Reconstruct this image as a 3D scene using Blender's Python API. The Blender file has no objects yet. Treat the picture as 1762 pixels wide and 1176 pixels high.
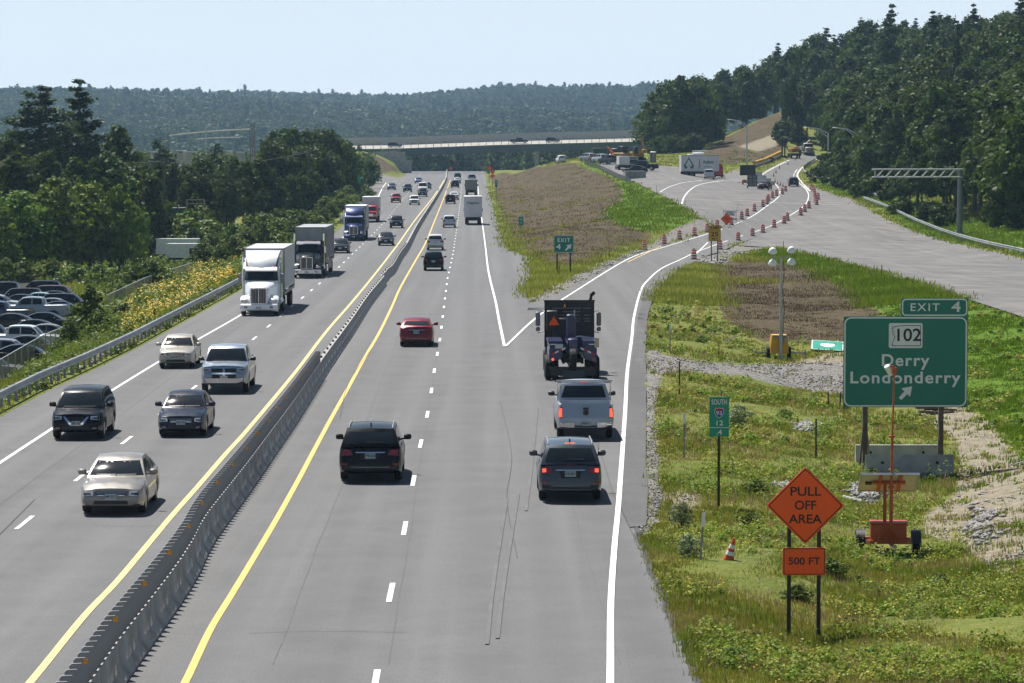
import bpy, bmesh, math, random
import numpy as np
from mathutils import Vector, Matrix
from mathutils.bvhtree import BVHTree
from mathutils.geometry import delaunay_2d_cdt

R = math.radians
SC = bpy.context.scene
COL = SC.collection
rnd = random.Random(7)
npr = np.random.RandomState(11)

# ------------------------------------------------------------------ camera
FPX, PW, PH, CAMH, HOR = 5277.0, 1762.0, 1176.0, 10.0, 270.0
PITCH = math.atan((PH / 2 - HOR) / FPX)
cd = bpy.data.cameras.new('camera')
cd.sensor_width = 36.0
cd.lens = FPX / PW * 36.0
cd.clip_start = 1.0
cd.clip_end = 20000.0
cam = bpy.data.objects.new('camera', cd)
COL.objects.link(cam)
cam.location = (0, 0, CAMH)
cam.rotation_euler = (math.pi / 2 - PITCH, 0, 0)
SC.camera = cam

# ------------------------------------------------------------------ light
SUN = Vector((-0.285, 0.48, 1.0)).normalized()
w = bpy.data.worlds.new('World')
SC.world = w
w.use_nodes = True
nt = w.node_tree
bg = nt.nodes['Background']
sky = nt.nodes.new('ShaderNodeTexSky')
sky.sky_type = 'NISHITA'
sky.sun_disc = False
sky.sun_elevation = math.asin(SUN.z)
sky.sun_rotation = math.atan2(SUN.x, SUN.y)
sky.altitude = 0.0
sky.air_density = 1.0
sky.dust_density = 0.6
sky.ozone_density = 1.0
# hazy summer sky: bright whitish band at the horizon, deep blue overhead
gco = nt.nodes.new('ShaderNodeTexCoord'); sxyz = nt.nodes.new('ShaderNodeSeparateXYZ')
nt.links.new(gco.outputs['Generated'], sxyz.inputs[0])
ramp = nt.nodes.new('ShaderNodeValToRGB')
ramp.color_ramp.elements[0].position = 0.0; ramp.color_ramp.elements[0].color = (1.06, 1.13, 1.19, 1)
ramp.color_ramp.elements[1].position = 0.07; ramp.color_ramp.elements[1].color = (.86, .98, 1.12, 1)
nt.links.new(sxyz.outputs[2], ramp.inputs[0])
sc_ = nt.nodes.new('ShaderNodeMix'); sc_.data_type = 'RGBA'; sc_.blend_type = 'MULTIPLY'; sc_.inputs[0].default_value = 1.0
sc_.inputs[7].default_value = (10, 10, 10, 1); nt.links.new(ramp.outputs[0], sc_.inputs[6])
fall = nt.nodes.new('ShaderNodeMapRange'); fall.interpolation_type = 'SMOOTHSTEP'
fall.inputs[1].default_value = 0.05; fall.inputs[2].default_value = 0.16; fall.inputs[3].default_value = 0.0; fall.inputs[4].default_value = 1.0
nt.links.new(sxyz.outputs[2], fall.inputs[0])
tintn = nt.nodes.new('ShaderNodeMix'); tintn.data_type = 'RGBA'
nt.links.new(fall.outputs[0], tintn.inputs[0]); nt.links.new(sc_.outputs[2], tintn.inputs[6]); nt.links.new(sky.outputs[0], tintn.inputs[7])
nt.links.new(tintn.outputs[2], bg.inputs[0])
bg.inputs[1].default_value = 0.05
ld = bpy.data.lights.new('sun', 'SUN')
ld.energy = 5.0
ld.angle = R(0.5)
ld.color = (1.0, 0.95, 0.88)
lo = bpy.data.objects.new('sun', ld)
COL.objects.link(lo)
lo.rotation_euler = SUN.to_track_quat('Z', 'Y').to_euler()
SC.view_settings.view_transform = 'Standard'
SC.view_settings.look = 'None'
SC.view_settings.gamma = 1.0
SC.view_settings.exposure = 0.74
SC.render.engine = 'CYCLES'
SC.cycles.use_denoising = True
SC.cycles.max_bounces = 5
SC.cycles.transparent_max_bounces = 10
SC.cycles.volume_bounces = 1
SC.cycles.sample_clamp_indirect = 4.0

# ------------------------------------------------------------------ materials
def lin(r, g, b):
    f = lambda c: (c / 255 / 12.92) if c / 255 <= 0.04045 else ((c / 255 + 0.055) / 1.055) ** 2.4
    return (f(r), f(g), f(b), 1.0)

def c4(c, k=1.0):
    return (c[0] * k, c[1] * k, c[2] * k, 1.0)

class NT:
    """tiny node helper"""
    def __init__(self, name):
        self.m = bpy.data.materials.new(name)
        self.m.use_nodes = True
        self.t = self.m.node_tree
        self.p = self.t.nodes['Principled BSDF']
        self.out = self.t.nodes['Material Output']
    def n(self, typ, **kw):
        x = self.t.nodes.new(typ)
        for k, v in kw.items():
            if k.startswith('i_'):
                x.inputs[k[2:].replace('_', ' ')].default_value = v
            else:
                setattr(x, k, v)
        return x
    def l(self, a, b):
        self.t.links.new(a, b)
    def noise(self, vec, scale, detail=3, rough=0.55):
        x = self.n('ShaderNodeTexNoise')
        x.inputs['Scale'].default_value = scale
        x.inputs['Detail'].default_value = detail
        x.inputs['Roughness'].default_value = rough
        if vec is not None:
            self.l(vec, x.inputs['Vector'])
        return x.outputs['Fac']
    def mapv(self, vec, scale):
        x = self.n('ShaderNodeMapping')
        x.inputs['Scale'].default_value = scale
        self.l(vec, x.inputs['Vector'])
        return x.outputs[0]
    def rng(self, v, a, b, c, d):
        x = self.n('ShaderNodeMapRange')
        x.inputs[1].default_value, x.inputs[2].default_value = a, b
        x.inputs[3].default_value, x.inputs[4].default_value = c, d
        self.l(v, x.inputs[0])
        return x.outputs[0]
    def mix(self, fac, a, b, mode='MIX'):
        x = self.n('ShaderNodeMix', data_type='RGBA', blend_type=mode)
        for s, v in ((0, fac), (6, a), (7, b)):
            if hasattr(v, 'links') or isinstance(v, bpy.types.NodeSocket):
                self.l(v, x.inputs[s])
            else:
                x.inputs[s].default_value = v
        return x.outputs[2]
    def math(self, op, a, b=0.0):
        x = self.n('ShaderNodeMath', operation=op)
        for s, v in ((0, a), (1, b)):
            if isinstance(v, bpy.types.NodeSocket):
                self.l(v, x.inputs[s])
            else:
                x.inputs[s].default_value = v
        return x.outputs[0]
    def bump(self, h, strength, dist=0.02):
        x = self.n('ShaderNodeBump')
        x.inputs['Strength'].default_value = strength
        x.inputs['Distance'].default_value = dist
        self.l(h, x.inputs['Height'])
        self.l(x.outputs[0], self.p.inputs['Normal'])
    def objco(self):
        return self.n('ShaderNodeTexCoord').outputs['Object']
    def pos(self):
        return self.n('ShaderNodeNewGeometry').outputs['Position']

_MC = {}
def pmat(name, col, rough=0.5, metal=0.0, var=0.12, vscale=3.0, bump=0.0, bscale=40.0, coat=0.0, spec=0.5, emit=None):
    key = (name, col, rough, metal, var, vscale, bump, coat, emit, spec)
    if key in _MC:
        return _MC[key]
    N = NT(name)
    p = N.p
    p.inputs['Roughness'].default_value = rough
    p.inputs['Metallic'].default_value = metal
    p.inputs['Coat Weight'].default_value = coat
    p.inputs['Coat Roughness'].default_value = 0.04
    p.inputs['Specular IOR Level'].default_value = spec
    co = N.objco()
    f = N.noise(co, vscale, 4)
    c = N.mix(N.rng(f, 0.3, 0.7, 0, 1), c4(col, 1 - var), c4(col, 1 + var))
    N.l(c, p.inputs['Base Color'])
    r2 = N.rng(N.noise(co, vscale * 2.3, 2), 0.3, 0.7, max(0.02, rough * 0.85), min(1, rough * 1.15))
    N.l(r2, p.inputs['Roughness'])
    if bump:
        N.bump(N.noise(co, bscale, 3), bump)
    if emit:
        p.inputs['Emission Color'].default_value = c4(emit)
        p.inputs['Emission Strength'].default_value = 1.0
    _MC[key] = N.m
    return N.m

def paint(rgb, flake=0.0, rough=0.35):
    if max(rgb) < 70:
        return pmat('car_paint', lin(*rgb), rough=0.3, metal=0.0, var=0.04, vscale=1.5, coat=0.22, spec=0.15)
    return pmat('car_paint', lin(*rgb), rough=rough, metal=flake, var=0.04, vscale=1.5, coat=0.55, spec=0.35)

M_GLASS = pmat('tinted_glass', (0.012, 0.016, 0.02, 1), rough=0.06, var=0.3, vscale=1.2, spec=0.4)
M_TYRE = pmat('tyre_rubber', (0.012, 0.012, 0.013, 1), rough=0.85, var=0.2, vscale=8)
M_RIM = pmat('alloy_rim', (0.35, 0.35, 0.37, 1), rough=0.35, metal=0.8)
M_STEELRIM = pmat('steel_rim', (0.10, 0.10, 0.105, 1), rough=0.5, metal=0.5)
M_BLACK = pmat('black_plastic', (0.012, 0.012, 0.013, 1), rough=0.5)
M_DARK = pmat('underbody_dark', (0.008, 0.008, 0.008, 1), rough=0.9)
M_CHROME = pmat('chrome', (0.62, 0.63, 0.65, 1), rough=0.13, metal=1.0, var=0.05)
M_HEAD = pmat('headlight_lens', (0.55, 0.56, 0.58, 1), rough=0.12, metal=0.35, var=0.35, vscale=14, coat=0.8)
M_TAIL = pmat('taillight_lens', (0.22, 0.008, 0.008, 1), rough=0.15, var=0.3, vscale=12, coat=0.8)
M_BRAKE = pmat('lit_brake_light', (0.6, 0.03, 0.02, 1), rough=0.2, emit=(0.9, 0.10, 0.05))
M_AMBER = pmat('amber_lens', (0.55, 0.16, 0.01, 1), rough=0.25, coat=0.5)
M_PLATE = pmat('license_plate', (0.42, 0.47, 0.46, 1), rough=0.4)
M_PLATETXT = pmat('plate_characters', (0.03, 0.05, 0.04, 1), rough=0.6)
M_GALV = pmat('galvanized_steel', (0.36, 0.375, 0.385, 1), rough=0.42, metal=0.55, var=0.18, vscale=1.5)
M_LAMP = pmat('pale_lamp_steel', (0.50, 0.52, 0.53, 1), rough=0.5, metal=0.1, var=0.08)
M_GALV2 = pmat('weathered_steel', (0.23, 0.235, 0.24, 1), rough=0.55, metal=0.4, var=0.22, vscale=1.2)
M_POSTGREEN = pmat('dark_u_channel_steel', (0.022, 0.024, 0.022, 1), rough=0.6, metal=0.2)
M_CONC = pmat('aged_concrete', (0.36, 0.35, 0.325, 1), rough=0.9, var=0.28, vscale=1.7, bump=0.3, bscale=25)
M_CONCD = pmat('dirty_concrete', (0.28, 0.275, 0.26, 1), rough=0.9, var=0.35, vscale=1.3, bump=0.3, bscale=25)
M_CONCL = pmat('pale_concrete', (0.42, 0.41, 0.38, 1), rough=0.9, var=0.15, vscale=0.6)
M_WOOD = pmat('weathered_wood', (0.11, 0.085, 0.06, 1), rough=0.85, var=0.3, vscale=4)
M_WHITE = pmat('white_paint', (0.72, 0.72, 0.71, 1), rough=0.45, var=0.07, vscale=2)
M_TRAILW = pmat('trailer_white', (0.62, 0.62, 0.62, 1), rough=0.4, var=0.10, vscale=0.8)
M_SIGNGREEN = pmat('sign_green', (0.0, 0.155, 0.11, 1), rough=0.45, var=0.06, vscale=0.9)
M_SIGNTEAL = pmat('marker_green', (0.0, 0.25, 0.16, 1), rough=0.45, var=0.08)
M_SIGNWHITE = pmat('sign_white', (0.68, 0.69, 0.69, 1), rough=0.45, var=0.05)
M_SIGNBLACK = pmat('sign_black', (0.01, 0.01, 0.01, 1), rough=0.6)
M_SIGNBLUE = pmat('sign_blue', (0.012, 0.05, 0.28, 1), rough=0.5)
M_SIGNRED = pmat('sign_red', (0.45, 0.02, 0.03, 1), rough=0.5)
M_SIGNYEL = pmat('sign_yellow', (0.58, 0.33, 0.01, 1), rough=0.5)
M_ORANGE = pmat('fluorescent_orange', (1.0, 0.105, 0.004, 1), rough=0.5, var=0.06, vscale=0.8)
M_ORPAINT = pmat('orange_enamel', (0.40, 0.07, 0.018, 1), rough=0.45, var=0.18, vscale=5)
M_YELPAINT = pmat('machine_yellow', (0.50, 0.27, 0.015, 1), rough=0.5, var=0.18, vscale=4)
M_DRUMOR = pmat('drum_orange', (0.55, 0.075, 0.02, 1), rough=0.6, var=0.2, vscale=4)
M_GREY = pmat('grey_enamel', (0.2, 0.2, 0.21, 1), rough=0.5, var=0.15)
M_REFL = pmat('reflector_amber', (0.75, 0.28, 0.005, 1), rough=0.4)

# ------------------------------------------------------------------ objects
def tag(o, label=None, cat=None, group=None, kind=None):
    if label: o['label'] = label
    if cat: o['category'] = cat
    if group: o['group'] = group
    if kind: o['kind'] = kind
    return o

def thing(name, label, cat, loc=(0, 0, 0), rotz=0.0, group=None):
    o = bpy.data.objects.new(name, None)
    o.empty_display_size = 0.3
    COL.objects.link(o)
    o.location = loc
    o.rotation_euler = (0, 0, rotz)
    return tag(o, label, cat, group)

def link(name, me, parent=None, loc=None, rot=None):
    o = bpy.data.objects.new(name, me)
    COL.objects.link(o)
    if parent: o.parent = parent
    if loc is not None: o.location = loc
    if rot is not None: o.rotation_euler = rot
    return o

def copy_tree(o, parent=None):
    c = o.copy()
    COL.objects.link(c)
    if parent is not None: c.parent = parent
    for ch in list(o.children):
        copy_tree(ch, c)
    return c

class MB:
    """collects shapes; build() links them as ONE mesh"""
    def __init__(self):
        self.v, self.f, self.mi = [], [], []
    def add(self, vs, fs, mi=0):
        b = len(self.v)
        self.v.extend([tuple(p) for p in vs])
        for f in fs:
            self.f.append(tuple(i + b for i in f))
            self.mi.append(mi)
        return self
    def box(self, c, s, mi=0, rz=0.0, taper=1.0, bev=0.0):
        x, y, z = s[0] / 2, s[1] / 2, s[2] / 2
        cr, sr = math.cos(rz), math.sin(rz)
        if bev <= 0:
            vs = []
            for dz, k in ((-z, 1), (z, taper)):
                for dx, dy in ((-x, -y), (x, -y), (x, y), (-x, y)):
                    X, Y = dx * k, dy * k
                    vs.append((c[0] + X * cr - Y * sr, c[1] + X * sr + Y * cr, c[2] + dz))
            return self.add(vs, [(3, 2, 1, 0), (4, 5, 6, 7), (0, 1, 5, 4), (1, 2, 6, 5), (2, 3, 7, 6), (3, 0, 4, 7)], mi)
        b = min(bev, x * .9, y * .9, z * .9)
        rings = []
        for dz, ins, k in ((-z, b, 1), (-z + b, 0, 1), (z - b, 0, taper), (z, b, taper)):
            X, Y = x * k - ins, y * k - ins
            q = b if ins == 0 else b * .4
            ring = []
            for sx, sy in ((-1, -1), (1, -1), (1, 1), (-1, 1)):
                p1 = (sx * (X - q), sy * Y); p2 = (sx * X, sy * (Y - q))
                for (a, d) in ((p2, p1) if sx * sy > 0 else (p1, p2))[::-1] if False else ((p2, p1) if (sx, sy) in ((-1, -1), (1, 1)) else (p1, p2)):
                    ring.append((c[0] + a * cr - d * sr, c[1] + a * sr + d * cr, c[2] + dz))
            rings.append(ring)
        return self.loft(rings, True, mi)
    def loft(self, rings, caps=True, mi=0, closed=True):
        n = len(rings[0]); vs = [p for r in rings for p in r]; fs = []
        for i in range(len(rings) - 1):
            for j in range(n if closed else n - 1):
                k = (j + 1) % n
                fs.append((i * n + j, i * n + k, (i + 1) * n + k, (i + 1) * n + j))
        if caps:
            fs.append(tuple(range(n))[::-1])
            fs.append(tuple((len(rings) - 1) * n + j for j in range(n)))
        return self.add(vs, fs, mi)
    def tube(self, pts, r, n=8, mi=0, caps=True):
        pts = [Vector(p) for p in pts]
        rs = r if isinstance(r, (list, tuple)) else [r] * len(pts)
        rings = []
        for i, p in enumerate(pts):
            d = (pts[min(i + 1, len(pts) - 1)] - pts[max(i - 1, 0)]).normalized()
            up = Vector((0, 0, 1)) if abs(d.z) < 0.9 else Vector((1, 0, 0))
            a = d.cross(up).normalized(); b = d.cross(a)
            rings.append([p + (a * math.cos(t) + b * math.sin(t)) * rs[i] for t in [2 * math.pi * k / n for k in range(n)]])
        return self.loft(rings, caps, mi)
    def lathe(self, prof, n=16, axis='z', c=(0, 0, 0), mi=0):
        rings = []
        for r, h in prof:
            ring = []
            for k in range(n):
                t = 2 * math.pi * k / n
                p = (r * math.cos(t), r * math.sin(t), h)
                if axis == 'x': p = (p[2], p[0], p[1])
                if axis == 'y': p = (p[0], p[2], p[1])
                ring.append((p[0] + c[0], p[1] + c[1], p[2] + c[2]))
            rings.append(ring)
        return self.loft(rings, True, mi)
    def prism(self, poly, y0, y1, mi=0, plane='xz'):
        """polygon in a plane extruded along the third axis"""
        if plane == 'xz':
            a = [(p[0], y0, p[1]) for p in poly]; b = [(p[0], y1, p[1]) for p in poly]
        elif plane == 'yz':
            a = [(y0, p[0], p[1]) for p in poly]; b = [(y1, p[0], p[1]) for p in poly]
        else:
            a = [(p[0], p[1], y0) for p in poly]; b = [(p[0], p[1], y1) for p in poly]
        return self.loft([a, b], True, mi)
    def mesh(self, name, mats, smooth=35.0):
        me = bpy.data.meshes.new(name)
        me.from_pydata(self.v, [], self.f)
        for m in (mats if isinstance(mats, (list, tuple)) else [mats]):
            me.materials.append(m)
        if any(self.mi):
            me.polygons.foreach_set('material_index', self.mi)
        bm = bmesh.new(); bm.from_mesh(me)
        bmesh.ops.recalc_face_normals(bm, faces=bm.faces)
        if smooth:
            a = R(smooth)
            for e in bm.edges:
                e.smooth = len(e.link_faces) == 2 and e.calc_face_angle(9) < a
            for f in bm.faces: f.smooth = True
        bm.to_mesh(me); bm.free()
        me.update()
        return me
    def build(self, name, mats, parent=None, loc=None, rot=None, smooth=35.0):
        return link(name, self.mesh(name, mats, smooth), parent, loc, rot)

def np_mesh(name, V, F, mat, attrs=None, smooth=False):
    """fast mesh: F is an (n,3) or (n,4) int array; attrs: name -> (domain, array)"""
    me = bpy.data.meshes.new(name)
    k = F.shape[1]
    me.vertices.add(len(V)); me.vertices.foreach_set('co', V.astype(np.float32).ravel())
    me.loops.add(F.size); me.loops.foreach_set('vertex_index', F.astype(np.int32).ravel())
    me.polygons.add(len(F)); me.polygons.foreach_set('loop_start', np.arange(0, F.size, k, dtype=np.int32))
    me.polygons.foreach_set('loop_total', np.full(len(F), k, dtype=np.int32))
    if smooth:
        me.polygons.foreach_set('use_smooth', np.ones(len(F), dtype=bool))
    me.update(calc_edges=True)
    for m in (mat if isinstance(mat, (list, tuple)) else [mat]): me.materials.append(m)
    for an, (dom, arr) in (attrs or {}).items():
        a = me.attributes.new(an, 'FLOAT', dom)
        a.data.foreach_set('value', np.asarray(arr, dtype=np.float32).ravel())
    me.update()
    return me

_TX = {}
def text(body, size, parent, loc, mat, name='lettering', rot=(math.pi / 2, 0, 0), align='CENTER', bold=0.0, sx=1.0, space=1.0):
    key = (body, size, align, bold, mat.name, space)
    if key not in _TX:
        cu = bpy.data.curves.new(name, 'FONT')
        cu.body = body; cu.size = size; cu.align_x = align; cu.align_y = 'CENTER'
        cu.extrude = 0.003; cu.offset = bold * size; cu.space_character = space
        t = bpy.data.objects.new('tmp_text', cu); COL.objects.link(t)
        dg = bpy.context.evaluated_depsgraph_get(); dg.update()
        me = bpy.data.meshes.new_from_object(t.evaluated_get(dg))
        bpy.data.objects.remove(t)
        me.materials.clear(); me.materials.append(mat)
        _TX[key] = me
    o = link(name, _TX[key], parent, loc, rot)
    o.scale = (sx, 1, 1)
    return o
# ------------------------------------------------------------------ the lie of the land
def ray(px, py):
    u = (PH / 2 - py) / FPX
    cp, sp = math.cos(PITCH), math.sin(PITCH)
    d = np.array([(px - PW / 2) / FPX, cp + sp * u, -sp + cp * u])
    return d / d[1]                      # one metre ahead per unit

def zroad(y):
    return np.interp(y, [0, 380, 450, 556, 680, 820, 943, 1050, 1120, 1200, 1400], [0, 0, 0.35, 1.45, 2.95, 3.9, 4.5, 4.8, 4.7, 3.8, -1])

def _pt(px, py, Z):
    d = ray(px, py); return (d[0] * Z, Z, CAMH + d[2] * Z)
def _pz(px, Z, z):
    return ((px - PW / 2) / FPX * Z, Z, z)

CT = []
for yy in (50, 60, 75, 90, 110, 130, 155, 180, 205):
    CT += [(6.9, yy, -0.06), (-22, yy, -0.25), (-10, yy, 0)]
for yy in (240, 300, 380, 460):
    CT += [(-22.5, yy, zroad(yy) - .25), (-10, yy, zroad(yy))]
CT += [_pz(*a) for a in [
    (885, 300, 0), (882, 400, .1), (870, 480, .5), (855, 600, 2), (842, 760, 3.5), (832, 950, 4.5), (760, 700, 3.1), (770, 1000, 4.6),
    (960, 264, 0), (1390, 67, -.6), (1530, 84, -.95), (1560, 105, -1.1), (1700, 105, -.8), (1790, 100, -.3), (1760, 75, -.3),
    (1240, 89, -.1), (1177, 102, -.05), (1169, 130, -.1), (1154, 157, -.1), (1342, 165, -.85), (1430, 168, -.9), (1300, 150, -.6),
    (1200, 148, -.2), (1450, 140, -1.1), (1300, 205, -.7), (1400, 220, -.8), (1240, 290, -.1), (1762, 192, 0), (1600, 240, 0),
    (1500, 275, 0), (1400, 310, 0), (1330, 325, 0), (1762, 150, -.8), (1680, 140, -1), (1600, 185, -.5), (1900, 192, 0), (2000, 100, 0), (2000, 60, 0),
    (1650, 366, .7), (1762, 330, 1.0), (1600, 420, 2), (1480, 520, 4.3), (1424, 600, 6), (1560, 480, 4.5), (1650, 480, 6), (1762, 450, 6.5),
    (1500, 600, 8.5), (1600, 640, 15), (1700, 640, 20), (1762, 600, 20), (1450, 750, 15), (1560, 760, 24), (1762, 760, 27), (2100, 700, 27), (2100, 400, 6),
    (1350, 1050, 20), (1600, 1050, 30), (1150, 1050, 8), (1762, 1050, 31), (2100, 1050, 31), (1284, 650, 8.8),
    (60, 255, -3.5), (0, 185, -3.6), (-100, 200, -3.6), (140, 228, -3.7), (181, 263, -3.6), (311, 329, -3.4), (380, 407, -3.4), (150, 400, -3.5),
    (0, 400, -3), (-300, 400, -3), (300, 500, -3), (450, 500, -2), (520, 520, -1.0), (550, 600, .3), (400, 700, 0), (200, 700, 0), (0, 700, 0), (-400, 700, 0),
    (250, 250, -1.6), (330, 215, -.4), (80, 160, -1.8), (-200, 120, -3), (-500, 90, -3), (-300, 60, -2), (400, 1050, 6), (0, 1050, 3), (500, 950, 8), (900, 1040, 5), (1000, 1040, 5.5)]]
CT += [_pt(*a) for a in [
    (850, 293, 1000), (930, 285, 760), (985, 279.5, 660), (1020, 282, 650), (1062, 300, 585), (1090, 311, 545), (1120, 328, 500), (1160, 353, 435), (1200, 378, 390),
    (1120, 424, 345), (1000, 400, 350), (1060, 390, 372), (930, 400, 390), (950, 330, 560), (1030, 325, 530), (900, 330, 620),
    (1190, 305.6, 560), (1220, 309, 590), (1290, 328, 505), (1318, 330, 517), (1365, 323, 564), (1405, 353.6, 450), (1340, 380, 410), (1270, 414.5, 364),
    (1250, 391, 392), (1200, 440, 310), (1450, 420, 350), (1500, 400, 372), (1450, 370, 425), (1550, 410, 370), (1762, 441, 310), (1120, 470, 264),
    (1388, 271, 700), (1345, 277, 680), (1390, 291, 640), (1320, 300, 615), (1130, 281, 640), (1180, 282, 650), (1250, 290, 640), (1120, 266, 1000),
    (1150, 268, 800), (1270, 222, 850), (1350, 192, 850), (1440, 162, 850), (1520, 140, 850), (1600, 138, 850), (1700, 132, 850), (1762, 122, 850),
    (1345, 195, 800), (1215, 265, 690), (1280, 240, 745), (1352, 255, 715), (1310, 265, 690), (1240, 283, 660),
    (613, 264, 960), (651, 267, 990), (700, 293, 985), (687, 309, 870), (618, 293, 850), (655, 300, 850)]]
CT = np.array(CT)

def _feat(x, y):
    y = np.maximum(y, 45.0)
    return np.stack([np.clip(6.0 * x / y, -4, 3), 1.25 * np.log(y)], -1)
_P = _feat(CT[:, 0], CT[:, 1])
def _phi(d2):
    return np.where(d2 > 1e-12, 0.5 * d2 * np.log(np.maximum(d2, 1e-12)), 0.0)
def _fit():
    n = len(_P)
    d2 = ((_P[:, None] - _P[None]) ** 2).sum(-1)
    A = np.zeros((n + 3, n + 3))
    A[:n, :n] = _phi(d2) + np.eye(n) * 2e-4
    A[:n, n] = 1; A[:n, n + 1:] = _P
    A[n:, :n] = A[:n, n:].T
    return np.linalg.solve(A, np.concatenate([CT[:, 2], np.zeros(3)]))
_W = _fit()
def sstep(a, b, v):
    t = np.clip((v - a) / (b - a), 0, 1)
    return t * t * (3 - 2 * t)

def GH(px, py):
    """pixel -> point on the highway's own surface"""
    d = ray(px, py)
    Z = 10 / -d[2] if d[2] < -1e-3 else 1100.0
    for _ in range(40):
        Z = 0.5 * Z + 0.5 * (zroad(Z) - CAMH) / d[2]
    return (d[0] * Z, Z)
def hpoly(pts):
    a = np.array([GH(*p) for p in pts])
    return a[np.argsort(a[:, 1])]
XL = hpoly([(69, 673), (153, 635), (230, 597), (332, 541), (403, 502), (564, 408), (592, 382), (622, 337), (638, 326), (690, 317), (705, 307), (728, 295.5)])
XR = hpoly([(1203, 1176), (1160, 1080), (1120, 985), (1098, 925), (1090, 860), (1082, 740), (1070, 690), (940, 560), (920, 541), (905, 511), (900, 490), (917, 478), (914, 462), (905, 441), (887, 434), (873, 429), (864, 411), (856, 384), (848, 352), (838, 323), (831, 302), (829, 296)])
XL[0, 0] = XL[0, 0]; XL = np.vstack([[XL[0, 0] + .9, 40.0], XL]); XL = np.vstack([XL, [-29.0, 1200.0]])
XR = np.vstack([[XR[0, 0] + .35, 40.0], XR]); XR = np.vstack([XR, [-9.5, 1200.0]])
xl = lambda y: np.interp(y, XL[:, 1], XL[:, 0])
xr = lambda y: np.interp(y, XR[:, 1], XR[:, 0])

SKY = np.array([[-400, 176], [0, 180], [140, 176], [260, 178], [420, 179], [560, 183], [690, 188], [780, 182], [880, 175], [960, 178], [1060, 180], [1150, 178], [1300, 184], [1762, 178], [2300, 176]])
def far_z(x, y):
    px = x / np.maximum(y, 200) * FPX + PW / 2
    top = CAMH + (HOR - np.interp(px, SKY[:, 0], SKY[:, 1])) * 4300 / FPX
    v = -9 + 4 * np.sin(x / 400.0)
    a = sstep(1500, 4300, y) ** 1.0
    return v + (top - v) * a + 7 * np.sin(x / 170 + y / 300) * sstep(2200, 3200, y) * (1 - sstep(3800, 4300, y))

def terr(x, y):
    x = np.asarray(x, float); y = np.asarray(y, float)
    sh = np.broadcast(x, y).shape
    X = np.broadcast_to(x, sh).ravel(); Y = np.broadcast_to(y, sh).ravel()
    out = np.empty(len(X))
    for i in range(0, len(X), 20000):
        f = _feat(X[i:i + 20000], np.minimum(Y[i:i + 20000], 1120))
        d2 = ((f[:, None] - _P[None]) ** 2).sum(-1)
        out[i:i + 20000] = _phi(d2) @ _W[:len(_P)] + _W[len(_P)] + f @ _W[len(_P) + 1:]
    m = 2.0 + np.minimum(Y * .006, 1.2)
    a, b = xl(Y), xr(Y)
    d = np.maximum(np.maximum(a - X, X - b), 0)
    k = 1 - sstep(0.6, m + .6, d)
    out = out * (1 - k) + zroad(Y) * k
    fk = sstep(1090, 1300, Y)
    out = out * (1 - fk) + far_z(X, Y) * fk
    return out.reshape(sh)

def T(x, y):
    return float(terr(np.array([x]), np.array([y]))[0])

def G(px, py, z0=45.0, z1=1150.0):
    """pixel -> first point of the ground along that line of sight"""
    d = ray(px, py)
    Zs = np.exp(np.linspace(math.log(z0), math.log(z1), 500))
    h = CAMH + d[2] * Zs - terr(d[0] * Zs, Zs)
    i = np.argmax(h < 0)
    if h[i] >= 0:
        i = np.argmin(h); return Vector((d[0] * Zs[i], Zs[i], T(d[0] * Zs[i], Zs[i])))
    if i == 0: Z = Zs[0]
    else: Z = Zs[i - 1] + (Zs[i] - Zs[i - 1]) * h[i - 1] / (h[i - 1] - h[i])
    x = d[0] * Z
    return Vector((x, Z, T(x, Z)))
def at(px, Z, dz=0.0):
    x = (px - PW / 2) / FPX * Z
    return Vector((x, Z, T(x, Z) + dz))

def gpoly(pts):
    return np.array([tuple(G(*p)[:2]) for p in pts])
def inside(poly, X, Y):
    c = np.zeros(X.shape, bool)
    n = len(poly)
    for i in range(n):
        x1, y1 = poly[i]; x2, y2 = poly[(i + 1) % n]
        if y1 == y2: continue
        m = ((y1 > Y) != (y2 > Y)) & (X < (x2 - x1) * (Y - y1) / (y2 - y1) + x1)
        c ^= m
    return c

PAV = {}
PAV['ramp'] = gpoly([(1106, 760), (1109, 690), (1111, 600), (1115, 540), (1126, 505), (1150, 478), (1185, 456), (1215, 441), (1270, 419), (1310, 405), (1345, 389), (1388, 362),
                     (1398, 343), (1393, 326), (1379, 312), (1374, 301), (1386, 285), (1407, 275), (1425, 267), (1392, 263), (1366, 268), (1350, 277), (1325, 290), (1303, 303), (1307, 315),
                     (1330, 326), (1334, 340), (1316, 353), (1288, 370), (1252, 387), (1214, 401), (1138, 425), (1078, 445), (1008, 483), (940, 516), (912, 522), (905, 540), (930, 600), (990, 760)])
PAV['lot'] = gpoly([(1030, 286), (1062, 305), (1092, 313), (1138, 336), (1175, 357), (1200, 374), (1238, 393), (1262, 384), (1294, 369), (1322, 352), (1337, 340), (1336, 328), (1322, 321), (1300, 317), (1275, 309), (1244, 301),
                    (1215, 296), (1170, 288), (1120, 284.5), (1060, 280), (1036, 278)])
PAV['wide'] = gpoly([(1762, 547), (1680, 520), (1600, 492), (1500, 465), (1420, 444), (1365, 432), (1330, 426), (1290, 424), (1268, 422), (1312, 402), (1346, 387), (1386, 361), (1394, 341), (1391, 327), (1382, 318),
                     (1402, 322), (1432, 334), (1470, 345), (1490, 358), (1540, 385), (1600, 407), (1680, 428), (1762, 446), (2150, 520), (2150, 640)])
PAV['entrance'] = gpoly([(600, 287), (618, 289.5), (640, 296), (664, 302), (686, 307), (697, 303.5), (703, 306), (692, 317), (660, 325), (640, 326), (634, 324), (648, 315), (650, 311), (632, 302), (612, 294), (600, 291)])
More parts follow.
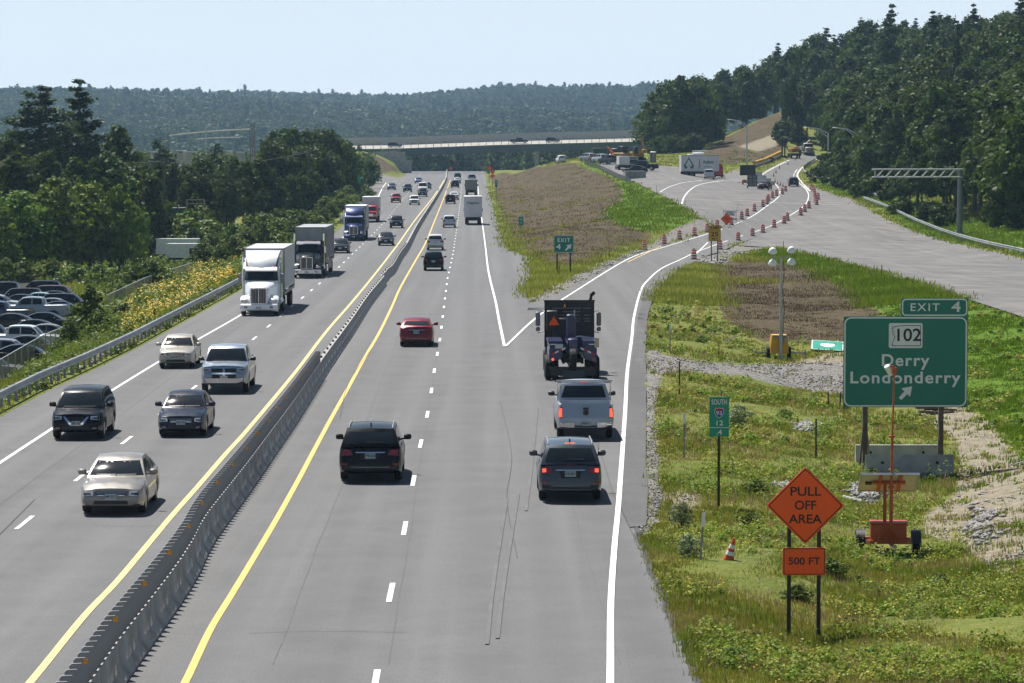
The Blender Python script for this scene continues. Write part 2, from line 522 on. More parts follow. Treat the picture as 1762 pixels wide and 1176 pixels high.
PAV['strip'] = gpoly([(1066, 870), (1084, 909), (1112, 905), (1115, 845), (1111, 800), (1112, 700), (1112, 640), (1110, 600), (1114, 545), (1126, 505), (1110, 497), (1098, 545), (1092, 584), (1084, 645), (1080, 708), (1072, 800)])
PAV['track'] = gpoly([(1112, 604), (1155, 614), (1206, 621), (1340, 625), (1460, 622), (1560, 640), (1640, 690), (1560, 690), (1450, 676), (1340, 664), (1282, 651), (1180, 640), (1112, 641)])

REG = {}
REG['brown'] = [gpoly(p) for p in (
    [(842, 303), (870, 296), (930, 288), (985, 281), (1002, 287), (1030, 297), (1046, 304), (1065, 316), (1073, 329), (1070, 346), (1051, 356), (1043, 367), (1061, 386), (1128, 405), (1075, 423), (1034, 442), (1000, 455), (960, 462),
     (915, 440), (890, 415), (868, 380), (856, 340)],
    [(1222, 452), (1300, 445), (1390, 460), (1470, 500), (1540, 560), (1450, 588), (1400, 594), (1310, 588), (1250, 550), (1232, 500)],
    [(1204, 263), (1250, 236), (1345, 186), (1352, 250), (1345, 262), (1300, 278), (1262, 284), (1235, 280)])]
REG['brown'].append(gpoly([(613, 266), (648, 269), (688, 299), (655, 298), (630, 292), (613, 288)]))
REG['lush'] = [gpoly(p) for p in (
    [(1000, 280), (1022, 283), (1062, 306), (1090, 314), (1138, 337), (1175, 358), (1204, 378), (1150, 398), (1120, 402), (1061, 386), (1043, 367), (1051, 356), (1070, 346), (1073, 329), (1065, 316), (1046, 304), (1030, 297), (1002, 287)],
    [(1290, 428), (1350, 431), (1420, 445), (1500, 466), (1600, 493), (1700, 528), (1762, 548), (2100, 640), (2100, 1100), (1762, 800), (1720, 740), (1660, 690), (1560, 590), (1540, 555), (1470, 497), (1400, 462), (1310, 444)],
    [(1762, 950), (1720, 985), (1700, 960), (1762, 900)],
    [(1415, 300), (1400, 315), (1440, 335), (1500, 350), (1560, 390), (1650, 420), (1762, 440), (1900, 470), (1900, 380), (1700, 380), (1560, 340), (1480, 325)],
    [(1236, 285), (1262, 268), (1285, 262), (1290, 280), (1260, 286)])]
REG['gravel'] = [PAV['track']] + [gpoly(p) for p in (
    [(1112, 600), (1136, 604), (1140, 640), (1128, 690), (1130, 760), (1140, 860), (1128, 900), (1108, 925), (1090, 905), (1112, 905), (1115, 845), (1111, 760)],
    [(1204, 378), (1236, 394), (1140, 424), (1010, 484), (938, 518), (905, 516), (950, 492), (1040, 452), (1110, 424), (1150, 399)],
    [(1185, 456), (1215, 441), (1268, 421), (1330, 426), (1290, 436), (1225, 450)],
    [(1240, 302), (1275, 309), (1300, 317), (1325, 322), (1310, 305), (1290, 296), (1262, 292)],
    [(1370, 730), (1395, 722), (1405, 738), (1375, 745)], [(1460, 830), (1520, 832), (1515, 862), (1470, 858)],
    [(1190, 447), (1260, 444), (1250, 456), (1215, 456)])]
REG['dirt'] = [gpoly(p) for p in (
    [(1570, 700), (1640, 690), (1700, 720), (1762, 790), (1900, 900), (1900, 1000), (1762, 975), (1715, 985), (1660, 940), (1590, 925), (1590, 880), (1640, 850), (1650, 800), (1645, 760)],
    [(1270, 252), (1345, 225), (1348, 245), (1300, 262)], [(345, 446), (400, 452), (420, 448), (380, 438)],
    [(1150, 850), (1200, 845), (1210, 870), (1160, 872)], [(1350, 625), (1450, 600), (1460, 620), (1400, 640)])]
REG['yard'] = [gpoly([(-200, 470), (60, 484), (128, 496), (134, 540), (118, 590), (70, 640), (0, 690), (-200, 800)])]
REG['flower'] = [gpoly(p) for p in ([(200, 560), (235, 520), (290, 485), (350, 458), (405, 450), (404, 480), (330, 520), (250, 560), (215, 580)],)]

# ------------------------------------------------------------------ the ground sheet
def build_ground():
    OFF = 90.0
    ta = np.concatenate([np.linspace(-.62, -.19, 110)[:-1], np.linspace(-.19, .19, 460), np.linspace(.19, .62, 110)[1:]])
    y1 = np.exp(np.linspace(math.log(130), math.log(5300 + OFF), 980)) - OFF
    ya = np.concatenate([np.linspace(-80, 38, 12), y1])
    TT, YY = np.meshgrid(ta, ya)
    XX = (YY + OFF) * TT
    ZZ = terr(XX, YY)
    near = YY < 1200
    sink = np.zeros(XX.shape, bool)
    for k in ('ramp', 'lot', 'wide', 'entrance'):
        sink |= inside(PAV[k], XX, YY)
    sink |= (XX > xl(YY) + .4) & (XX < xr(YY) - .2) & (YY < 1150)
    M = {}
    for k, ps in REG.items():
        m = np.zeros(XX.shape, bool)
        for p in ps: m |= inside(p, XX, YY)
        m = m.astype(np.float32)
        for _ in range(2):
            q = np.pad(m, 1, mode='edge')
            m = (q[:-2, 1:-1] + q[2:, 1:-1] + q[1:-1, :-2] + q[1:-1, 2:] + 2 * m) / 6
        M[k] = m
    bumps = (np.sin(XX * 1.7 + np.sin(YY * .9)) * np.sin(YY * 1.1 + 1.3) * .05 + np.sin(XX * .53 + 2) * np.sin(YY * .31) * .10) * np.clip(YY / 60, 0, 1)
    edge = np.clip(np.maximum(xl(YY) - XX, XX - xr(YY)) / 2.0, 0, 1)
    flat = np.zeros(XX.shape, bool)
    ZZ = ZZ + bumps * edge * near - .16 * sink - .03
    H, Wd = XX.shape
    idx = np.arange(H * Wd).reshape(H, Wd)
    F = np.stack([idx[:-1, :-1], idx[:-1, 1:], idx[1:, 1:], idx[1:, :-1]], -1).reshape(-1, 4)
    V = np.stack([XX, YY, ZZ], -1).reshape(-1, 3)
    N = NT('ground_cover')
    p = N.pos()
    def att(n):
        x = N.n('ShaderNodeAttribute'); x.attribute_name = n
        return x.outputs['Fac']
    n1 = N.noise(p, 0.35, 5); n2 = N.noise(p, 2.6, 4); n3 = N.noise(p, 9.0, 3); n4 = N.noise(p, 0.08, 4)
    base = N.mix(N.rng(n1, .35, .65, 0, 1), (0.155, 0.165, 0.034, 1), (0.095, 0.125, 0.026, 1))
    base = N.mix(N.rng(n2, .45, .7, 0, .7), base, (0.23, 0.20, 0.085, 1))
    base = N.mix(N.rng(n4, .45, .65, 0, .6), base, (0.085, 0.12, 0.022, 1))
    base = N.mix(N.rng(n3, .5, .75, 0, .5), base, (0.045, 0.060, 0.018, 1))
    def layer(c, nm, col, soft=.35, nz=None):
        a = N.math('ADD', att(nm), N.rng(nz if nz is not None else n2, .2, .8, -.62, .62))
        return N.mix(N.rng(a, .5 - soft / 2, .5 + soft / 2, 0, 1), c, col)
    lush = N.mix(N.rng(n2, .3, .7, 0, 1), (0.055, 0.125, 0.010, 1), (0.115, 0.175, 0.018, 1))
    lush = N.mix(N.rng(n3, .45, .7, 0, .6), lush, (0.035, 0.07, 0.010, 1))
    streak = N.noise(N.mapv(p, (.5, .10, .5)), 1.2, 5)
    brown = N.mix(N.rng(streak, .35, .65, 0, 1), (0.050, 0.037, 0.024, 1), (0.086, 0.066, 0.042, 1))
    brown = N.mix(N.rng(n3, .4, .75, 0, .5), brown, (0.11, 0.095, 0.045, 1))
    dirt = N.mix(N.rng(n2, .3, .7, 0, 1), (0.27, 0.24, 0.185, 1), (0.15, 0.13, 0.095, 1))
    vor = N.n('ShaderNodeTexVoronoi'); vor.inputs['Scale'].default_value = 9.0
    N.l(p, vor.inputs['Vector'])
    sep = N.n('ShaderNodeSeparateColor'); N.l(vor.outputs['Color'], sep.inputs[0])
    grav = N.mix(sep.outputs[0], (0.075, 0.072, 0.068, 1), (0.25, 0.24, 0.225, 1))
    c = layer(base, 'lush', lush)
    c = layer(c, 'brown', brown)
    c = layer(c, 'yard', (0.050, 0.047, 0.042, 1))
    c = layer(c, 'dirt', dirt, .5, N.noise(p, .8, 6, .65))
    c = layer(c, 'gravel', grav, .3)
    N.l(c, N.p.inputs['Base Color'])
    N.p.inputs['Roughness'].default_value = 1.0
    N.p.inputs['Specular IOR Level'].default_value = 0.1
    N.bump(N.math('ADD', n3, vor.outputs['Distance']), .55, .08)
    me = np_mesh('ground', V, F, N.m, {k: ('POINT', m) for k, m in M.items()}, True)
    o = link('ground', me)
    tag(o, kind='structure')
build_ground()

# ------------------------------------------------------------------ asphalt
def asphalt(name, base, light, dusty=0.0):
    N = NT(name)
    p = N.pos()
    fine = N.noise(p, 22.0, 2, .7)
    vf = N.noise(p, 60.0, 1, .7)
    mid = N.noise(p, .5, 4)
    lanes = N.noise(N.mapv(p, (.8, .009, 1)), 1.0, 4)
    patch = N.noise(N.mapv(p, (.10, .02, 1)), 1.0, 2)
    sp = N.n('ShaderNodeSeparateXYZ'); N.l(p, sp.inputs[0])
    lat = N.math('ADD', sp.outputs[0], N.math('MULTIPLY', sp.outputs[1], .0145))
    wheel = N.math('SINE', N.math('MULTIPLY', N.math('ADD', lat, 5.6), 2 * math.pi / 1.78))
    oil = N.math('SINE', N.math('MULTIPLY', N.math('ADD', lat, 4.35), 2 * math.pi / 3.56))
    cross = N.noise(N.mapv(p, (.06, 2.2, 1)), 1.0, 3)
    c = N.mix(N.rng(lanes, .32, .68, 0, 1), c4(base, .68), c4(base, 1.16))
    c = N.mix(N.math('MULTIPLY', N.rng(wheel, -.2, 1, 0, .65), N.rng(mid, .25, .7, .4, 1)), c, c4(base, .72))
    c = N.mix(N.rng(oil, .40, 1, 0, .42), c, c4(base, .62))
    c = N.mix(N.rng(mid, .35, .7, 0, .5), c, c4(light))
    c = N.mix(N.rng(patch, .35, .65, 0, .35), c, c4(base, .8))
    c = N.mix(N.rng(cross, .55, .75, 0, .18), c, c4(base, .62))
    c = N.mix(N.rng(fine, .3, .7, 0, .55), c4(base, .55), c, 'MIX') if False else N.mix(N.rng(fine, .30, .52, .75, 0), c, c4(base, .45))
    c = N.mix(N.rng(vf, .56, .76, 0, .7), c, c4(light, 1.7))
    blot = N.noise(p, 3.2, 5, .65)
    c = N.mix(N.rng(blot, .50, .72, 0, .30), c, c4(base, .66))
    if dusty:
        d = N.noise(N.mapv(p, (.22, .30, 1)), 1.0, 5)
        c = N.mix(N.rng(d, .42, .68, 0, dusty), c, (0.29, 0.265, 0.235, 1))
    N.l(c, N.p.inputs['Base Color'])
    N.p.inputs['Roughness'].default_value = .85
    N.p.inputs['Specular IOR Level'].default_value = .3
    N.bump(fine, .35, .01)
    return N.m
M_ASPH = asphalt('highway_asphalt', (0.119, 0.120, 0.122), (0.150, 0.151, 0.153))
M_ASPHR = asphalt('ramp_asphalt', (0.118, 0.117, 0.116), (0.150, 0.148, 0.146))
M_ASPHD = asphalt('patched_asphalt', (0.085, 0.084, 0.085), (0.12, 0.12, 0.12))
M_ASPHL = asphalt('dusty_asphalt', (0.112, 0.110, 0.109), (0.15, 0.147, 0.143), .32)

def rows_sheet(name, xa, xb, ys, mat, dz, nx=24, z=None):
    V, F = [], []
    ts = np.linspace(0, 1, nx)
    Y = np.repeat(ys[:, None], nx, 1)
    X = xa(ys)[:, None] * (1 - ts) + xb(ys)[:, None] * ts
    Zz = zroad(Y) + dz if z is None else terr(X, Y) + dz
    H = len(ys); idx = np.arange(H * nx).reshape(H, nx)
    F = np.stack([idx[:-1, :-1], idx[:-1, 1:], idx[1:, 1:], idx[1:, :-1]], -1).reshape(-1, 4)
    o = link(name, np_mesh(name, np.stack([X, Y, Zz], -1).reshape(-1, 3), F, mat, None, True))
    return tag(o, kind='structure')
ys = np.exp(np.linspace(math.log(41), math.log(1160), 420))
wob = lambda y: .04 * np.sin(y * .83) + .03 * np.sin(y * 2.1 + 1)
rows_sheet('highway', lambda y: xl(y) + .35, lambda y: xr(y) + wob(y), ys, M_ASPH, 0.0)

def drape(name, poly, mat, dz, step=2.0, kind='structure'):
    pts = []
    n = len(poly)
    for i in range(n):
        a, b = poly[i], poly[(i + 1) % n]
        m = max(1, int(np.hypot(*(b - a)) / 2.5))
        pts += [tuple(a + (b - a) * t / m) for t in range(m)]
    nb = len(pts)
    y0, y1 = poly[:, 1].min(), poly[:, 1].max(); x0, x1 = poly[:, 0].min(), poly[:, 0].max()
    gy, yy = [], y0
    while yy < y1:
        yy += max(step, yy * .008)
        xs = np.arange(x0, x1, max(step, yy * .006))
        gy.append(np.column_stack([xs, np.full(len(xs), yy)]))
    gp = np.vstack(gy)
    gp = gp[inside(poly, gp[:, 0], gp[:, 1])]
    allp = [Vector(p) for p in pts] + [Vector(p) for p in gp]
    vo, _, fo, _, _, _ = delaunay_2d_cdt(allp, [(i, (i + 1) % nb) for i in range(nb)], [], 0, 1e-4)
    V = np.array([tuple(v) for v in vo]); F = np.array([f for f in fo if len(f) == 3])
    c = V[F].mean(1)
    F = F[inside(poly, c[:, 0], c[:, 1])]
    e1 = V[F[:, 1]] - V[F[:, 0]]; e2 = V[F[:, 2]] - V[F[:, 0]]
    fl = e1[:, 0] * e2[:, 1] - e1[:, 1] * e2[:, 0] < 0
    F[fl] = F[fl][:, ::-1]
    V = np.column_stack([V, terr(V[:, 0], V[:, 1]) + dz])
    return tag(link(name, np_mesh(name, V, F, mat, None, True)), kind=kind)
drape('construction_yard_pavement', PAV['lot'], M_ASPHL, .010)
drape('unopened_ramp_pavement', PAV['wide'], M_ASPHL, .014)
drape('entrance_ramp', PAV['entrance'], M_ASPHL, .03)
drape('exit_ramp', PAV['ramp'], M_ASPHR, .020)
drape('widened_shoulder', PAV['strip'], M_ASPHD, .026)

# ------------------------------------------------------------------ painted lines
def line_mat(name, col):
    N = NT(name)
    p = N.pos()
    c = N.mix(N.rng(N.noise(p, 1.4, 4), .3, .7, 0, 1), c4(col, .86), c4(col, 1.05))
    c = N.mix(N.rng(N.noise(p, 14, 3), .58, .72, 0, .55), c, (0.2, 0.2, 0.19, 1))
    N.l(c, N.p.inputs['Base Color']); N.p.inputs['Roughness'].default_value = .7
    return N.m
M_LW = line_mat('white_road_paint', (0.66, 0.66, 0.65))
M_LY = line_mat('yellow_road_paint', (0.62, 0.42, 0.10))
M_LYP = line_mat('pale_yellow_road_paint', (0.64, 0.49, 0.19))
M_SEAL = pmat('crack_sealant', (0.018, 0.018, 0.019, 1), rough=.6)
M_SEAM = pmat('pavement_seam', (0.07, 0.07, 0.07, 1), rough=.8)

def smooth_path(pts, n):
    pts = np.array(pts, float)
    d = np.concatenate([[0], np.cumsum(np.hypot(*np.diff(pts, axis=0).T))])
    P = np.vstack([2 * pts[0] - pts[1], pts, 2 * pts[-1] - pts[-2]])
    out = []
    for s in np.linspace(0, d[-1], n):
        i = min(np.searchsorted(d, s, side='right') - 1, len(pts) - 2)
        t = (s - d[i]) / (d[i + 1] - d[i])
        p0, p1, p2, p3 = P[i], P[i + 1], P[i + 2], P[i + 3]
        out.append(.5 * ((2 * p1) + (p2 - p0) * t + (2 * p0 - 5 * p1 + 4 * p2 - p3) * t * t + (3 * p1 - p0 - 3 * p2 + p3) * t ** 3))
    return np.array(out)

def ribbon_geo(path, width, dz, hw):
    d = np.gradient(path, axis=0); d /= np.maximum(np.hypot(d[:, 0], d[:, 1])[:, None], 1e-6)
    nrm = np.stack([-d[:, 1], d[:, 0]], -1)
    L = path + nrm * width / 2; Rr = path - nrm * width / 2
    P = np.stack([L, Rr], 1).reshape(-1, 2)
    z = (zroad(P[:, 1]) if hw else terr(P[:, 0], P[:, 1])) + dz
    V = np.column_stack([P, z]); i = np.arange(len(path) - 1) * 2
    F = np.stack([i, i + 1, i + 3, i + 2], -1)
    return V, F
def line(name, px, width, mat, hw=True, dz=.012, n=160, path=None):
    if path is None:
        path = np.array([GH(*p) if hw else tuple(G(*p)[:2]) for p in smooth_path(px, n)])
    V, F = ribbon_geo(path, width, dz, hw)
    tag(link(name, np_mesh(name, V, F, mat)), kind='structure')
    return path
def lines_joined(name, paths, width, mat, hw=True, dz=.012):
    Vs, Fs, b = [], [], 0
    for p in paths:
        V, F = ribbon_geo(np.array(p, float), width, dz, hw)
        Vs.append(V); Fs.append(F + b); b += len(V)
    tag(link(name, np_mesh(name, np.vstack(Vs), np.vstack(Fs), mat)), kind='structure')

PYL = line('yellow_median_line', [(-50, 1290), (51, 1176), (143, 1063), (204, 998), (289, 896), (340, 838), (388, 782), (425, 741), (505, 645), (560, 573), (605, 521), (642, 476), (683, 423), (712, 382), (747, 337), (773, 297)], .17, M_LYP)
PYR = line('yellow_lane_edge_line', [(258, 1290), (318, 1176), (361, 1086), (398, 1025), (443, 950), (477, 892), (511, 831), (538, 780), (569, 722), (598, 670), (627, 617), (652, 574), (674, 529), (688, 497), (715, 449), (732, 419), (748, 380), (757, 358), (770, 324), (779, 297)], .16, M_LY)
PWL = line('white_shoulder_line', [(-140, 890), (0, 797), (135, 709), (270, 625), (405, 548), (480, 500), (564, 433), (620, 378), (645, 340)], .15, M_LW)
line('white_merge_line', [(630, 372), (650, 340), (658, 324), (664, 315), (660, 309), (648, 303)], .2, M_LW)
line('white_gore_line', [(689, 317), (694, 310), (697, 304), (690, 300)], .2, M_LW)
line('far_shoulder_line', [(690, 312), (712, 304), (728, 297)], .16, M_LW)
PRW = line('white_ramp_edge_line', [(1046, 1290), (1050, 1176), (1051, 1044), (1057, 947), (1064, 872), (1075, 720), (1079, 645), (1087, 584), (1091, 546), (1103, 500), (1117, 481), (1138, 463), (1172, 447), (1202, 433), (1266, 410), (1309, 396), (1343, 381), (1381, 357), (1391, 341), (1388, 328), (1373, 313), (1366, 301), (1381, 284), (1402, 274)], .15, M_LW, False, .034, 320)
line('ramp_left_line', [(870, 597), (925, 546), (990, 502), (1080, 447), (1139, 427), (1215, 404), (1253, 391), (1292, 374), (1317, 357), (1339, 340), (1341, 327), (1332, 315)], .15, M_LW, False, .034, 200)
line('through_lane_line', [(868, 597), (858, 548), (853, 521), (843, 480), (839, 458), (836, 431), (831, 392), (825, 348), (821, 309), (819, 298)], .15, M_LW, True, .030, 160)
line('old_gore_line', [(1080, 452), (1138, 424)], .12, M_LY, False, .036, 12)
line('ramp_gore_stripe', [(1192, 443), (1218, 418)], .15, M_LW, False, .036, 12)
line('yard_turn_line', [(1136, 331), (1150, 323), (1175, 315), (1208, 311)], .2, M_LW, False, .03, 30)
line('yard_edge_line', [(1173, 352), (1177, 340), (1188, 327), (1205, 318), (1240, 312), (1272, 311)], .2, M_LW, False, .03, 40)
line('ramp_kerb', [(1316, 318), (1307, 308), (1312, 301), (1330, 290), (1358, 276)], .45, M_CONCL, False, .06, 40)
line('ramp_outer_kerb', [(1394, 330), (1380, 315), (1372, 302), (1384, 286), (1405, 275)], .4, M_CONCL, False, .06, 40)
line('worn_dust_band', [(1262, 345), (1330, 349), (1400, 352), (1500, 354)], .9, pmat('dust', (0.27, 0.25, 0.22, 1), rough=1), False, .028, 30)

def dashes(name, pts, y0, first, ph):
    a = hpoly(pts)
    fx = lambda y: np.interp(y, a[:, 1], a[:, 0])
    ps, y = [], first
    while y < 1050:
        ps.append([(fx(y + t), y + t) for t in np.linspace(0, ph, 4)])
        y += 12.19
    lines_joined(name, ps, .13, M_LW)
dashes('lane_dashes', [(645, 1180), (670, 1031), (695, 917), (711, 830), (723, 768), (735, 716), (742, 675), (747, 640), (757, 585), (765, 520), (770, 480), (779, 440), (784, 407), (789, 371), (793, 338), (798, 300)], 50, 56.3, 3.05)
dashes('oncoming_lane_dashes', [(-70, 985), (35, 906), (130, 828), (213, 762), (326, 674), (435, 585), (502, 528), (548, 490), (580, 463), (640, 405), (680, 360), (716, 318), (735, 298)], 50, 69.8, 3.05)

seam = []
for off, a, b in ((-3.0, 60, 400), (1.55, 60, 230), (-14.9, 60, 380), (-5.3, 60, 300)):
    yy = np.linspace(a, b, 160)
    seam.append(np.column_stack([off - .0145 * (yy - 100) + .018 * np.sin(yy * .21 + off) + .012 * np.sin(yy * .7), yy]))
lines_joined('pavement_seams', seam, .022, M_SEAM, True, .006)
lines_joined('sealed_cracks', [smooth_path([GH(*p) for p in q], 24) for q in (
    [(905, 512), (915, 530), (922, 550), (932, 585), (942, 604)], [(1024, 760), (1040, 800), (1055, 850), (1062, 866)], [(1066, 872), (1084, 910), (1098, 940), (1110, 970)], [(1032, 640), (1030, 780)],
    [(1030, 855), (1068, 853)], [(430, 1090), (560, 1087), (700, 1089)], [(160, 905), (300, 907)], [(520, 700), (640, 701), (760, 699)], [(640, 742), (770, 743)], [(860, 690), (880, 780), (872, 860), (890, 960)], [(60, 860), (20, 900), (-40, 960)], [(640, 600), (600, 660), (585, 720)])], .022, M_SEAL, True, .016)
M_SKID = pmat('faint_skid_mark', (0.098, 0.098, 0.099, 1), rough=.9, var=.03, vscale=.4)
lines_joined('skid_marks', [smooth_path([GH(*p) for p in q], 24) for q in ([(872, 860), (850, 1000), (838, 1110)], [(892, 850), (868, 1000), (856, 1100)], [(925, 700), (915, 800), (905, 880)], [(300, 950), (335, 915), (370, 880)])], .09, M_SKID, True, .022)
yy = np.linspace(43, 235, 300)
edge = [np.column_stack([xr(yy) + wob(yy) + .03, yy])]
lines_joined('broken_pavement_edge', edge, .14, M_SEAL, True, .008)
# ------------------------------------------------------------------ median barrier
def heading(path, i):
    a, b = path[max(i - 1, 0)], path[min(i + 1, len(path) - 1)]
    return math.atan2(-(b[0] - a[0]), b[1] - a[1])

foot = [(150, 1290), (218, 1176), (266, 1107), (313, 1039), (344, 988), (366, 940), (409, 879), (443, 831), (477, 780), (516, 722), (566, 641), (609, 576), (638, 529), (662, 497),
        (670, 486), (681, 470), (693, 447), (705, 429), (721, 396), (742, 361), (763, 325), (775, 297)]
MP = np.array([GH(*p) for p in smooth_path(foot, 500)])
MP[:, 0] -= .30
kx = np.interp(MP[:, 1], [236, 239, 243, 246, 252, 262], [0, .0, -.32, -.1, -.22, 0])
MP[:, 0] += kx
bx = lambda y: float(np.interp(y, MP[:, 1], MP[:, 0]))
JP = [(-.30, 0), (.30, 0), (.30, .07), (.17, .25), (.10, .74), (-.10, .74), (-.17, .25), (-.30, .07)]
def jersey_mesh(L, name='concrete_body'):
    m = MB()
    rings = []
    for yy, k in ((0.008, .97), (0.03, 1), (L - .03, 1), (L - .008, .97)):
        rings.append([(x * k, yy, z * (1 if k == 1 else .985) + .005) for x, z in JP])
    m.loft(rings)
    return m.mesh(name, M_CONCD)
JM = jersey_mesh(3.05)
M_PADDLE = pmat('dark_plastic_paddle', (0.25, 0.254, 0.26, 1), rough=.6, var=.25, vscale=2)
def paddle_mesh(w_, h):
    m = MB()
    prof = [(-w_ / 2, 0), (w_ / 2, 0), (w_ / 2, h * .93), (w_ / 2 - .04, h), (-w_ / 2 + .04, h), (-w_ / 2, h * .93)]
    m.prism(prof, -.02, .02)
    m.box((0, 0, .03), (.12, .10, .06))
    return m.mesh('glare_paddle', M_PADDLE)
PM = paddle_mesh(.25, .50)
m = MB(); m.box((0, 0, 0), (.09, .012, .09)); RFM = m.mesh('reflector', M_REFL)
m = MB(); m.box((0, 0, 0), (.11, 3.0, .05)); RAILM = m.mesh('base_rail', M_BLACK)
m = MB(); m.box((0, 0, .05), (.10, .06, .10)); DELM = m.mesh('delineator', M_BLACK)
y, k = 46.0, 0
while y < 470:
    L = 3.05
    x0, x1 = bx(y), bx(y + L)
    rz = math.atan2(-(x1 - x0), L)
    z0 = zroad(y)
    scr = y < 137
    lab = 'concrete median barrier segment topped by a dark glare screen of upright paddles' if scr else 'bare concrete median barrier segment between the two carriageways, beyond the glare screen'
    o = thing('concrete_barrier', lab, 'barrier', (x0, y, z0), rz, 'median barrier segments with glare screen' if scr else 'bare median barrier segments')
    link('concrete_body', JM, o)
    if scr:
        link('base_rail', RAILM, o, (0, 1.52, .765))
        for j in range(5):
            q = link('glare_paddle', PM, o, (0, .30 + j * .61, .785), (0, 0, R(16)))
            if (k * 5 + j) % 8 == 3:
                link('reflector', RFM, q, (.08, -.03, .43))
    else:
        for j in range(1 if y < 330 else 0):
            link('delineator', DELM, o, (0, .3, .742))
    y += L + .01; k += 1
# the far run of the same barrier
m = MB(); rings = []
ysf = np.linspace(y + .02, 1095, 110)
for yy in ysf:
    rings.append([(bx(yy) + a, yy, zroad(yy) + b) for a, b in JP])
m.loft(rings)
o = m.build('median_barrier_run', M_CONCD)
tag(o, 'long unbroken far run of concrete median barrier ending at the road crest', 'barrier')

# ------------------------------------------------------------------ guardrails
M_RAIL = pmat('guardrail_steel', (0.33, 0.345, 0.36, 1), rough=.45, metal=.5, var=.22, vscale=.6)
WB = [(0, 0), (.05, .03), (.05, .10), (0, .14), (0, .18), (.05, .22), (.05, .29), (0, .32), (-.015, .32), (-.015, 0)]
def guardrail(name, label, path, zf, side, post_every=1.9, h=.46, post='steel', maxposts=100, reverse=False):
    d = np.concatenate([[0], np.cumsum(np.hypot(*np.diff(path, axis=0).T))])
    n = int(d[-1] / 2.0)
    P = np.stack([np.interp(np.linspace(0, d[-1], n), d, path[:, i]) for i in (0, 1)], -1)
    root = thing(name, label, 'guardrail', (P[0][0], P[0][1], zf(*P[0])))
    org = Vector(root.location)
    m = MB(); rings = []
    for i in range(n):
        a = heading(P, i); nx, ny = math.cos(a), math.sin(a)
        z = zf(*P[i]) + h
        rings.append([(P[i][0] + nx * side * q[0] - org.x, P[i][1] + ny * side * q[0] - org.y, z + q[1] - org.z) for q in WB])
    m.loft(rings)
    m.build('rail_beam', M_RAIL, root)
    pm = MB(); pm.box((0, 0, .34), (.10, .15, .86)); PMs = pm.mesh('post', M_GALV2 if post == 'steel' else M_WOOD)
    cnt = 0; extra = MB()
    npst = int(d[-1] / post_every)
    for i in range(npst):
        s = d[-1] * (i + .5) / npst
        x, y_ = np.interp(s, d, path[:, 0]), np.interp(s, d, path[:, 1])
        j = min(int(s / d[-1] * n), n - 1); a = heading(P, j)
        x -= math.cos(a) * side * .10; y_ -= math.sin(a) * side * .10
        z = zf(x, y_)
        if cnt < maxposts:
            link('post', PMs, root, (x - org.x, y_ - org.y, z - org.z), (0, 0, a)); cnt += 1
        else:
            extra.box((x - org.x, y_ - org.y, z - org.z + .34), (.10, .15, .86), rz=a)
    if extra.v:
        tag(extra.build('far_posts', M_GALV2, root), kind='stuff')
    return root
yy = np.concatenate([np.linspace(100, 380, 120), np.linspace(385, 400, 8)])
lp = np.column_stack([xl(yy) - .15, yy])
lp[-16:, 0] -= np.linspace(0, 1, 16) ** 2 * 3.0
guardrail('guardrail', 'long steel guardrail on close posts along the left shoulder of the oncoming lanes', lp, lambda x, y: float(zroad(y)) - .02, 1)
lp2 = np.array([GH(*p) for p in smooth_path([(586, 385), (604, 358), (622, 336), (640, 318), (650, 312), (656, 314)], 60)])
guardrail('guardrail', 'short far steel guardrail curving toward the entrance ramp beside the red box truck', lp2, lambda x, y: float(zroad(y)) - .02, 1)
tz = lambda x, y: T(x, y)
rp1 = np.array([tuple(G(*p)[:2]) for p in smooth_path([(1830, 462), (1762, 442), (1700, 428), (1640, 411), (1580, 388), (1530, 364), (1500, 352), (1486, 347)], 70)])
guardrail('guardrail', 'steel guardrail along the grass edge of the wide empty pavement, passing the bare sign gantry', rp1[::-1].copy(), tz, 1)
rp2 = np.array([tuple(G(*p)[:2]) for p in smooth_path([(1510, 343), (1480, 332), (1440, 320), (1405, 309), (1387, 302), (1382, 294), (1390, 286), (1403, 279)], 70)])
guardrail('guardrail', 'curved steel guardrail bending round the grass on the outside of the exit ramp', rp2[::-1].copy(), tz, 1)
rp3 = np.array([tuple(G(*p)[:2]) for p in smooth_path([(1300, 290), (1318, 284), (1335, 276), (1345, 271)], 20)])
guardrail('guardrail', 'guardrail on the inside of the ramp just below the yellow sleeve and drill rig', rp3, tz, 1)
m = MB()
yp = [G(*p) for p in smooth_path([(1298, 287), (1316, 281), (1334, 272.5), (1343, 268)], 12)]
m.tube([(p.x, p.y, p.z + .75) for p in yp], .42, 8)
o = m.build('erosion_sleeve', M_YELPAINT)
tag(o, 'long bright yellow rolled barrier lying along the rail above the ramp', 'sleeve')
# white barrier blocks at the nose of the ramp
for i, (px, py) in enumerate([(1311, 303), (1318, 309), (1326, 314), (1333, 319)]):
    p = G(px, py)
    a = [(1.55, .0), (1.35, .1), (1.2, 0), (1.0, 0)][i][0]
    o = link('concrete_barrier', jersey_mesh(3.6), None, p, (0, 0, R(62)))
    o.data.materials[0] = M_CONCL
    tag(o, ['farthest white concrete block of the four at the nose beside the orange-lit ramp entry', 'second farthest white concrete block of the ramp nose',
            'second nearest white concrete block of the ramp nose', 'nearest white concrete block of the ramp nose, by the black sedan'][i], 'barrier', 'white concrete blocks at the ramp nose')

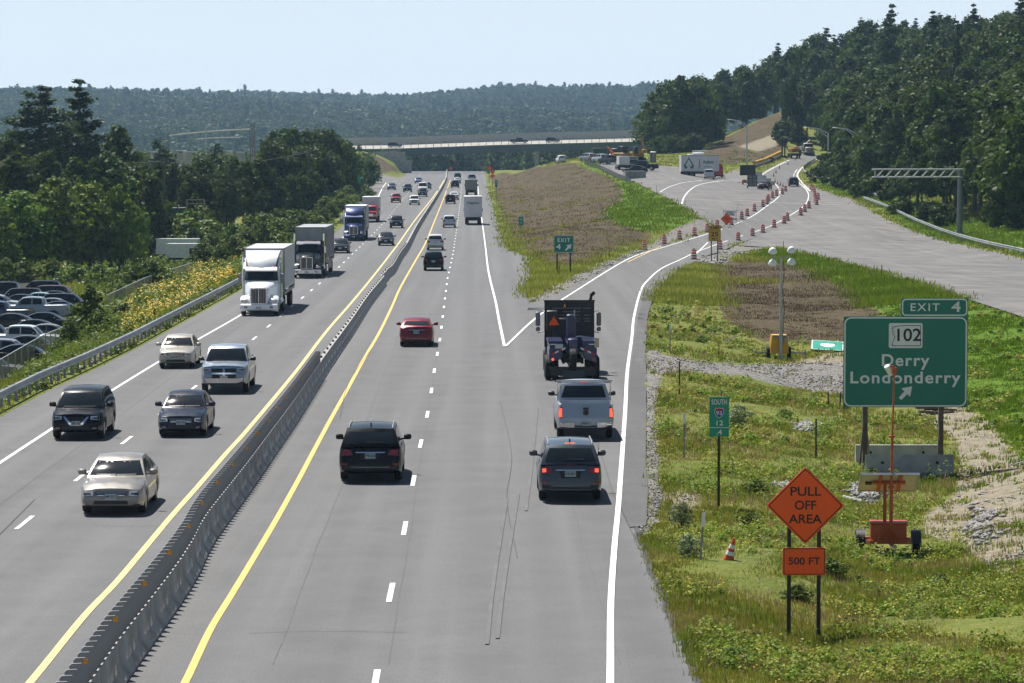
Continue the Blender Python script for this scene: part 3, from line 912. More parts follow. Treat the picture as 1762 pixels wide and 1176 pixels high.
# ------------------------------------------------------------------ chain link fences
def fabric_mat(col=(.30, .30, .30, 1), thr=.72):
    N = NT('chain_link_mesh')
    co = N.objco()
    k = []
    for ang in (R(45), R(-45)):
        mp = N.n('ShaderNodeMapping'); mp.inputs['Rotation'].default_value = (ang, 0, 0)
        N.l(co, mp.inputs['Vector'])
        wv = N.n('ShaderNodeTexWave', wave_type='BANDS', bands_direction='Z'); wv.inputs['Scale'].default_value = 5.0
        N.l(mp.outputs[0], wv.inputs['Vector']); k.append(wv.outputs['Fac'])
    f = N.math('GREATER_THAN', N.math('MAXIMUM', k[0], k[1]), thr)
    tr = N.n('ShaderNodeBsdfTransparent'); mx = N.n('ShaderNodeMixShader')
    N.l(f, mx.inputs[0]); N.l(tr.outputs[0], mx.inputs[1]); N.l(N.p.outputs[0], mx.inputs[2])
    N.l(mx.outputs[0], N.out.inputs[0])
    N.p.inputs['Base Color'].default_value = col; N.p.inputs['Metallic'].default_value = .4; N.p.inputs['Roughness'].default_value = .5
    return N.m
M_FAB = fabric_mat()
M_SILT = fabric_mat((.02, .02, .022, 1), .45)
def fence(name, label, pts, h, zf=None, step=3.0, fab=None):
    pts = np.array(pts)
    d = np.concatenate([[0], np.cumsum(np.hypot(*np.diff(pts[:, :2], axis=0).T))])
    n = max(2, int(d[-1] / step) + 1)
    P = np.stack([np.interp(np.linspace(0, d[-1], n), d, pts[:, i]) for i in range(3)], -1)
    root = thing(name, label, 'fence', tuple(P[0]))
    o = P[0]
    m = MB(); V = []; 
    for i in range(n - 1):
        a, b = P[i] - o, P[i + 1] - o
        m.add([(a[0], a[1], a[2] + .05), (b[0], b[1], b[2] + .05), (b[0], b[1], b[2] + h), (a[0], a[1], a[2] + h)], [(0, 1, 2, 3)])
    m.build('fence_mesh', fab or M_FAB, root, smooth=0)
    m = MB(); m.tube([tuple(p - o + np.array([0, 0, h])) for p in P], .035, 6); m.build('top_rail', M_BLACK if fab else M_GALV, root)
    pm = MB(); pm.tube([(0, 0, -.3), (0, 0, h + .03)], .04, 6); me = pm.mesh('fence_post', M_GALV)
    for p in P: link('fence_post', me, root, tuple(p - o))
    return root
fp = []
for px, Z in ((-160, 148), (-60, 165), (0, 178), (71, 197), (115, 213), (140, 226)):
    v = at(px, Z); fp.append((v.x, v.y, v.z))
fence('chain_link_fence', 'chain link fence around the yard of parked old cars beside the left guardrail', fp, 1.75)
fp = []
for px, Z in ((183, 262), (250, 293), (311, 327), (330, 334)):
    v = at(px, Z); fp.append((v.x, v.y, v.z))
fence('chain_link_fence', 'chain link fence running behind the yellow wildflowers toward the pale trailers', fp, 1.7)
fp = []
for px, py in ((1006, 283), (1030, 291), (1062, 307), (1085, 316)):
    v = G(px, py); fp.append((v.x, v.y, v.z))
fence('silt_fence', 'low dark mesh fence along the grassy edge of the construction yard', fp, .9, step=4, fab=M_SILT)

# ------------------------------------------------------------------ bridge
M_GIRD = pmat('bridge_girder_steel', (0.055, 0.085, 0.10, 1), rough=.55, var=.15, vscale=.2)
M_DECK = pmat('bridge_deck', (0.40, 0.38, 0.34, 1), rough=.9, var=.1, vscale=.2)
def bridge():
    BY = 1000.0
    xL_, xR_ = (560 - 881) / FPX * BY, (1118 - 881) / FPX * BY
    root = thing('highway_bridge', 'long grey steel girder bridge carrying a road over the highway', 'bridge', (0, BY, 0))
    zt = lambda x: np.interp((x / BY) * FPX + 881, [540, 690, 860, 1118], [12.35, 12.75, 13.9, 15.1])   # top of deck, near edge
    xs = np.linspace(xL_, xR_, 50)
    SE = .085; Wd = 14.0
    m = MB(); rings = []
    for x in xs:
        z = zt(x)
        rings.append([(x, -.3, z - .25), (x, Wd + .3, z - .25 + SE * Wd), (x, Wd + .3, z + SE * Wd), (x, -.3, z)])
    m.loft(rings); m.build('deck', M_DECK, root)
    gx = [x for x in np.linspace((690 - 881) / FPX * BY, xR_, 40)]
    for k in range(3):
        m = MB(); rings = []; yk = .5 + k * 5.5
        for x in gx:
            z = zt(x) - .27 + SE * yk
            h = 2.25
            rings.append([(x, yk - .05, z - h), (x, yk + .3, z - h), (x, yk + .3, z), (x, yk - .05, z)])
        m.loft(rings)
        for x in gx[::3]:
            z = zt(x) - .27 + SE * yk
            m.box((x, yk - .12, z - 1.1), (.06, .14, 2.1))
        for x0, x1 in zip(gx[:-1], gx[1:]):
            z0, z1 = zt(x0) - .27 + SE * yk - 2.25, zt(x1) - .27 + SE * yk - 2.25
            m.add([(x0, yk - .3, z0), (x1, yk - .3, z1), (x1, yk - .3, z1 + .09), (x0, yk - .3, z0 + .09)], [(0, 1, 2, 3)])
        m.build('girder', M_GIRD, root)
    m = MB()
    for hh in (.30, .62, .95):
        m.tube([(x, -.15, zt(x) + hh) for x in xs], .05, 5)
    m.build('near_railing', M_GALV2, root)
    pm = MB(); pm.box((0, 0, .5), (.16, .16, 1.0)); me = pm.mesh('railing_post', M_CONCD)
    for x in np.arange(xL_ + 1, xR_, 2.45): link('railing_post', me, root, (float(x), -.15, float(zt(x))))
    m = MB(); rings = []
    for x in xs:
        z = zt(x) + SE * Wd
        rings.append([(x, Wd, z), (x, Wd + .3, z), (x, Wd + .3, z + .55), (x, Wd, z + .55)])
    m.loft(rings); m.build('far_parapet', M_CONCD, root)
    m = MB()
    for x0, x1 in zip(xs[:-1], xs[1:]):
        z0, z1 = zt(x0) + SE * Wd + .55, zt(x1) + SE * Wd + .55
        m.add([(x0, Wd + .15, z0), (x1, Wd + .15, z1), (x1, Wd + .15, z1 + 2.0), (x0, Wd + .15, z0 + 2.0)], [(0, 1, 2, 3)])
    m.build('screen_fence', M_FAB, root, smooth=0)
    m = MB()
    for x in np.arange(xL_ + 20, xR_, 2.5):
        z = zt(x) + SE * Wd
        m.box((float(x), Wd + .15, float(z) + 1.4), (.07, .07, 2.4))
    m.build('screen_fence_posts', M_GALV2, root)
    # piers and abutments
    m = MB()
    for yy_ in (1.5, 7, 12.5): m.lathe([(.6, -8), (.6, float(zt(8)) - 3.3 + SE * yy_)], 14, c=(8.2, yy_, 0))
    m.box((8.2, 7, float(zt(8.2)) - 2.9 + .5), (1.3, 13, 1.1))
    m.build('pier', M_CONC, root)
    xa = (693 - 881) / FPX * BY
    m = MB(); m.box((xa - .4, 7, float(zt(xa)) / 2 - 2.2), (2.6, 15.5, float(zt(xa)) + 2.0))
    m.box((xa + .8, 7, 4.1), (3.4, 15, 9.6))
    m.build('abutment', M_CONC, root)
    m = MB(); m.box((xR_ + 3.6, 7, 6.9), (7.6, 15.8, 15.2)); m.box((xR_ + .4, -.9, float(zt(xR_)) + .5), (1.2, 1.2, 1.7))
    m.build('abutment', M_CONCL, root)
    # approach fill left of the abutment is ground; wing wall
    m = MB(); m.prism([(xa - 14, 11.4), (xa - 1.7, 11.9), (xa - 1.7, 4.4), (xa - 4, 4.6)], -1.0, -.6)
    m.build('wing_wall', M_CONC, root)
    return root, zt, BY, SE
BRIDGE, BZT, BRY, BSE = bridge()

# ------------------------------------------------------------------ poles, lamps, gantry
def street_lamp(px, py, ptop, arm_px, label, Z, name='street_lamp', group=None):
    p = at(px, Z) if Z else G(px, py)
    k = FPX / p.y
    H = CAMH + (HOR - ptop) / k - p.z
    A = arm_px / k
    root = thing(name, label, 'street lamp', p, 0, group)
    m = MB(); m.tube([(0, 0, -.3), (0, 0, H * .5), (0, 0, H)], [.20, .17, .14], 10); m.box((0, 0, .05), (.5, .5, .12)); m.build('pole', M_LAMP, root)
    m = MB(); m.tube([(0, 0, H - .15), (-A * .45, 0, H + .75), (-A, 0, H + 1.05)], .10, 6); m.tube([(0, 0, H - .95), (-A * .35, 0, H + .20), (-A * .6, 0, H + .80)], .08, 6)
    m.build('arm', M_LAMP, root)
    m = MB(); m.box((-A - .35, 0, H + 1.05), (.85, .32, .14), bev=.05); m.build('lamp_head', M_LAMP, root)
    return root
LAMPS = 'lamps around the exit ramp'
street_lamp(1284, 281, 215, 27, 'tall steel street lamp standing left of the ramp beyond the black message board', 640, group=LAMPS)
street_lamp(1424, 306, 229, 34, 'thinner steel street lamp farther up the right side of the ramp', 600, group=LAMPS)
street_lamp(1475, 329, 231, 36, 'tall steel street lamp at the bend of the curved guardrail, nearest of the three', 520, group=LAMPS)

def gantry():
    p = at(1651, 366)
    k = FPX / 366
    H = CAMH + (HOR - 290) / k - p.z; L = 150 / k; h = 15 / k
    root = thing('sign_gantry', 'empty cantilever sign gantry with a truss arm on one thick steel post', 'gantry', p)
    m = MB(); m.lathe([(.34, -.3), (.36, 0), (.30, H)], 16); m.box((0, 0, .06), (1.0, 1.0, .12)); m.build('post', pmat('gantry_steel', (0.17, 0.19, 0.20, 1), rough=.5, metal=.3), root)
    m = MB()
    for yy_ in (-.45, .45):
        for zz in (H - .12, H - h): m.tube([(.3, yy_, zz), (-L, yy_, zz)], .085, 8)
        n = 9
        for i in range(n):
            x0 = -.6 - i * (L - .8) / n
            m.tube([(x0, yy_, H - .12), (x0 - (L - .8) / n * .75, yy_, H - h)], .045, 5)
        m.tube([(-L + .25, yy_, H - .12), (-L + .25, yy_, H - h)], .05, 5)
    for i in range(10):
        x0 = -.6 - i * (L - .8) / 9.2
        m.tube([(x0, -.45, H - .12), (x0 - .5, .45, H - .12)], .04, 5); m.tube([(x0, -.45, H - h), (x0 - .5, .45, H - h)], .04, 5)
    m.build('truss_arm', pmat('truss_alloy', (0.40, 0.42, 0.40, 1), rough=.45, metal=.4), root)
gantry()

def utility_pole(px, py, ptop, Z, label, arms=((0, 0),), r=.16, armw=2.4):
    p = at(px, Z); k = FPX / Z
    H = CAMH + (HOR - ptop) / k - p.z
    root = thing('utility_pole', label, 'utility pole', p)
    m = MB(); m.tube([(0, 0, -.5), (0, 0, H)], [r * 1.25, r * .8], 8); m.build('pole', M_WOOD, root)
    if armw:
        m = MB(); m.box((0, -.15, H - .5), (armw, .12, .14)); m.build('crossarm', M_WOOD, root)
        im = MB(); im.lathe([(.03, 0), (.06, .05), (.05, .16), (.02, .2)], 6); me = im.mesh('insulator', M_GREY)
        for dx in (-.42, .0, .42): link('insulator', me, root, (dx * armw, -.15, H - .43))
    return root, p, H
u1 = utility_pole(531, 430, 257, 520, 'single wooden utility pole with a crossarm in front of the left woods')
u2 = utility_pole(283, 400, 274, 430, 'weathered utility pole standing among the trees left of the green shed', armw=1.6)
u3 = utility_pole(306, 360, 318, 430, 'short thin utility pole rising above the green shed', armw=0, r=.09)
for i, dx in enumerate((431.5, 435, 438.5)):
    utility_pole(dx, 300, 214, 760, ['leftmost dark post of the three poles crowded together over the left woods', 'middle dark post of the three poles crowded together over the left woods',
                                      'rightmost dark post of the three poles crowded together over the left woods'][i], armw=0, r=.13)
utility_pole(291, 300, 228, 760, 'lone dark pole holding the left end of the two pale wires', armw=0, r=.14)
utility_pole(1051, 245, 187, 1150, 'tall thin dark mast standing beyond the right part of the bridge', armw=0, r=.2)
street_lamp(355, 262, 222, -10, 'pale street lamp rising behind the left trees in front of the hills', 760)
street_lamp(613, 292, 272, 0.1, 'tiny lamp post beyond the road crest under the bridge', 1090) if False else None
def wire(label, pts, Z, r=.05, mat=M_GALV, sag=.4):
    vs = []
    for (a, b) in pts: vs.append(((a - 881) / FPX * Z, Z, CAMH + (HOR - b) / FPX * Z))
    m = MB(); path = []
    (x0, y0, z0), (x1, y1, z1) = vs
    for t in np.linspace(0, 1, 14): path.append((x0 + (x1 - x0) * t, y0, z0 + (z1 - z0) * t - sag * 4 * t * (1 - t)))
    m.tube(path, r, 5)
    tag(m.build('overhead_wire', mat), label, 'wire')
wire('upper pale cable strung high over the left woods between dark posts', ((292, 234), (432, 223)), 760, .22, M_CONCL, -.2)
wire('lower pale cable hanging below the upper one near the far street lamp', ((338, 240), (414, 237)), 760, .18, M_CONCL, -.1)
wire('thin power line crossing in front of the left trees', ((-40, 281), (283, 278)), 430, .02, M_GALV2, .3)
wire('thin power line running from the single wooden pole to the right', ((453, 264), (531, 260)), 520, .03, M_GALV2, .3)
wire('thin power line crossing the dark woods left of the single wooden pole', ((283, 279), (531, 262)), 500, .025, M_GALV2, 1.0)
# ------------------------------------------------------------------ foliage
def leaf_mat(name, dark, light, trans=.28, objvar=.25, gloss=.05, tcol=(0.10, 0.16, 0.01, 1), tmix=.5):
    N = NT(name)
    a = N.n('ShaderNodeAttribute'); a.attribute_name = 'tint'
    oi = N.n('ShaderNodeObjectInfo')
    c = N.mix(a.outputs['Fac'], c4(dark), c4(light))
    hsv = N.n('ShaderNodeHueSaturation')
    N.l(N.rng(oi.outputs['Random'], 0, 1, 1 - objvar, 1 + objvar), hsv.inputs['Value'])
    N.l(N.rng(oi.outputs['Random'], 0, 1, .475, .515), hsv.inputs['Hue'])
    N.l(c, hsv.inputs['Color'])
    d = N.p
    d.inputs['Roughness'].default_value = .55
    d.inputs['Specular IOR Level'].default_value = gloss * 2
    N.l(hsv.outputs[0], d.inputs['Base Color'])
    t = N.n('ShaderNodeBsdfTranslucent')
    tc = N.mix(tmix, hsv.outputs[0], tcol)
    N.l(tc, t.inputs['Color'])
    mx = N.n('ShaderNodeMixShader'); mx.inputs[0].default_value = trans
    N.l(d.outputs[0], mx.inputs[1]); N.l(t.outputs[0], mx.inputs[2])
    N.l(mx.outputs[0], N.out.inputs[0])
    return N.m
M_LEAF = leaf_mat('broadleaf_foliage', (0.012, 0.028, 0.006), (0.066, 0.104, 0.018))
M_LEAFB = leaf_mat('bright_foliage', (0.060, 0.110, 0.013), (0.165, 0.240, 0.030))
M_NEEDLE = leaf_mat('pine_needles', (0.012, 0.028, 0.012), (0.035, 0.062, 0.022), .2)
M_SHRUB = leaf_mat('shrub_foliage', (0.055, 0.09, 0.018), (0.145, 0.20, 0.04))
M_SAGE = leaf_mat('grey_green_foliage', (0.15, 0.185, 0.10), (0.28, 0.32, 0.19))
M_HILL = leaf_mat('hill_foliage', (0.014, 0.028, 0.010), (0.044, 0.064, 0.018), .2, gloss=.04)
M_HILLP = leaf_mat('hill_pine_foliage', (0.008, 0.018, 0.009), (0.022, 0.036, 0.015), .15, gloss=.04)
M_BARK = pmat('tree_bark', (0.055, 0.045, 0.035, 1), rough=.95, var=.3, vscale=4)

def rdir(n):
    v = npr.normal(size=(n, 3)); return v / np.linalg.norm(v, axis=1)[:, None]

def cards(P, Nrm, size, asp=.7):
    """one leafy diamond per point"""
    n = len(P)
    t = rdir(n); t -= (t * Nrm).sum(1)[:, None] * Nrm; t /= np.maximum(np.linalg.norm(t, axis=1), 1e-6)[:, None]
    b = np.cross(Nrm, t)
    s = size[:, None]
    V = np.stack([P - t * s, P - b * s * asp + Nrm * s * .12, P + t * s, P + b * s * asp - Nrm * s * .1], 1).reshape(-1, 3)
    F = np.arange(n * 4).reshape(n, 4)
    return V, F

def crown_mesh(name, lobes, n, size, mat, up=.35, inner=.45):
    vol = np.array([l[1][0] * l[1][1] * l[1][2] for l in lobes]) ** .72
    cnt = (n * vol / vol.sum()).astype(int)
    Ps, Ns, Ts = [], [], []
    for (c, r), k in zip(lobes, cnt):
        d = rdir(k)
        rad = inner + (1.08 - inner) * npr.rand(k) ** .55
        # clump the shell into sprays
        sp = rdir(max(6, k // 28))
        near = (d @ sp.T).argmax(1)
        d = d * .62 + sp[near] * .38 + npr.normal(size=(k, 3)) * .07
        rad = rad * (1 + .16 * npr.normal(size=len(sp))[near])
        P = np.array(c) + d * rad[:, None] * np.array(r)
        nn = d + npr.normal(size=(k, 3)) * .65 + np.array([0, 0, up])
        nn /= np.linalg.norm(nn, axis=1)[:, None]
        Ps.append(P); Ns.append(nn); Ts.append(np.clip(.5 + .28 * npr.normal() * np.ones(k) * .7 + .22 * npr.normal(size=k), 0, 1))
    P = np.vstack(Ps); V, F = cards(P, np.vstack(Ns), size * npr.uniform(.55, 1.25, len(P)))
    return np_mesh(name, V, F, mat, {'tint': ('FACE', np.concatenate(Ts))})

def broadleaf(h, w, base, n, leaf, mat, seed, nl=16):
    global npr
    npr = np.random.RandomState(seed); rr = random.Random(seed)
    lobes, limbs = [], []
    for i in range(nl):
        t = (i + .5) / nl
        z = base + (h - base) * (.12 + .80 * t)
        env = w / 2 * math.sin(math.pi * min(1, (.22 + .74 * t))) ** .7
        a = i * 2.4 + rr.uniform(-.5, .5)
        q = env * rr.uniform(.35, .85) * (1 if t < .85 else .3)
        rad = w * rr.uniform(.16, .27) * (1.05 - .35 * t)
        lobes.append(((q * math.cos(a), q * math.sin(a), z), (rad, rad, rad * rr.uniform(.7, .95))))
        limbs.append((q * .8 * math.cos(a), q * .8 * math.sin(a), z))
    lobes.append(((0, 0, base + (h - base) * .5), (w * .26, w * .26, (h - base) * .36)))
    cm = crown_mesh('crown', lobes, n, leaf, mat)
    m = MB()
    m.tube([(0, 0, -.6), (.05, 0, base * .6), (-.05, .1, h * .55), (0, 0, h * .88)], [h * .020 + .05, h * .016, h * .010, .03], 8)
    for i, p in enumerate(limbs):
        z0 = max(base * .75, p[2] - (h - base) * .25)
        m.tube([(0, 0, z0), (p[0] * .5, p[1] * .5, (z0 + p[2]) / 2 + .2), p], [h * .006, h * .004, .02], 5, caps=False)
    return cm, m.mesh('trunk', M_BARK)

def pine(h, w, base, seed, n=4200, leaf=.42, mat=None, ragged=.35, sh=1.3):
    global npr
    npr = np.random.RandomState(seed); rr = random.Random(seed)
    Ps, Ns, Ts = [], [], []
    m = MB(); m.tube([(0, 0, -.6), (0, 0, h * .5), (0, 0, h * .97)], [h * .017 + .04, h * .011, .03], 8)
    z = base; bn = []
    while z < h * .97:
        t = (z - base) / (h - base)
        for k in range(rr.randint(3, 5)):
            a = rr.uniform(0, 6.28)
            L = w / 2 * (1 - t ** sh) * rr.uniform(1 - ragged * 1.2, 1.15) + .35
            if t < .2: L *= .55 + 2 * t
            lift = rr.uniform(.02, .32) * L
            p1 = Vector((math.cos(a) * L, math.sin(a) * L, z + lift)); p0 = Vector((0, 0, z))
            bn.append((p0, p1, L)); m.tube([p0, (p0 + p1) / 2 - Vector((0, 0, .04 * L)), p1], [.07, .045, .02], 4, caps=False)
        z += h * rr.uniform(.028, .055)
    tot = sum(b[2] for b in bn)
    for p0, p1, L in bn:
        k = max(5, int(n * L / tot))
        s = npr.rand(k) ** .55
        P = np.outer(1 - s, p0) + np.outer(s, p1)
        P = P + npr.normal(size=(k, 3)) * np.array([.11, .11, .07]) * (L + .8)
        nn = rdir(k) * .8 + np.array([0, 0, .8]); nn /= np.linalg.norm(nn, axis=1)[:, None]
        Ps.append(P); Ns.append(nn); Ts.append(np.clip(.45 + .25 * npr.normal() + .2 * npr.normal(size=k), 0, 1))
    P = np.vstack(Ps); V, F = cards(P, np.vstack(Ns), leaf * npr.uniform(.6, 1.3, len(P)), .46)
    return np_mesh('crown', V, F, mat or M_NEEDLE, {'tint': ('FACE', np.concatenate(Ts))}), m.mesh('trunk', M_BARK)

BL = [broadleaf(17, 11, 4.5, 5600, .40, M_LEAF, 21), broadleaf(18, 9, 5, 5200, .40, M_LEAF, 22, 15), broadleaf(16, 12.5, 3.5, 6400, .42, M_LEAF, 23, 20),
      broadleaf(19, 8.5, 7, 4600, .40, M_LEAF, 24, 14), broadleaf(15, 10, 2.0, 5600, .38, M_LEAF, 25, 18)]
BR = [broadleaf(9, 8.5, 1.0, 5600, .24, M_LEAFB, 31, 20), broadleaf(10, 7.5, 1.2, 5200, .25, M_LEAFB, 32, 17)]
PN = [pine(22, 9.0, 6, 41, sh=1.9, n=8000, leaf=.32), pine(23, 8.5, 7, 42, ragged=.6, sh=1.35, n=6500, leaf=.32), pine(18, 7, 3, 43, ragged=.25)]
CONE = [pine(10, 4.6, .6, 51, 2200, .26, ragged=.1)]
BU = [broadleaf(2.6, 3.2, .15, 2200, .12, M_SHRUB, 61, 14), broadleaf(3.4, 3.0, .2, 2200, .13, M_SHRUB, 62, 14), broadleaf(1.5, 1.9, .05, 1500, .075, M_SHRUB, 63, 10)]
BUD = [broadleaf(2.6, 3.2, .1, 2200, .16, M_LEAF, 67, 14), broadleaf(3.4, 3.0, .1, 2200, .17, M_LEAF, 68, 14)]
SG = [broadleaf(1.3, 1.2, .02, 1500, .05, M_SAGE, 65, 9)]
SAP = [broadleaf(4.6, 2.2, .3, 2200, .15, M_SHRUB, 66, 12)]
npr = np.random.RandomState(5)

PROTO = {}
def plant(kind, protos, i, loc, h, label, cat, group=None, wide=1.0, H0=None, name=None):
    cm, tm = protos[i % len(protos)]
    k = h / (H0 or max(v.co.z for v in (cm.vertices[0],)) if H0 else h / 1.0)
    root = thing(name or kind, label, cat, loc, rnd.uniform(0, 6.28), group)
    root.scale = (k * wide, k * wide, k)
    link('trunk', tm, root); link('crown', cm, root)
    return root
HT = {'BL': [17, 18, 16, 19, 15], 'BR': [9, 10], 'PN': [22, 23, 18], 'CONE': [10], 'BU': [2.6, 3.4, 1.5], 'BUD': [2.6, 3.4], 'SG': [1.3], 'SAP': [4.6]}
SETS = {'BL': BL, 'BR': BR, 'PN': PN, 'CONE': CONE, 'BU': BU, 'BUD': BUD, 'SG': SG, 'SAP': SAP}
def tree_at(st, i, px, ytop, Z, label, cat='tree', group=None, wide=1.0, name=None, loc=None, h=None):
    p = loc or at(px, Z)
    if h is None:
        h = CAMH + (HOR - ytop) * Z / FPX - p.z
    nm = name or {'BL': 'broadleaf_tree', 'BR': 'young_broadleaf_tree', 'PN': 'pine_tree', 'CONE': 'spruce_tree', 'BU': 'shrub', 'BUD': 'shrub', 'SG': 'shrub', 'SAP': 'sapling'}[st]
    return plant(nm, SETS[st], i, p, h, label, cat, group, wide, HT[st][i % len(HT[st])])

# --- left side, placed one by one
tree_at('PN', 0, 72, 140, 425, 'broad dark pine, left one of the two tall pines in the upper left', wide=1.35)
tree_at('PN', 1, 138, 133, 430, 'tallest pine with long ragged side branches, right one of the two in the upper left', wide=1.15)
GW = 'broadleaf trees of the left woods'
LW = 'dark broadleaf tree in the woods along the left side of the highway'
for i, (px, yt, Z, wd) in enumerate([(-30, 240, 330, 1.0), (12, 234, 350, .8), (45, 245, 365, .8), (105, 232, 372, .8), (160, 240, 352, .8), (203, 212, 368, .95), (236, 282, 400, .7), (-70, 220, 380, 1.1),
        (30, 262, 318, 1.0), (80, 258, 322, 1.0), (130, 268, 330, 1.0), (185, 262, 338, 1.1), (222, 285, 350, 1.0),
        (252, 282, 450, .8), (276, 276, 470, .8), (300, 278, 455, .8), (325, 282, 470, .9), (350, 274, 480, .9), (378, 272, 490, .9), (402, 270, 500, .9), (425, 274, 470, .9), (448, 272, 480, .8), (478, 248, 505, .8),
        (472, 226, 585, .75), (488, 220, 575, .85), (505, 217, 560, 1.05), (530, 222, 575, 1.0), (555, 225, 590, 1.0), (578, 232, 600, 1.0), (598, 240, 640, .95), (490, 245, 520, 1.0), (515, 250, 530, 1.0), (545, 252, 545, 1.0), (572, 258, 575, .9), (592, 262, 600, .85), (606, 268, 660, .8),
        (260, 300, 415, .9), (338, 300, 440, .9), (390, 300, 450, .9), (420, 305, 455, .9), (470, 290, 480, .9), (500, 300, 490, .85), (525, 305, 505, .8), (550, 300, 530, .8)]):
    tree_at('BL', (i * 3 + 1) % 5, px, yt, Z + (75 if px < 250 and Z < 405 else 0), LW, group=GW, wide=wd)
for i, (px, yt, Z, lab) in enumerate([(35, 325, 292, 'bright green young tree at the far left edge in front of the pale house'), (95, 308, 296, 'taller bright green young tree below the two tall pines'),
        (155, 312, 300, 'bright young tree with a rounded crown in the middle of the left thicket'), (205, 322, 300, 'sunlit yellow green young tree at the right end of the left thicket'), (232, 352, 315, 'small bright young tree just left of the parked pale trailers'),
        (-20, 345, 285, 'dense young tree cut off by the left picture edge')]):
    tree_at('BR', i, px, yt, Z + 58, lab, wide=(1.0, 1.15, 1.0, .8, .55, 1.2)[i])
tree_at('CONE', 0, 276, 233, 640, 'dark rounded conifer standing alone left of the far street lamp', wide=1.5)
tree_at('CONE', 0, 372, 242, 640, 'small pointed conifer standing just right of the far street lamp')
p = at(153, 196); tree_at('SAP', 0, 0, 0, 0, 'slim dark sapling growing between the two chain link fences', loc=p, h=4.3)
p = at(170, 187); tree_at('BU', 0, 0, 0, 0, 'dense dark round bush right beside the left guardrail', loc=p, h=2.3)
p = at(120, 193); tree_at('BU', 1, 0, 0, 0, 'leafy bush pressed against the end of the chain link fence', loc=p, h=2.4)
GB = 'shrubs on the slope beyond the left guardrail'
LB = 'wild green shrub on the slope between the left woods and the guardrail'
for i, (px, Z, h) in enumerate([(262, 300, 3.2), (240, 300, 3), (225, 310, 2.8), (365, 395, 3.5), (385, 420, 3.8), (350, 380, 3), (405, 410, 4.2), (430, 420, 4.5), (455, 425, 4.6), (480, 430, 4.4), (500, 440, 4),
        (380, 360, 2.6), (400, 375, 3.2), (425, 380, 3.6), (450, 390, 4), (475, 400, 3.6), (500, 410, 3), (520, 425, 3), (540, 440, 3), (555, 460, 3), (520, 450, 3.4), (570, 480, 3), (590, 520, 3.4), (600, 560, 3.4), (610, 600, 3.2), (620, 640, 3), (585, 540, 4), (560, 500, 4),
        (130, 335, 2.4), (90, 340, 2.6), (40, 338, 2.4), (10, 335, 2.6), (170, 330, 2.6), (205, 285, 1.8), (150, 235, 1.6), (185, 222, 1.4), (210, 230, 1.5), (100, 180, 1.5), (65, 165, 1.4), (440, 360, 1.8), (470, 370, 1.6), (500, 385, 1.7), (530, 400, 1.6), (625, 560, 2), (635, 600, 2), (292, 424, 5.2), (306, 420, 4.8), (318, 424, 5.6), (334, 420, 6.4), (347, 424, 6.6), (325, 417, 5.2)]):
    tree_at('BU', i % 2, 0, 0, 0, LB, 'shrub', GB, 1.3, loc=at(px, Z), h=h)
# --- the wooded hill on the right
GRt, LRt = 'broadleaf trees of the right hillside', 'broadleaf tree in the dense woods covering the right hillside'
fr = np.array([((px - 881) / FPX * Z, Z) for px, Z in [(1122, 735), (1160, 715), (1205, 728), (1234, 782), (1284, 815), (1345, 845), (1354, 735), (1392, 722), (1428, 690), (1432, 610), (1446, 565), (1500, 486), (1560, 440), (1606, 408), (1640, 392), (1700, 385), (1790, 352), (2000, 330), (2000, 930), (1140, 930)]])
cand = []
yy = 335.0
while yy < 930:
    st = 6.3 + (yy - 335) * .0055
    xx = 30.0
    while xx < 200:
        x_, y_ = xx + rnd.uniform(-.42, .42) * st, yy + rnd.uniform(-.42, .42) * st
        cand.append((x_, y_)); xx += st
    yy += st * .95
cand = np.array(cand); cand = cand[inside(fr, cand[:, 0], cand[:, 1])]
cz = terr(cand[:, 0], cand[:, 1])
order = np.argsort(cand[:, 1])
hz = np.full(400, 2000.0)                     # highest covered row per 5 px column
cnt = 0
for i in order:
    x_, y_ = cand[i]; k = FPX / y_
    px = 881 + x_ * k
    if px < 1105 or px > 1800: continue
    h = rnd.uniform(12.5, 18.5) if y_ > 560 else rnd.uniform(11, 16.5)
    if y_ < 470 and px < 1640: h = rnd.uniform(8, 12.5)
    if 1350 < px < 1440 and y_ < 800: h = rnd.uniform(10, 14)
    top = HOR - (cz[i] + h - CAMH) * k
    a, b = int((px - 4.2 * k) / 5), int((px + 4.2 * k) / 5) + 1
    cov = hz[max(a, 0):b]
    if top > np.max(cov) - 9 - rnd.uniform(0, 10): continue
    c0, c1 = int((px - 2.6 * k) / 5), int((px + 2.6 * k) / 5) + 1
    hz[c0:c1] = np.minimum(hz[c0:c1], top + 2.2 * k)
    q = rnd.random()
    if q < .10: tree_at('PN', rnd.randrange(3), 0, 0, 0, 'dark pine mixed among the broadleaf trees of the right hillside', group='pines of the right hillside', loc=(x_, y_, cz[i] - .3), h=h * 1.12)
    else: tree_at('BL', rnd.choice((2, 4, 4, 0) if (px < 1350 and y_ < 800) else (0, 1, 1, 2, 3, 4) if y_ > 560 else (0, 2, 2, 4, 4)), 0, 0, 0, LRt, group=GRt, loc=(x_, y_, cz[i] - .3), h=h, wide=rnd.uniform(.85, 1.1))
    cnt += 1
print('hill trees', cnt)
for px, yt, Z, lab in [(1531, 6, 700, 'ragged pine sticking up above the skyline, leftmost on the right hill'), (1602, 18, 705, 'second ragged pine above the right hill skyline'), (1672, 6, 690, 'third ragged pine above the right hill skyline, near the corner'), (1752, -18, 640, 'tall dark pine at the upper right corner with drooping tiers')]:
    tree_at('PN', 1, px, yt, Z, lab, wide=.85)
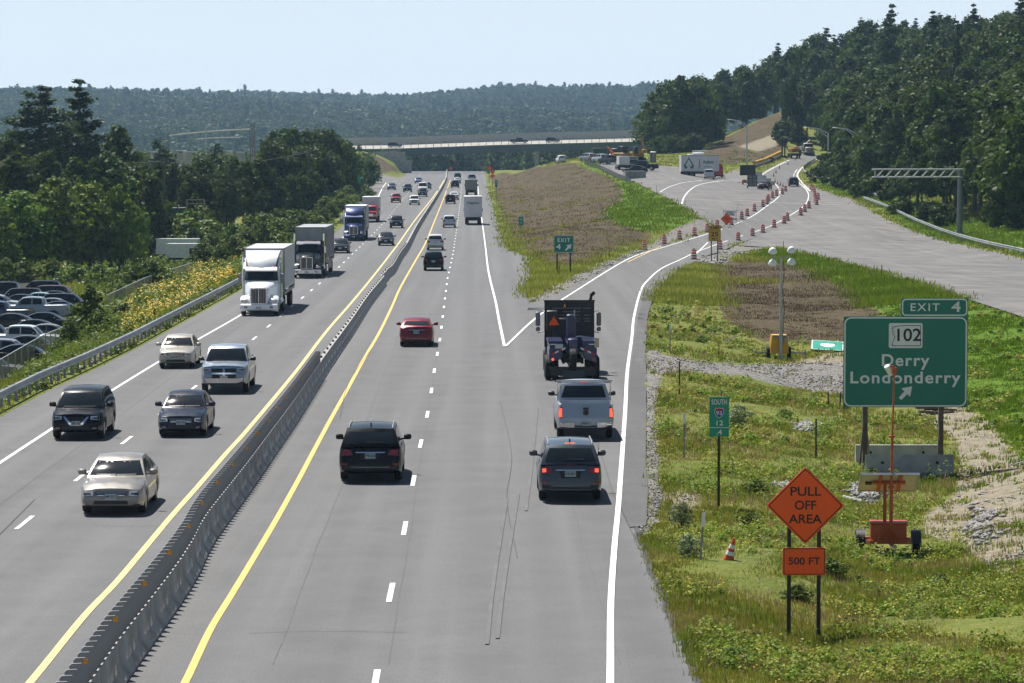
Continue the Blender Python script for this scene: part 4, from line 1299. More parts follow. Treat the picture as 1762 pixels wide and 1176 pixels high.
for i, (px, Z, h) in enumerate([(1415, 585, 4), (1432, 560, 5), (1446, 548, 4.5), (1470, 500, 4), (1495, 480, 4), (1530, 460, 3.2), (1440, 590, 6), (1458, 540, 5.5), (1550, 425, 2.5), (1590, 405, 2.5), (1620, 392, 3), (1705, 378, 3), (1730, 366, 3.4), (1757, 352, 4), (1352, 735, 5), (1372, 728, 4.5), (1345, 720, 2), (1312, 655, 1.2), (1325, 662, 1.2), (1124, 728, 3.6), (1136, 722, 4.3), (1148, 716, 3.6), (1161, 712, 4.3), (1174, 710, 3.6), (1188, 708, 4.3), (1203, 712, 3.6)]):
    tree_at('BUD', i % 2, 0, 0, 0, 'leafy shrub at the foot of the right hillside woods', 'shrub', 'shrubs at the foot of the right woods', 1.2, loc=at(px, Z), h=h)
for i, (px, Z, h) in enumerate([(1352, 722, 15), (1362, 728, 16)]):
    tree_at('BL', 3, 0, 0, 0, ['slender sunlit tree at the top edge of the brown slope, left of a pair', 'slender sunlit tree at the top edge of the brown slope, right of a pair'][i], wide=.5, loc=at(px, Z), h=h)

# ------------------------------------------------------------------ far woods as stuff
def scatter(name, P, sc, rz, protos, ids):
    me = bpy.data.meshes.new(name)
    me.vertices.add(len(P)); me.vertices.foreach_set('co', np.asarray(P, np.float32).ravel())
    for an, arr in (('sc', sc), ('rz', rz)):
        a = me.attributes.new(an, 'FLOAT', 'POINT'); a.data.foreach_set('value', np.asarray(arr, np.float32))
    a = me.attributes.new('idx', 'INT', 'POINT'); a.data.foreach_set('value', np.asarray(ids, np.int32))
    o = link(name, me)
    col = bpy.data.collections.new(name + '_kinds')
    for i, q in enumerate(protos):
        po = bpy.data.objects.new('%s_%02d' % (name, i), q); col.objects.link(po)
    g = bpy.data.node_groups.new(name, 'GeometryNodeTree')
    g.interface.new_socket('Geometry', in_out='INPUT', socket_type='NodeSocketGeometry')
    g.interface.new_socket('Geometry', in_out='OUTPUT', socket_type='NodeSocketGeometry')
    gi, go = g.nodes.new('NodeGroupInput'), g.nodes.new('NodeGroupOutput')
    ins = g.nodes.new('GeometryNodeInstanceOnPoints'); ci = g.nodes.new('GeometryNodeCollectionInfo')
    ci.inputs['Collection'].default_value = col; ci.inputs['Separate Children'].default_value = True; ci.inputs['Reset Children'].default_value = True
    ins.inputs['Pick Instance'].default_value = True
    def na(n, t):
        x = g.nodes.new('GeometryNodeInputNamedAttribute'); x.data_type = t; x.inputs['Name'].default_value = n
        return x.outputs['Attribute']
    cx = g.nodes.new('ShaderNodeCombineXYZ')
    L = g.links.new
    L(gi.outputs[0], ins.inputs['Points']); L(ci.outputs[0], ins.inputs['Instance']); L(na('idx', 'INT'), ins.inputs['Instance Index'])
    L(na('rz', 'FLOAT'), cx.inputs[2]); L(cx.outputs[0], ins.inputs['Rotation'])
    L(na('sc', 'FLOAT'), ins.inputs['Scale']); L(ins.outputs[0], go.inputs[0])
    md = o.modifiers.new('scatter', 'NODES'); md.node_group = g
    return tag(o, kind='stuff')

npr = np.random.RandomState(71)
def blob(seed, n, leaf, mat, tall=1.0):
    global npr
    npr = np.random.RandomState(seed)
    lb = [((npr.uniform(-2.4, 2.4), npr.uniform(-2.4, 2.4), npr.uniform(4, 10) * tall), (2.6, 2.6, 2.3 * tall)) for _ in range(7)] + [((0, 0, 6.5 * tall), (3.4, 3.4, 4.2 * tall))]
    return crown_mesh('far_crown', lb, n, leaf, mat, .5, .6)
HP = [blob(81, 330, 1.0, M_HILL), blob(82, 330, 1.0, M_HILL), blob(83, 330, 1.0, M_HILL, 1.25), pine(14, 6.5, 1, 84, 300, 1.0, M_HILLP, .2)[0], pine(16, 6, 2, 85, 300, 1.0, M_HILLP, .3)[0]]
npr = np.random.RandomState(72)
pts = []
y_ = 1500.0
while y_ < 4480:
    sp = 10.5 + (y_ - 1500) * .0011
    hw_ = y_ * .20 + 60
    xs_ = np.arange(-hw_, hw_, sp)
    pts.append(np.column_stack([xs_ + npr.uniform(-.45, .45, len(xs_)) * sp, y_ + npr.uniform(-.45, .45, len(xs_)) * sp]))
    y_ += sp * (1.0 if y_ < 4300 else .9)
P = np.vstack(pts)
z = terr(P[:, 0], P[:, 1])
cl = np.sin(P[:, 0] / 90 + np.sin(P[:, 1] / 130) * 2) + np.sin(P[:, 1] / 75 + 1)
pin = npr.rand(len(P)) < np.where(P[:, 1] < 1900, .85, np.where(cl > .7, .4, .06))
ids = np.where(pin, npr.randint(3, 5, len(P)), npr.randint(0, 3, len(P)))
sc_ = npr.uniform(.8, 1.35, len(P)) * np.where(npr.rand(len(P)) < .04, 1.2, 1) * np.where(P[:, 1] < 1900, .95, 1.05)
scatter('far_hill_forest', np.column_stack([P, z - .5]), sc_, npr.uniform(0, 6.28, len(P)), HP, ids)
print('far trees', len(P))
# woods right behind the bridge, seen under and beside it
pts = []
for _ in range(900):
    px_, Z_ = npr.uniform(560, 1150), npr.uniform(1120, 1480)
    pts.append(((px_ - 881) / FPX * Z_, Z_))
P = np.array(pts); P = P[(P[:, 1] > 1150) | (np.abs(P[:, 0] + 20) > 26)]
z = np.minimum(terr(P[:, 0], P[:, 1]), 3)
M_VALLEY = leaf_mat('valley_foliage', (0.030, 0.052, 0.014), (0.085, 0.125, 0.032), .35)
HP2 = [blob(91, 1100, .55, M_VALLEY), blob(92, 1100, .55, M_VALLEY, 1.2), pine(14, 6.5, 1, 94, 900, .5, M_NEEDLE, .2)[0]]
npr = np.random.RandomState(73)
ids = npr.choice([0, 0, 1, 2], len(P))
topz = CAMH + (HOR - npr.uniform(232, 262, len(P))) * P[:, 1] / FPX
hh = np.clip(topz - z, 7, 18)
scatter('woods_beyond_bridge', np.column_stack([P, z - .5]), hh / np.where(ids == 2, 14.0, np.where(ids == 1, 14.5, 12.0)), npr.uniform(0, 6.28, len(P)), HP2, ids)
# screening woods further back on the left
P = []
for _ in range(420):
    px_, Z_ = npr.uniform(-150, 640), npr.uniform(680, 1080)
    P.append(((px_ - 881) / FPX * Z_, Z_))
P = np.array(P); z = terr(P[:, 0], P[:, 1])
ids = npr.choice([0, 0, 1, 2], len(P))
topz = CAMH + (HOR - npr.uniform(255, 275, len(P))) * P[:, 1] / FPX
hh = np.clip(topz - z, 3, 15)
scatter('woods_behind_left_trees', np.column_stack([P, z - .5]), hh / np.where(ids == 2, 14.0, np.where(ids == 1, 14.5, 12.0)), npr.uniform(0, 6.28, len(P)), HP2, ids)

# ------------------------------------------------------------------ haze: real air between here and the hills
m = MB(); m.box((0, 2640, 70), (6900, 5560, 176))
N = NT('haze_air')
N.t.nodes.remove(N.p)
pv = N.n('ShaderNodeVolumePrincipled')
pv.inputs['Color'].default_value = (.46, .72, 1.0, 1)
pv.inputs['Density'].default_value = 0.00007
pv.inputs['Anisotropy'].default_value = .2
N.l(pv.outputs[0], N.out.inputs['Volume'])
o = m.build('haze', N.m, smooth=0)
tag(o, kind='stuff')
# ------------------------------------------------------------------ vehicles
def wheel_meshes(r, wd, rim_mat, spokes=5, _c={}):
    key = (round(r, 3), wd, rim_mat.name, spokes)
    if key in _c: return _c[key]
    h = wd / 2
    m = MB(); m.lathe([(r * .62, -h * .9), (r * .66, -h), (r * .90, -h), (r * .98, -h * .75), (r, -h * .3), (r, h * .3), (r * .98, h * .75), (r * .90, h), (r * .66, h), (r * .62, h * .9)], 20, 'x')
    t = m.mesh('tyre', M_TYRE)
    m = MB(); m.lathe([(r * .645, -h * .8), (r * .645, h * .55)], 20, 'x')
    for s in (-1, 1):
        m.lathe([(r * .12, s * h * .5), (r * .12, s * h * .86)], 10, 'x')
        m.lathe([(r * .56, s * h * .80), (r * .645, s * h * .80), (r * .645, s * h * .93), (r * .56, s * h * .93)], 20, 'x')
        for k in range(spokes):
            a = 2 * math.pi * k / spokes
            c, d = math.cos(a), math.sin(a)
            q = [(-.06 * r, .10 * r), (.06 * r, .10 * r), (.085 * r, .60 * r), (-.085 * r, .60 * r)]
            m.loft([[(s * h * .72, u * c - v * d, u * d + v * c) for u, v in q], [(s * h * .88, u * c - v * d, u * d + v * c) for u, v in q]])
    w_ = m.mesh('rim', rim_mat)
    _c[key] = (t, w_)
    return _c[key]
def add_wheel(parent, x, y, r, wd=.22, rim=None, spokes=5, name='wheel'):
    t, q = wheel_meshes(r, wd, rim or M_RIM, spokes)
    o = link(name, t, parent, (x, y, r))
    link('rim', q, o)
    return o

SPEC = {
 'sedan': dict(L=4.82, W=1.82, H=1.47, wb=2.76, fo=.95, r=.33, zb=.20, zs=[(-2.41, .62), (-2.36, .92), (-1.75, 1.03), (-.9, .98), (.95, .96), (1.9, .84), (2.30, .72), (2.41, .55)],
               A=(1.05, .97), B=(.22, 1.42), C=(-.92, 1.42), D=(-1.78, 1.04), pill=(-.30, -1.22), wbase=.91, wroof=.70),
 'suv': dict(L=4.68, W=1.85, H=1.70, wb=2.70, fo=.92, r=.36, zb=.26, zs=[(-2.34, .62), (-2.30, 1.02), (-2.1, 1.12), (-.9, 1.07), (1.05, 1.05), (1.9, .98), (2.24, .88), (2.34, .62)],
             A=(1.18, 1.06), B=(.50, 1.63), C=(-1.80, 1.63), D=(-2.22, 1.12), pill=(-.18, -1.15), wbase=.93, wroof=.74),
 'hatch': dict(L=4.46, W=1.80, H=1.46, wb=2.70, fo=.88, r=.33, zb=.20, zs=[(-2.23, .60), (-2.19, .95), (-2.0, 1.06), (-.9, .99), (.95, .96), (1.75, .86), (2.12, .74), (2.23, .55)],
               A=(1.12, .98), B=(.30, 1.41), C=(-1.30, 1.40), D=(-2.06, 1.05), pill=(-.26, -1.15), wbase=.92, wroof=.71),
 'pickup': dict(L=5.85, W=2.02, H=1.93, wb=3.65, fo=.98, r=.41, zb=.36, zs=[(-2.92, .78), (-2.90, 1.28), (-2.7, 1.30), (-1.0, 1.28), (1.3, 1.27), (2.3, 1.22), (2.80, 1.14), (2.92, .85)],
                A=(1.42, 1.27), B=(.80, 1.86), C=(-.72, 1.86), D=(-.98, 1.30), pill=(.05, -.80), wbase=.93, wroof=.76, bed=(-2.80, -1.06, .86)),
 'van': dict(L=5.4, W=1.98, H=2.05, wb=3.2, fo=.95, r=.36, zb=.28, zs=[(-2.7, .7), (-2.68, 1.10), (-2.5, 1.22), (1.5, 1.18), (2.2, 1.06), (2.62, .92), (2.7, .65)],
             A=(1.75, 1.18), B=(1.05, 1.97), C=(-2.40, 1.97), D=(-2.62, 1.20), pill=(.3, -1.0), wbase=.95, wroof=.84),
}

def body_mesh(s):
    L, W = s['L'], s['W'] / 2
    fy, ry = L / 2 - s['fo'], L / 2 - s['fo'] - s['wb']
    Ra = s['r'] + .075
    ys = set(np.round(np.linspace(-L / 2, L / 2, 45), 3))
    for yc in (fy, ry):
        for t in np.linspace(0, math.pi, 13): ys.add(round(yc + Ra * math.cos(t), 3))
        ys.add(round(yc + Ra + .01, 3)); ys.add(round(yc - Ra - .01, 3))
    ys = sorted(ys)
    zy, zz = zip(*s['zs'])
    bed = s.get('bed')
    if bed: ys = sorted(set(ys) | {bed[0], bed[0] - .02, bed[1], bed[1] + .02})
    m = MB(); rings = []
    for y in ys:
        fr = max(0, (y - (L / 2 - .85)) / .85); rr = max(0, (-y - (L / 2 - .6)) / .6)
        w_ = W * (1 - .15 * fr ** 2.4 - .10 * rr ** 2.6)
        zs = float(np.interp(y, zy, zz))
        zb = s['zb'] + .10 * max(0, (abs(y) - L / 2 + .35) / .35)
        ar = 0
        for yc in (fy, ry):
            d = abs(y - yc)
            if d <= Ra: ar = s['r'] + math.sqrt(max(0, Ra * Ra - d * d))
        zl = max(zb + .05, ar)
        z3 = max(zb + .34 * (zs - zb), ar + .03); z4 = max(zb + .70 * (zs - zb), z3 + .02)
        c = .045 if y > s['A'][0] - .2 else .03
        half = [(0, zb), (.66 * w_, zb), (.965 * w_, zl), (1.0 * w_, z3), (.99 * w_, z4), (.955 * w_, max(zs - .035, z4 + .01)), (.90 * w_, zs), (.5 * w_, zs + .7 * c), (0, zs + c)]
        if bed and bed[0] <= y <= bed[1]:
            half[6] = (.89 * w_, zs + .002); half[7] = (.85 * w_, bed[2]); half[8] = (0, bed[2])
        elif bed and y < bed[1] + .1:
            half[7] = (.5 * w_, zs + .003); half[8] = (0, zs + .004)
        rings.append([(x, y, z) for x, z in half] + [(-x, y, z) for x, z in half[-2:0:-1]])
    m.loft(rings)
    # cabin
    (ya, za), (yb, zb_), (yc, zc), (yd, zd) = s['A'], s['B'], s['C'], s['D']
    prof = [(ya, za - .03), (ya + (yb - ya) * .35, za + (zb_ - za) * .40), (ya + (yb - ya) * .7, za + (zb_ - za) * .76), (yb, zb_ - .01), (yb + (yc - yb) * .15, zb_ + .025), (yb + (yc - yb) * .5, zb_ + .045), (yb + (yc - yb) * .85, zc + .025), (yc, zc - .01),
            (yc + (yd - yc) * .35, zc + (zd - zc) * .30), (yc + (yd - yc) * .7, zc + (zd - zc) * .66), (yd, zd - .03)]
    s['prof'] = prof
    us = np.linspace(-1, 1, 9); V = []; n = len(prof)
    belt = lambda y: float(np.interp(y, zy, zz))
    def hw(y, z):
        b = belt(y); t = min(1, max(0, (z - b) / max(.1, zb_ - b)))
        return W * (s['wbase'] * (1 - t) + s['wroof'] * t)
    s['hw'] = hw; s['belt'] = belt
    for (y, z) in prof:
        h = hw(y, z); front = 1 if y > yb - .01 else (-1 if y < yc + .01 else 0)
        cr = .05 if front == 0 else .03
        row = [(u * h, y + front * .09 * (1 - u * u), z + cr * (1 - u * u)) for u in us]
        b = min(belt(y) - .03, z - .005)
        wb_ = W * s['wbase']
        row = [(-wb_, y, b), (-(h + (wb_ - h) * .5) - .012, y, (z + b) / 2), (-h - .012, y, z - .045 * (z - b > .1))] + row + [(h + .012, y, z - .045 * (z - b > .1)), (h + (wb_ - h) * .5 + .012, y, (z + b) / 2), (wb_, y, b)]
        V.append(row)
    k = len(V[0])
    m.add([p for r_ in V for p in r_], [(i * k + j, i * k + j + 1, (i + 1) * k + j + 1, (i + 1) * k + j) for i in range(n - 1) for j in range(k - 1)])
    return m

class Decal:
    def __init__(self, mb):
        vs = [Vector(v) for v in mb.v]
        self.b = BVHTree.FromPolygons(vs, mb.f)
    def quad(self, m, corners, axis, n=6, k=4, off=.012, mi=0, default=None):
        """corners: (a,z) x4 counter-clockwise, a is x for front/rear, y for sides; projected on the body"""
        c = [np.array(q, float) for q in corners]
        V = []
        for i in range(k + 1):
            for j in range(n + 1):
                u, v = j / n, i / k
                p = (c[0] * (1 - u) + c[1] * u) * (1 - v) + (c[3] * (1 - u) + c[2] * u) * v
                if axis == 'f': o, d = Vector((p[0], 9, p[1])), Vector((0, -1, 0))
                elif axis == 'b': o, d = Vector((p[0], -9, p[1])), Vector((0, 1, 0))
                elif axis == 'r': o, d = Vector((9, p[0], p[1])), Vector((-1, 0, 0))
                elif axis == 'l': o, d = Vector((-9, p[0], p[1])), Vector((1, 0, 0))
                else: o, d = Vector((p[0], p[1], 9)), Vector((0, 0, -1))
                h, nn, _, _ = self.b.ray_cast(o, d)
                if h is None:
                    h = o + d * (9 - (default or 0))
                V.append(h - d * off)
        w_ = n + 1
        m.add(V, [(i * w_ + j, i * w_ + j + 1, (i + 1) * w_ + j + 1, (i + 1) * w_ + j) for i in range(k) for j in range(n)], mi)

_PROTO = {}
def car(name, label, cat, typ, rgb, loc, rz, group=None, near=False, flake=0.0, plate=None, brake=False, rails=False, rim=None, grille='wide', two_tone=None, rack=False, dims=None, lit=False):
    s = dict(SPEC[typ])
    if dims: s.update(dims)
    key = (typ, str(dims))
    if key not in _PROTO:
        mb = body_mesh(s)
        _PROTO[key] = (mb, Decal(mb), s)
    mb, D, s = _PROTO[key]
    L, W = s['L'], s['W'] / 2
    root = thing(name, label, cat, loc, rz, group)
    P = paint(rgb, flake)
    body = mb.build('body', P, root)
    (ya, za), (yb, zb_), (yc, zc), (yd, zd) = s['A'], s['B'], s['C'], s['D']
    wb, wr = W * s['wbase'], W * s['wroof']
    prof = s['prof']; py_, pz_ = zip(*prof[::-1])
    roofz = lambda y: float(np.interp(y, py_, pz_))
    # glass
    m = MB(); D.quad(m, [(-wb * .93, za + .035), (wb * .93, za + .035), (wr * .94, zb_ - .055), (-wr * .94, zb_ - .055)], 'f', 10, 6); m.build('windshield', M_GLASS, root)
    m = MB(); D.quad(m, [(-wb * .86, zd + .07), (wb * .86, zd + .07), (wr * .88, zc - .075), (-wr * .88, zc - .075)], 'b', 10, 5); m.build('rear_window', M_GLASS, root)
    pb, pc = s['pill']
    wins = [(ya - .28, pb + .04), (pb - .04, pc + .04)]
    if yd + .25 < pc - .25 and not s.get('bed'): wins.append((pc - .05, yc - .05 if typ in ('suv', 'van') else yd + .42))
    for sd in ('r', 'l'):
        for y1, y0 in wins:
            m = MB(); n = 6; cols = []
            yy_ = np.linspace(y0, y1, n + 1)
            for a, b in zip(yy_[:-1], yy_[1:]):
                za0, zb0 = s['belt'](a) + .055, s['belt'](b) + .055
                zt0, zt1 = max(za0 + .01, roofz(a) - .085), max(zb0 + .01, roofz(b) - .085)
                D.quad(m, [(a, za0), (b, zb0), (b, zt1), (a, zt0)], sd, 1, 3)
            m.build('side_window', M_GLASS, root)
    # front
    zf = s['belt'](L / 2 - .25); zl = s['zb']
    t = typ
    hy0, hy1 = (zf - .22, zf - .04)
    for sg in (-1, 1):
        m = MB(); D.quad(m, [(sg * W * .54, hy0 + .03), (sg * W * .88, hy0 + .01), (sg * W * .87, hy1 - .02), (sg * W * .56, hy1 - .03)], 'f', 4, 3); h = m.build('headlight', M_HEAD if not lit else M_HEAD, root)
    m = MB()
    if grille == 'cross':
        D.quad(m, [(-W * .50, zl + .28), (W * .50, zl + .28), (W * .52, zf - .07), (-W * .52, zf - .07)], 'f', 8, 5, .014)
    elif grille == 'vee':
        D.quad(m, [(-W * .34, zl + .26), (W * .34, zl + .26), (W * .50, zf - .10), (-W * .50, zf - .10)], 'f', 6, 4, .014)
    else:
        D.quad(m, [(-W * .42, zf - .24), (W * .42, zf - .24), (W * .50, zf - .09), (-W * .50, zf - .09)], 'f', 6, 3, .014)
    g = m.build('grille', M_BLACK, root)
    if near:
        m = MB()
        if grille == 'cross':
            D.quad(m, [(-.05, zl + .28), (.05, zl + .28), (.05, zf - .07), (-.05, zf - .07)], 'f', 2, 5, .03)
            zm = (zl + .28 + zf - .07) / 2
            D.quad(m, [(-W * .5, zm - .035), (W * .5, zm - .035), (W * .5, zm + .035), (-W * .5, zm + .035)], 'f', 8, 1, .03)
            for a in (zl + .24, zf - .09): D.quad(m, [(-W * .53, a), (W * .53, a), (W * .53, a + .06), (-W * .53, a + .06)], 'f', 8, 1, .03)
        elif grille == 'vee':
            for sg in (-1, 1): D.quad(m, [(sg * .10, zl + .27), (sg * .22, zl + .27), (sg * .46, zf - .09), (sg * .38, zf - .09)], 'f', 3, 4, .03)
            D.quad(m, [(-.16, zl + .25), (.16, zl + .25), (.18, zl + .32), (-.18, zl + .32)], 'f', 4, 1, .03)
        else:
            for a in np.linspace(zf - .23, zf - .11, 4): D.quad(m, [(-W * .44, a), (W * .44, a), (W * .44, a + .014), (-W * .44, a + .014)], 'f', 6, 1, .024)
        m.build('grille_trim', M_CHROME, g)
        m = MB(); m.lathe([(.01, 0), (.07, 0), (.07, .02), (.01, .02)], 12, 'y', (0, 0, 0))
    m = MB(); D.quad(m, [(-W * .55, zl + .12), (W * .55, zl + .12), (W * .50, zl + .23), (-W * .50, zl + .23)], 'f', 6, 2, .014); m.build('lower_intake', M_BLACK, root)
    if near or two_tone:
        if two_tone == 'chrome_bumper':
            m = MB(); D.quad(m, [(-W * .88, zl + .10), (W * .88, zl + .10), (W * .88, zl + .30), (-W * .88, zl + .30)], 'f', 10, 3, .05); m.build('front_bumper', M_CHROME, root)
            m = MB()
            for sg in (-1, 1): D.quad(m, [(sg * W * .40, zl + .10), (sg * W * .90, zl + .12), (sg * W * .90, zl + .28), (sg * W * .40, zl + .28)], 'b', 5, 3, .06)
            m.build('rear_bumper', M_CHROME, root)
    # rear
    zr_ = s['belt'](-L / 2 + .12)
    for sg in (-1, 1):
        m = MB()
        if typ == 'pickup': D.quad(m, [(sg * W * .82, zr_ - .50), (sg * W * .95, zr_ - .50), (sg * W * .95, zr_ - .10), (sg * W * .82, zr_ - .10)], 'b', 2, 4, .02)
        elif typ == 'van': D.quad(m, [(sg * W * .80, zr_ - .40), (sg * W * .93, zr_ - .40), (sg * W * .93, zr_ + .15), (sg * W * .80, zr_ + .15)], 'b', 2, 4, .02)
        else: D.quad(m, [(sg * W * .55, zr_ - .20), (sg * W * .93, zr_ - .22), (sg * W * .91, zr_ - .01), (sg * W * .62, zr_ - .04)], 'b', 4, 3, .02)
        tl = m.build('taillight', M_TAIL, root)
        if brake:
            m = MB(); D.quad(m, [(sg * W * .76, zr_ - .17), (sg * W * .88, zr_ - .18), (sg * W * .88, zr_ - .07), (sg * W * .76, zr_ - .07)], 'b', 2, 2, .03) if typ != 'pickup' else D.quad(m, [(sg * W * .83, zr_ - .46), (sg * W * .94, zr_ - .46), (sg * W * .94, zr_ - .16), (sg * W * .83, zr_ - .16)], 'b', 2, 2, .03)
            m.build('lit_bulb', M_BRAKE, tl)
    if brake:
        m = MB(); m.box((0, yc - (-.02 if typ != 'pickup' else .0) + (.06 if typ == 'suv' else 0), zc + .035), (.30, .06, .035)); m.build('high_brake_light', M_BRAKE, root)
    m = MB(); D.quad(m, [(-W * .86, zl + .07), (W * .86, zl + .07), (W * .86, zl + (.17 if typ != 'suv' else .26)), (-W * .86, zl + (.17 if typ != 'suv' else .26))], 'b', 8, 2, .016); m.build('rear_valance', M_BLACK, root)
    for ax in ('f', 'b'):
        m = MB(); zp = (zl + .26 if ax == 'f' else (zr_ - .30 if typ != 'pickup' else zl + .16))
        D.quad(m, [(-.16, zp), (.16, zp), (.16, zp + .16), (-.16, zp + .16)], ax, 2, 2, .045)
        pl = m.build('license_plate', M_PLATE, root)
        if plate:
            ypl = (L / 2 if ax == 'f' else -L / 2)
            yv = [v.co.y for v in pl.data.vertices]
            yt = max(yv) + .012 if ax == 'f' else min(yv) - .012
            text(plate, .115, pl, (0, yt, zp + .08), M_PLATETXT, 'plate_characters', (math.pi / 2, 0, math.pi if ax == 'f' else 0), sx=.8, bold=.01)
    if near:
        for sg in (-1, 1):
            m = MB(); D.quad(m, [(sg * W * .60, hy0 + .06), (sg * W * .84, hy0 + .045), (sg * W * .84, hy0 + .10), (sg * W * .62, hy0 + .10)], 'f', 3, 1, .022); m.build('lamp_shade', M_BLACK, root)
            if not brake or typ != 'pickup':
                m = MB(); D.quad(m, [(sg * W * .60, zl + .13), (sg * W * .78, zl + .13), (sg * W * .78, zl + .20), (sg * W * .62, zl + .20)], 'f', 2, 1, .018); m.build('fog_lamp', M_GREY, root)
        if typ != 'pickup':
            m = MB(); D.quad(m, [(-W * .46, zr_ - .13), (W * .46, zr_ - .13), (W * .46, zr_ - .10), (-W * .46, zr_ - .10)], 'b', 8, 1, .03); m.build('rear_trim', M_CHROME, root)
            m = MB(); D.quad(m, [(-W * .30, zr_ - .34), (W * .30, zr_ - .34), (W * .34, zr_ - .14), (-W * .34, zr_ - .14)], 'b', 6, 2, .012); m.build('plate_recess', M_BLACK, root)
            m = MB(); D.quad(m, [(-W * .60, zl + .22), (W * .60, zl + .22), (W * .60, zl + .25), (-W * .60, zl + .25)], 'b', 8, 1, .03); m.build('bumper_trim', M_GREY, root)
            for sg in (-1, 1):
                m = MB(); D.quad(m, [(sg * W * .72, zl + .30), (sg * W * .90, zl + .30), (sg * W * .90, zl + .36), (sg * W * .72, zl + .36)], 'b', 2, 1, .02); m.build('rear_reflector', M_TAIL, root)
        m = MB()
        for sd in ('r', 'l'):
            for yh in (pb, pc, ya - .10):
                D.quad(m, [(yh - .008, zl + .22), (yh + .008, zl + .22), (yh + .008, s['belt'](yh) - .02), (yh - .008, s['belt'](yh) - .02)], sd, 1, 5, .006)
            D.quad(m, [(ry + .55, zl + .02), (fy_ - .55, zl + .02), (fy_ - .55, zl + .13), (ry + .55, zl + .13)], sd, 8, 1, .01) if False else None
        m.build('door_seams', M_BLACK, root)
        m = MB()
        for x in (-.28, .30): D.quad(m, [(x - .28, za + .05), (x + .26, za + .045), (x + .26, za + .065), (x - .28, za + .07)], 'f', 4, 1, .02)
        m.build('wipers', M_BLACK, root)
    # wheels, mirrors
    fy = L / 2 - s['fo']; ry = fy - s['wb']
    for yw in (fy, ry):
        for sg in (-1, 1): add_wheel(root, sg * (W - .14), yw, s['r'], .23, rim)
    for sg in (-1, 1):
        m = MB(); m.box((sg * (W + .10), ya - .42, s['belt'](ya - .4) + .10), (.24, .12, .17), bev=.04); m.box((sg * (W - .04), ya - .40, s['belt'](ya - .4) + .04), (.12, .05, .05))
        m.build('mirror', M_BLACK if typ == 'pickup' or not near else P, root)
    if near and typ != 'van':
        for sg, sd in ((1, 'r'), (-1, 'l')):
            for yh in (pb + .16, pc + .16):
                m = MB(); D.quad(m, [(yh, s['belt'](yh) - .17), (yh + .18, s['belt'](yh) - .17), (yh + .18, s['belt'](yh) - .14), (yh, s['belt'](yh) - .14)], sd, 2, 1, .03)
                m.build('door_handle', M_CHROME if typ == 'pickup' else P, root)
    if rails:
        for sg in (-1, 1):
            m = MB(); m.tube([(sg * wr * .93, yb - .1, zb_ + .0), (sg * wr * .93, yb - .3, zb_ + .07), (sg * wr * .93, yc + .3, zb_ + .075), (sg * wr * .93, yc + .1, zb_ + .01)], .022, 6); m.build('roof_rail', M_GREY, root)
        m = MB(); m.prism([(yc + .28, zc + .06), (yc + .46, zc + .06), (yc + .30, zc + .16)], -.02, .02, plane='yz'); m.build('antenna_fin', M_BLACK, root)
        m = MB(); m.box((.12, yd - .02, zd + .13), (.55, .03, .025)); m.build('rear_wiper', M_BLACK, root)
    if rack:
        m = MB()
        for yk in (s['bed'][1] - .1,):
            m.tube([(-W * .93, yk, 1.28), (-W * .93, yk, 1.98), (W * .93, yk, 1.98), (W * .93, yk, 1.28)], .03, 6)
            m.tube([(-W * 1.0, yk - .02, 1.98), (W * 1.0, yk - .02, 1.98)], .035, 6)
        m.tube([(-W * .93, yk, 1.92), (W * .93, yk, 1.92)], .02, 6)
        m.build('ladder_rack', M_GALV, root)
        m = MB(); D.quad(m, [(-W * .78, .80), (W * .78, .80), (W * .78, 1.22), (-W * .78, 1.22)], 'b', 6, 3, .012); m.build('tailgate', P, root)
        m = MB(); m.box((0, -L / 2 - .05, 1.14), (.20, .03, .07)); m.build('tailgate_handle', M_BLACK, root)
        m = MB(); m.lathe([(.01, 0), (.10, 0), (.10, .02), (.01, .02)], 14, 'y', (0, -L / 2 - .06, 1.0)); e = m.build('emblem', M_BLACK, root); e.scale = (1, 1, 1)
    return root

def road_dir(y):
    return math.atan2(-(bx(min(y + 20, 1080)) - bx(y - 10)), 30)
def place(px, py, axle, toward, fn=GH, hd=None):
    x, y = fn(px, py)[:2]
    rz = (road_dir(y) if hd is None else hd) + (math.pi if toward else 0)
    c, s_ = math.cos(rz), math.sin(rz)
    X, Y = x + s_ * axle, y - c * axle
    return (X, Y, float(zroad(Y)) + .012), rz
def traffic(name, label, cat, typ, rgb, px, py, toward, group, **kw):
    s = dict(SPEC[typ]); s.update(kw.get('dims') or {})
    fy = s['L'] / 2 - s['fo']; ry = fy - s['wb']
    loc, rz = place(px, py, (fy + s['r'] * .3) if toward else (ry - s['r'] * .3), toward)
    return car(name, label, cat, typ, rgb, loc, rz, group, **kw)
OUT, INC = 'traffic heading away from the camera', 'oncoming traffic'
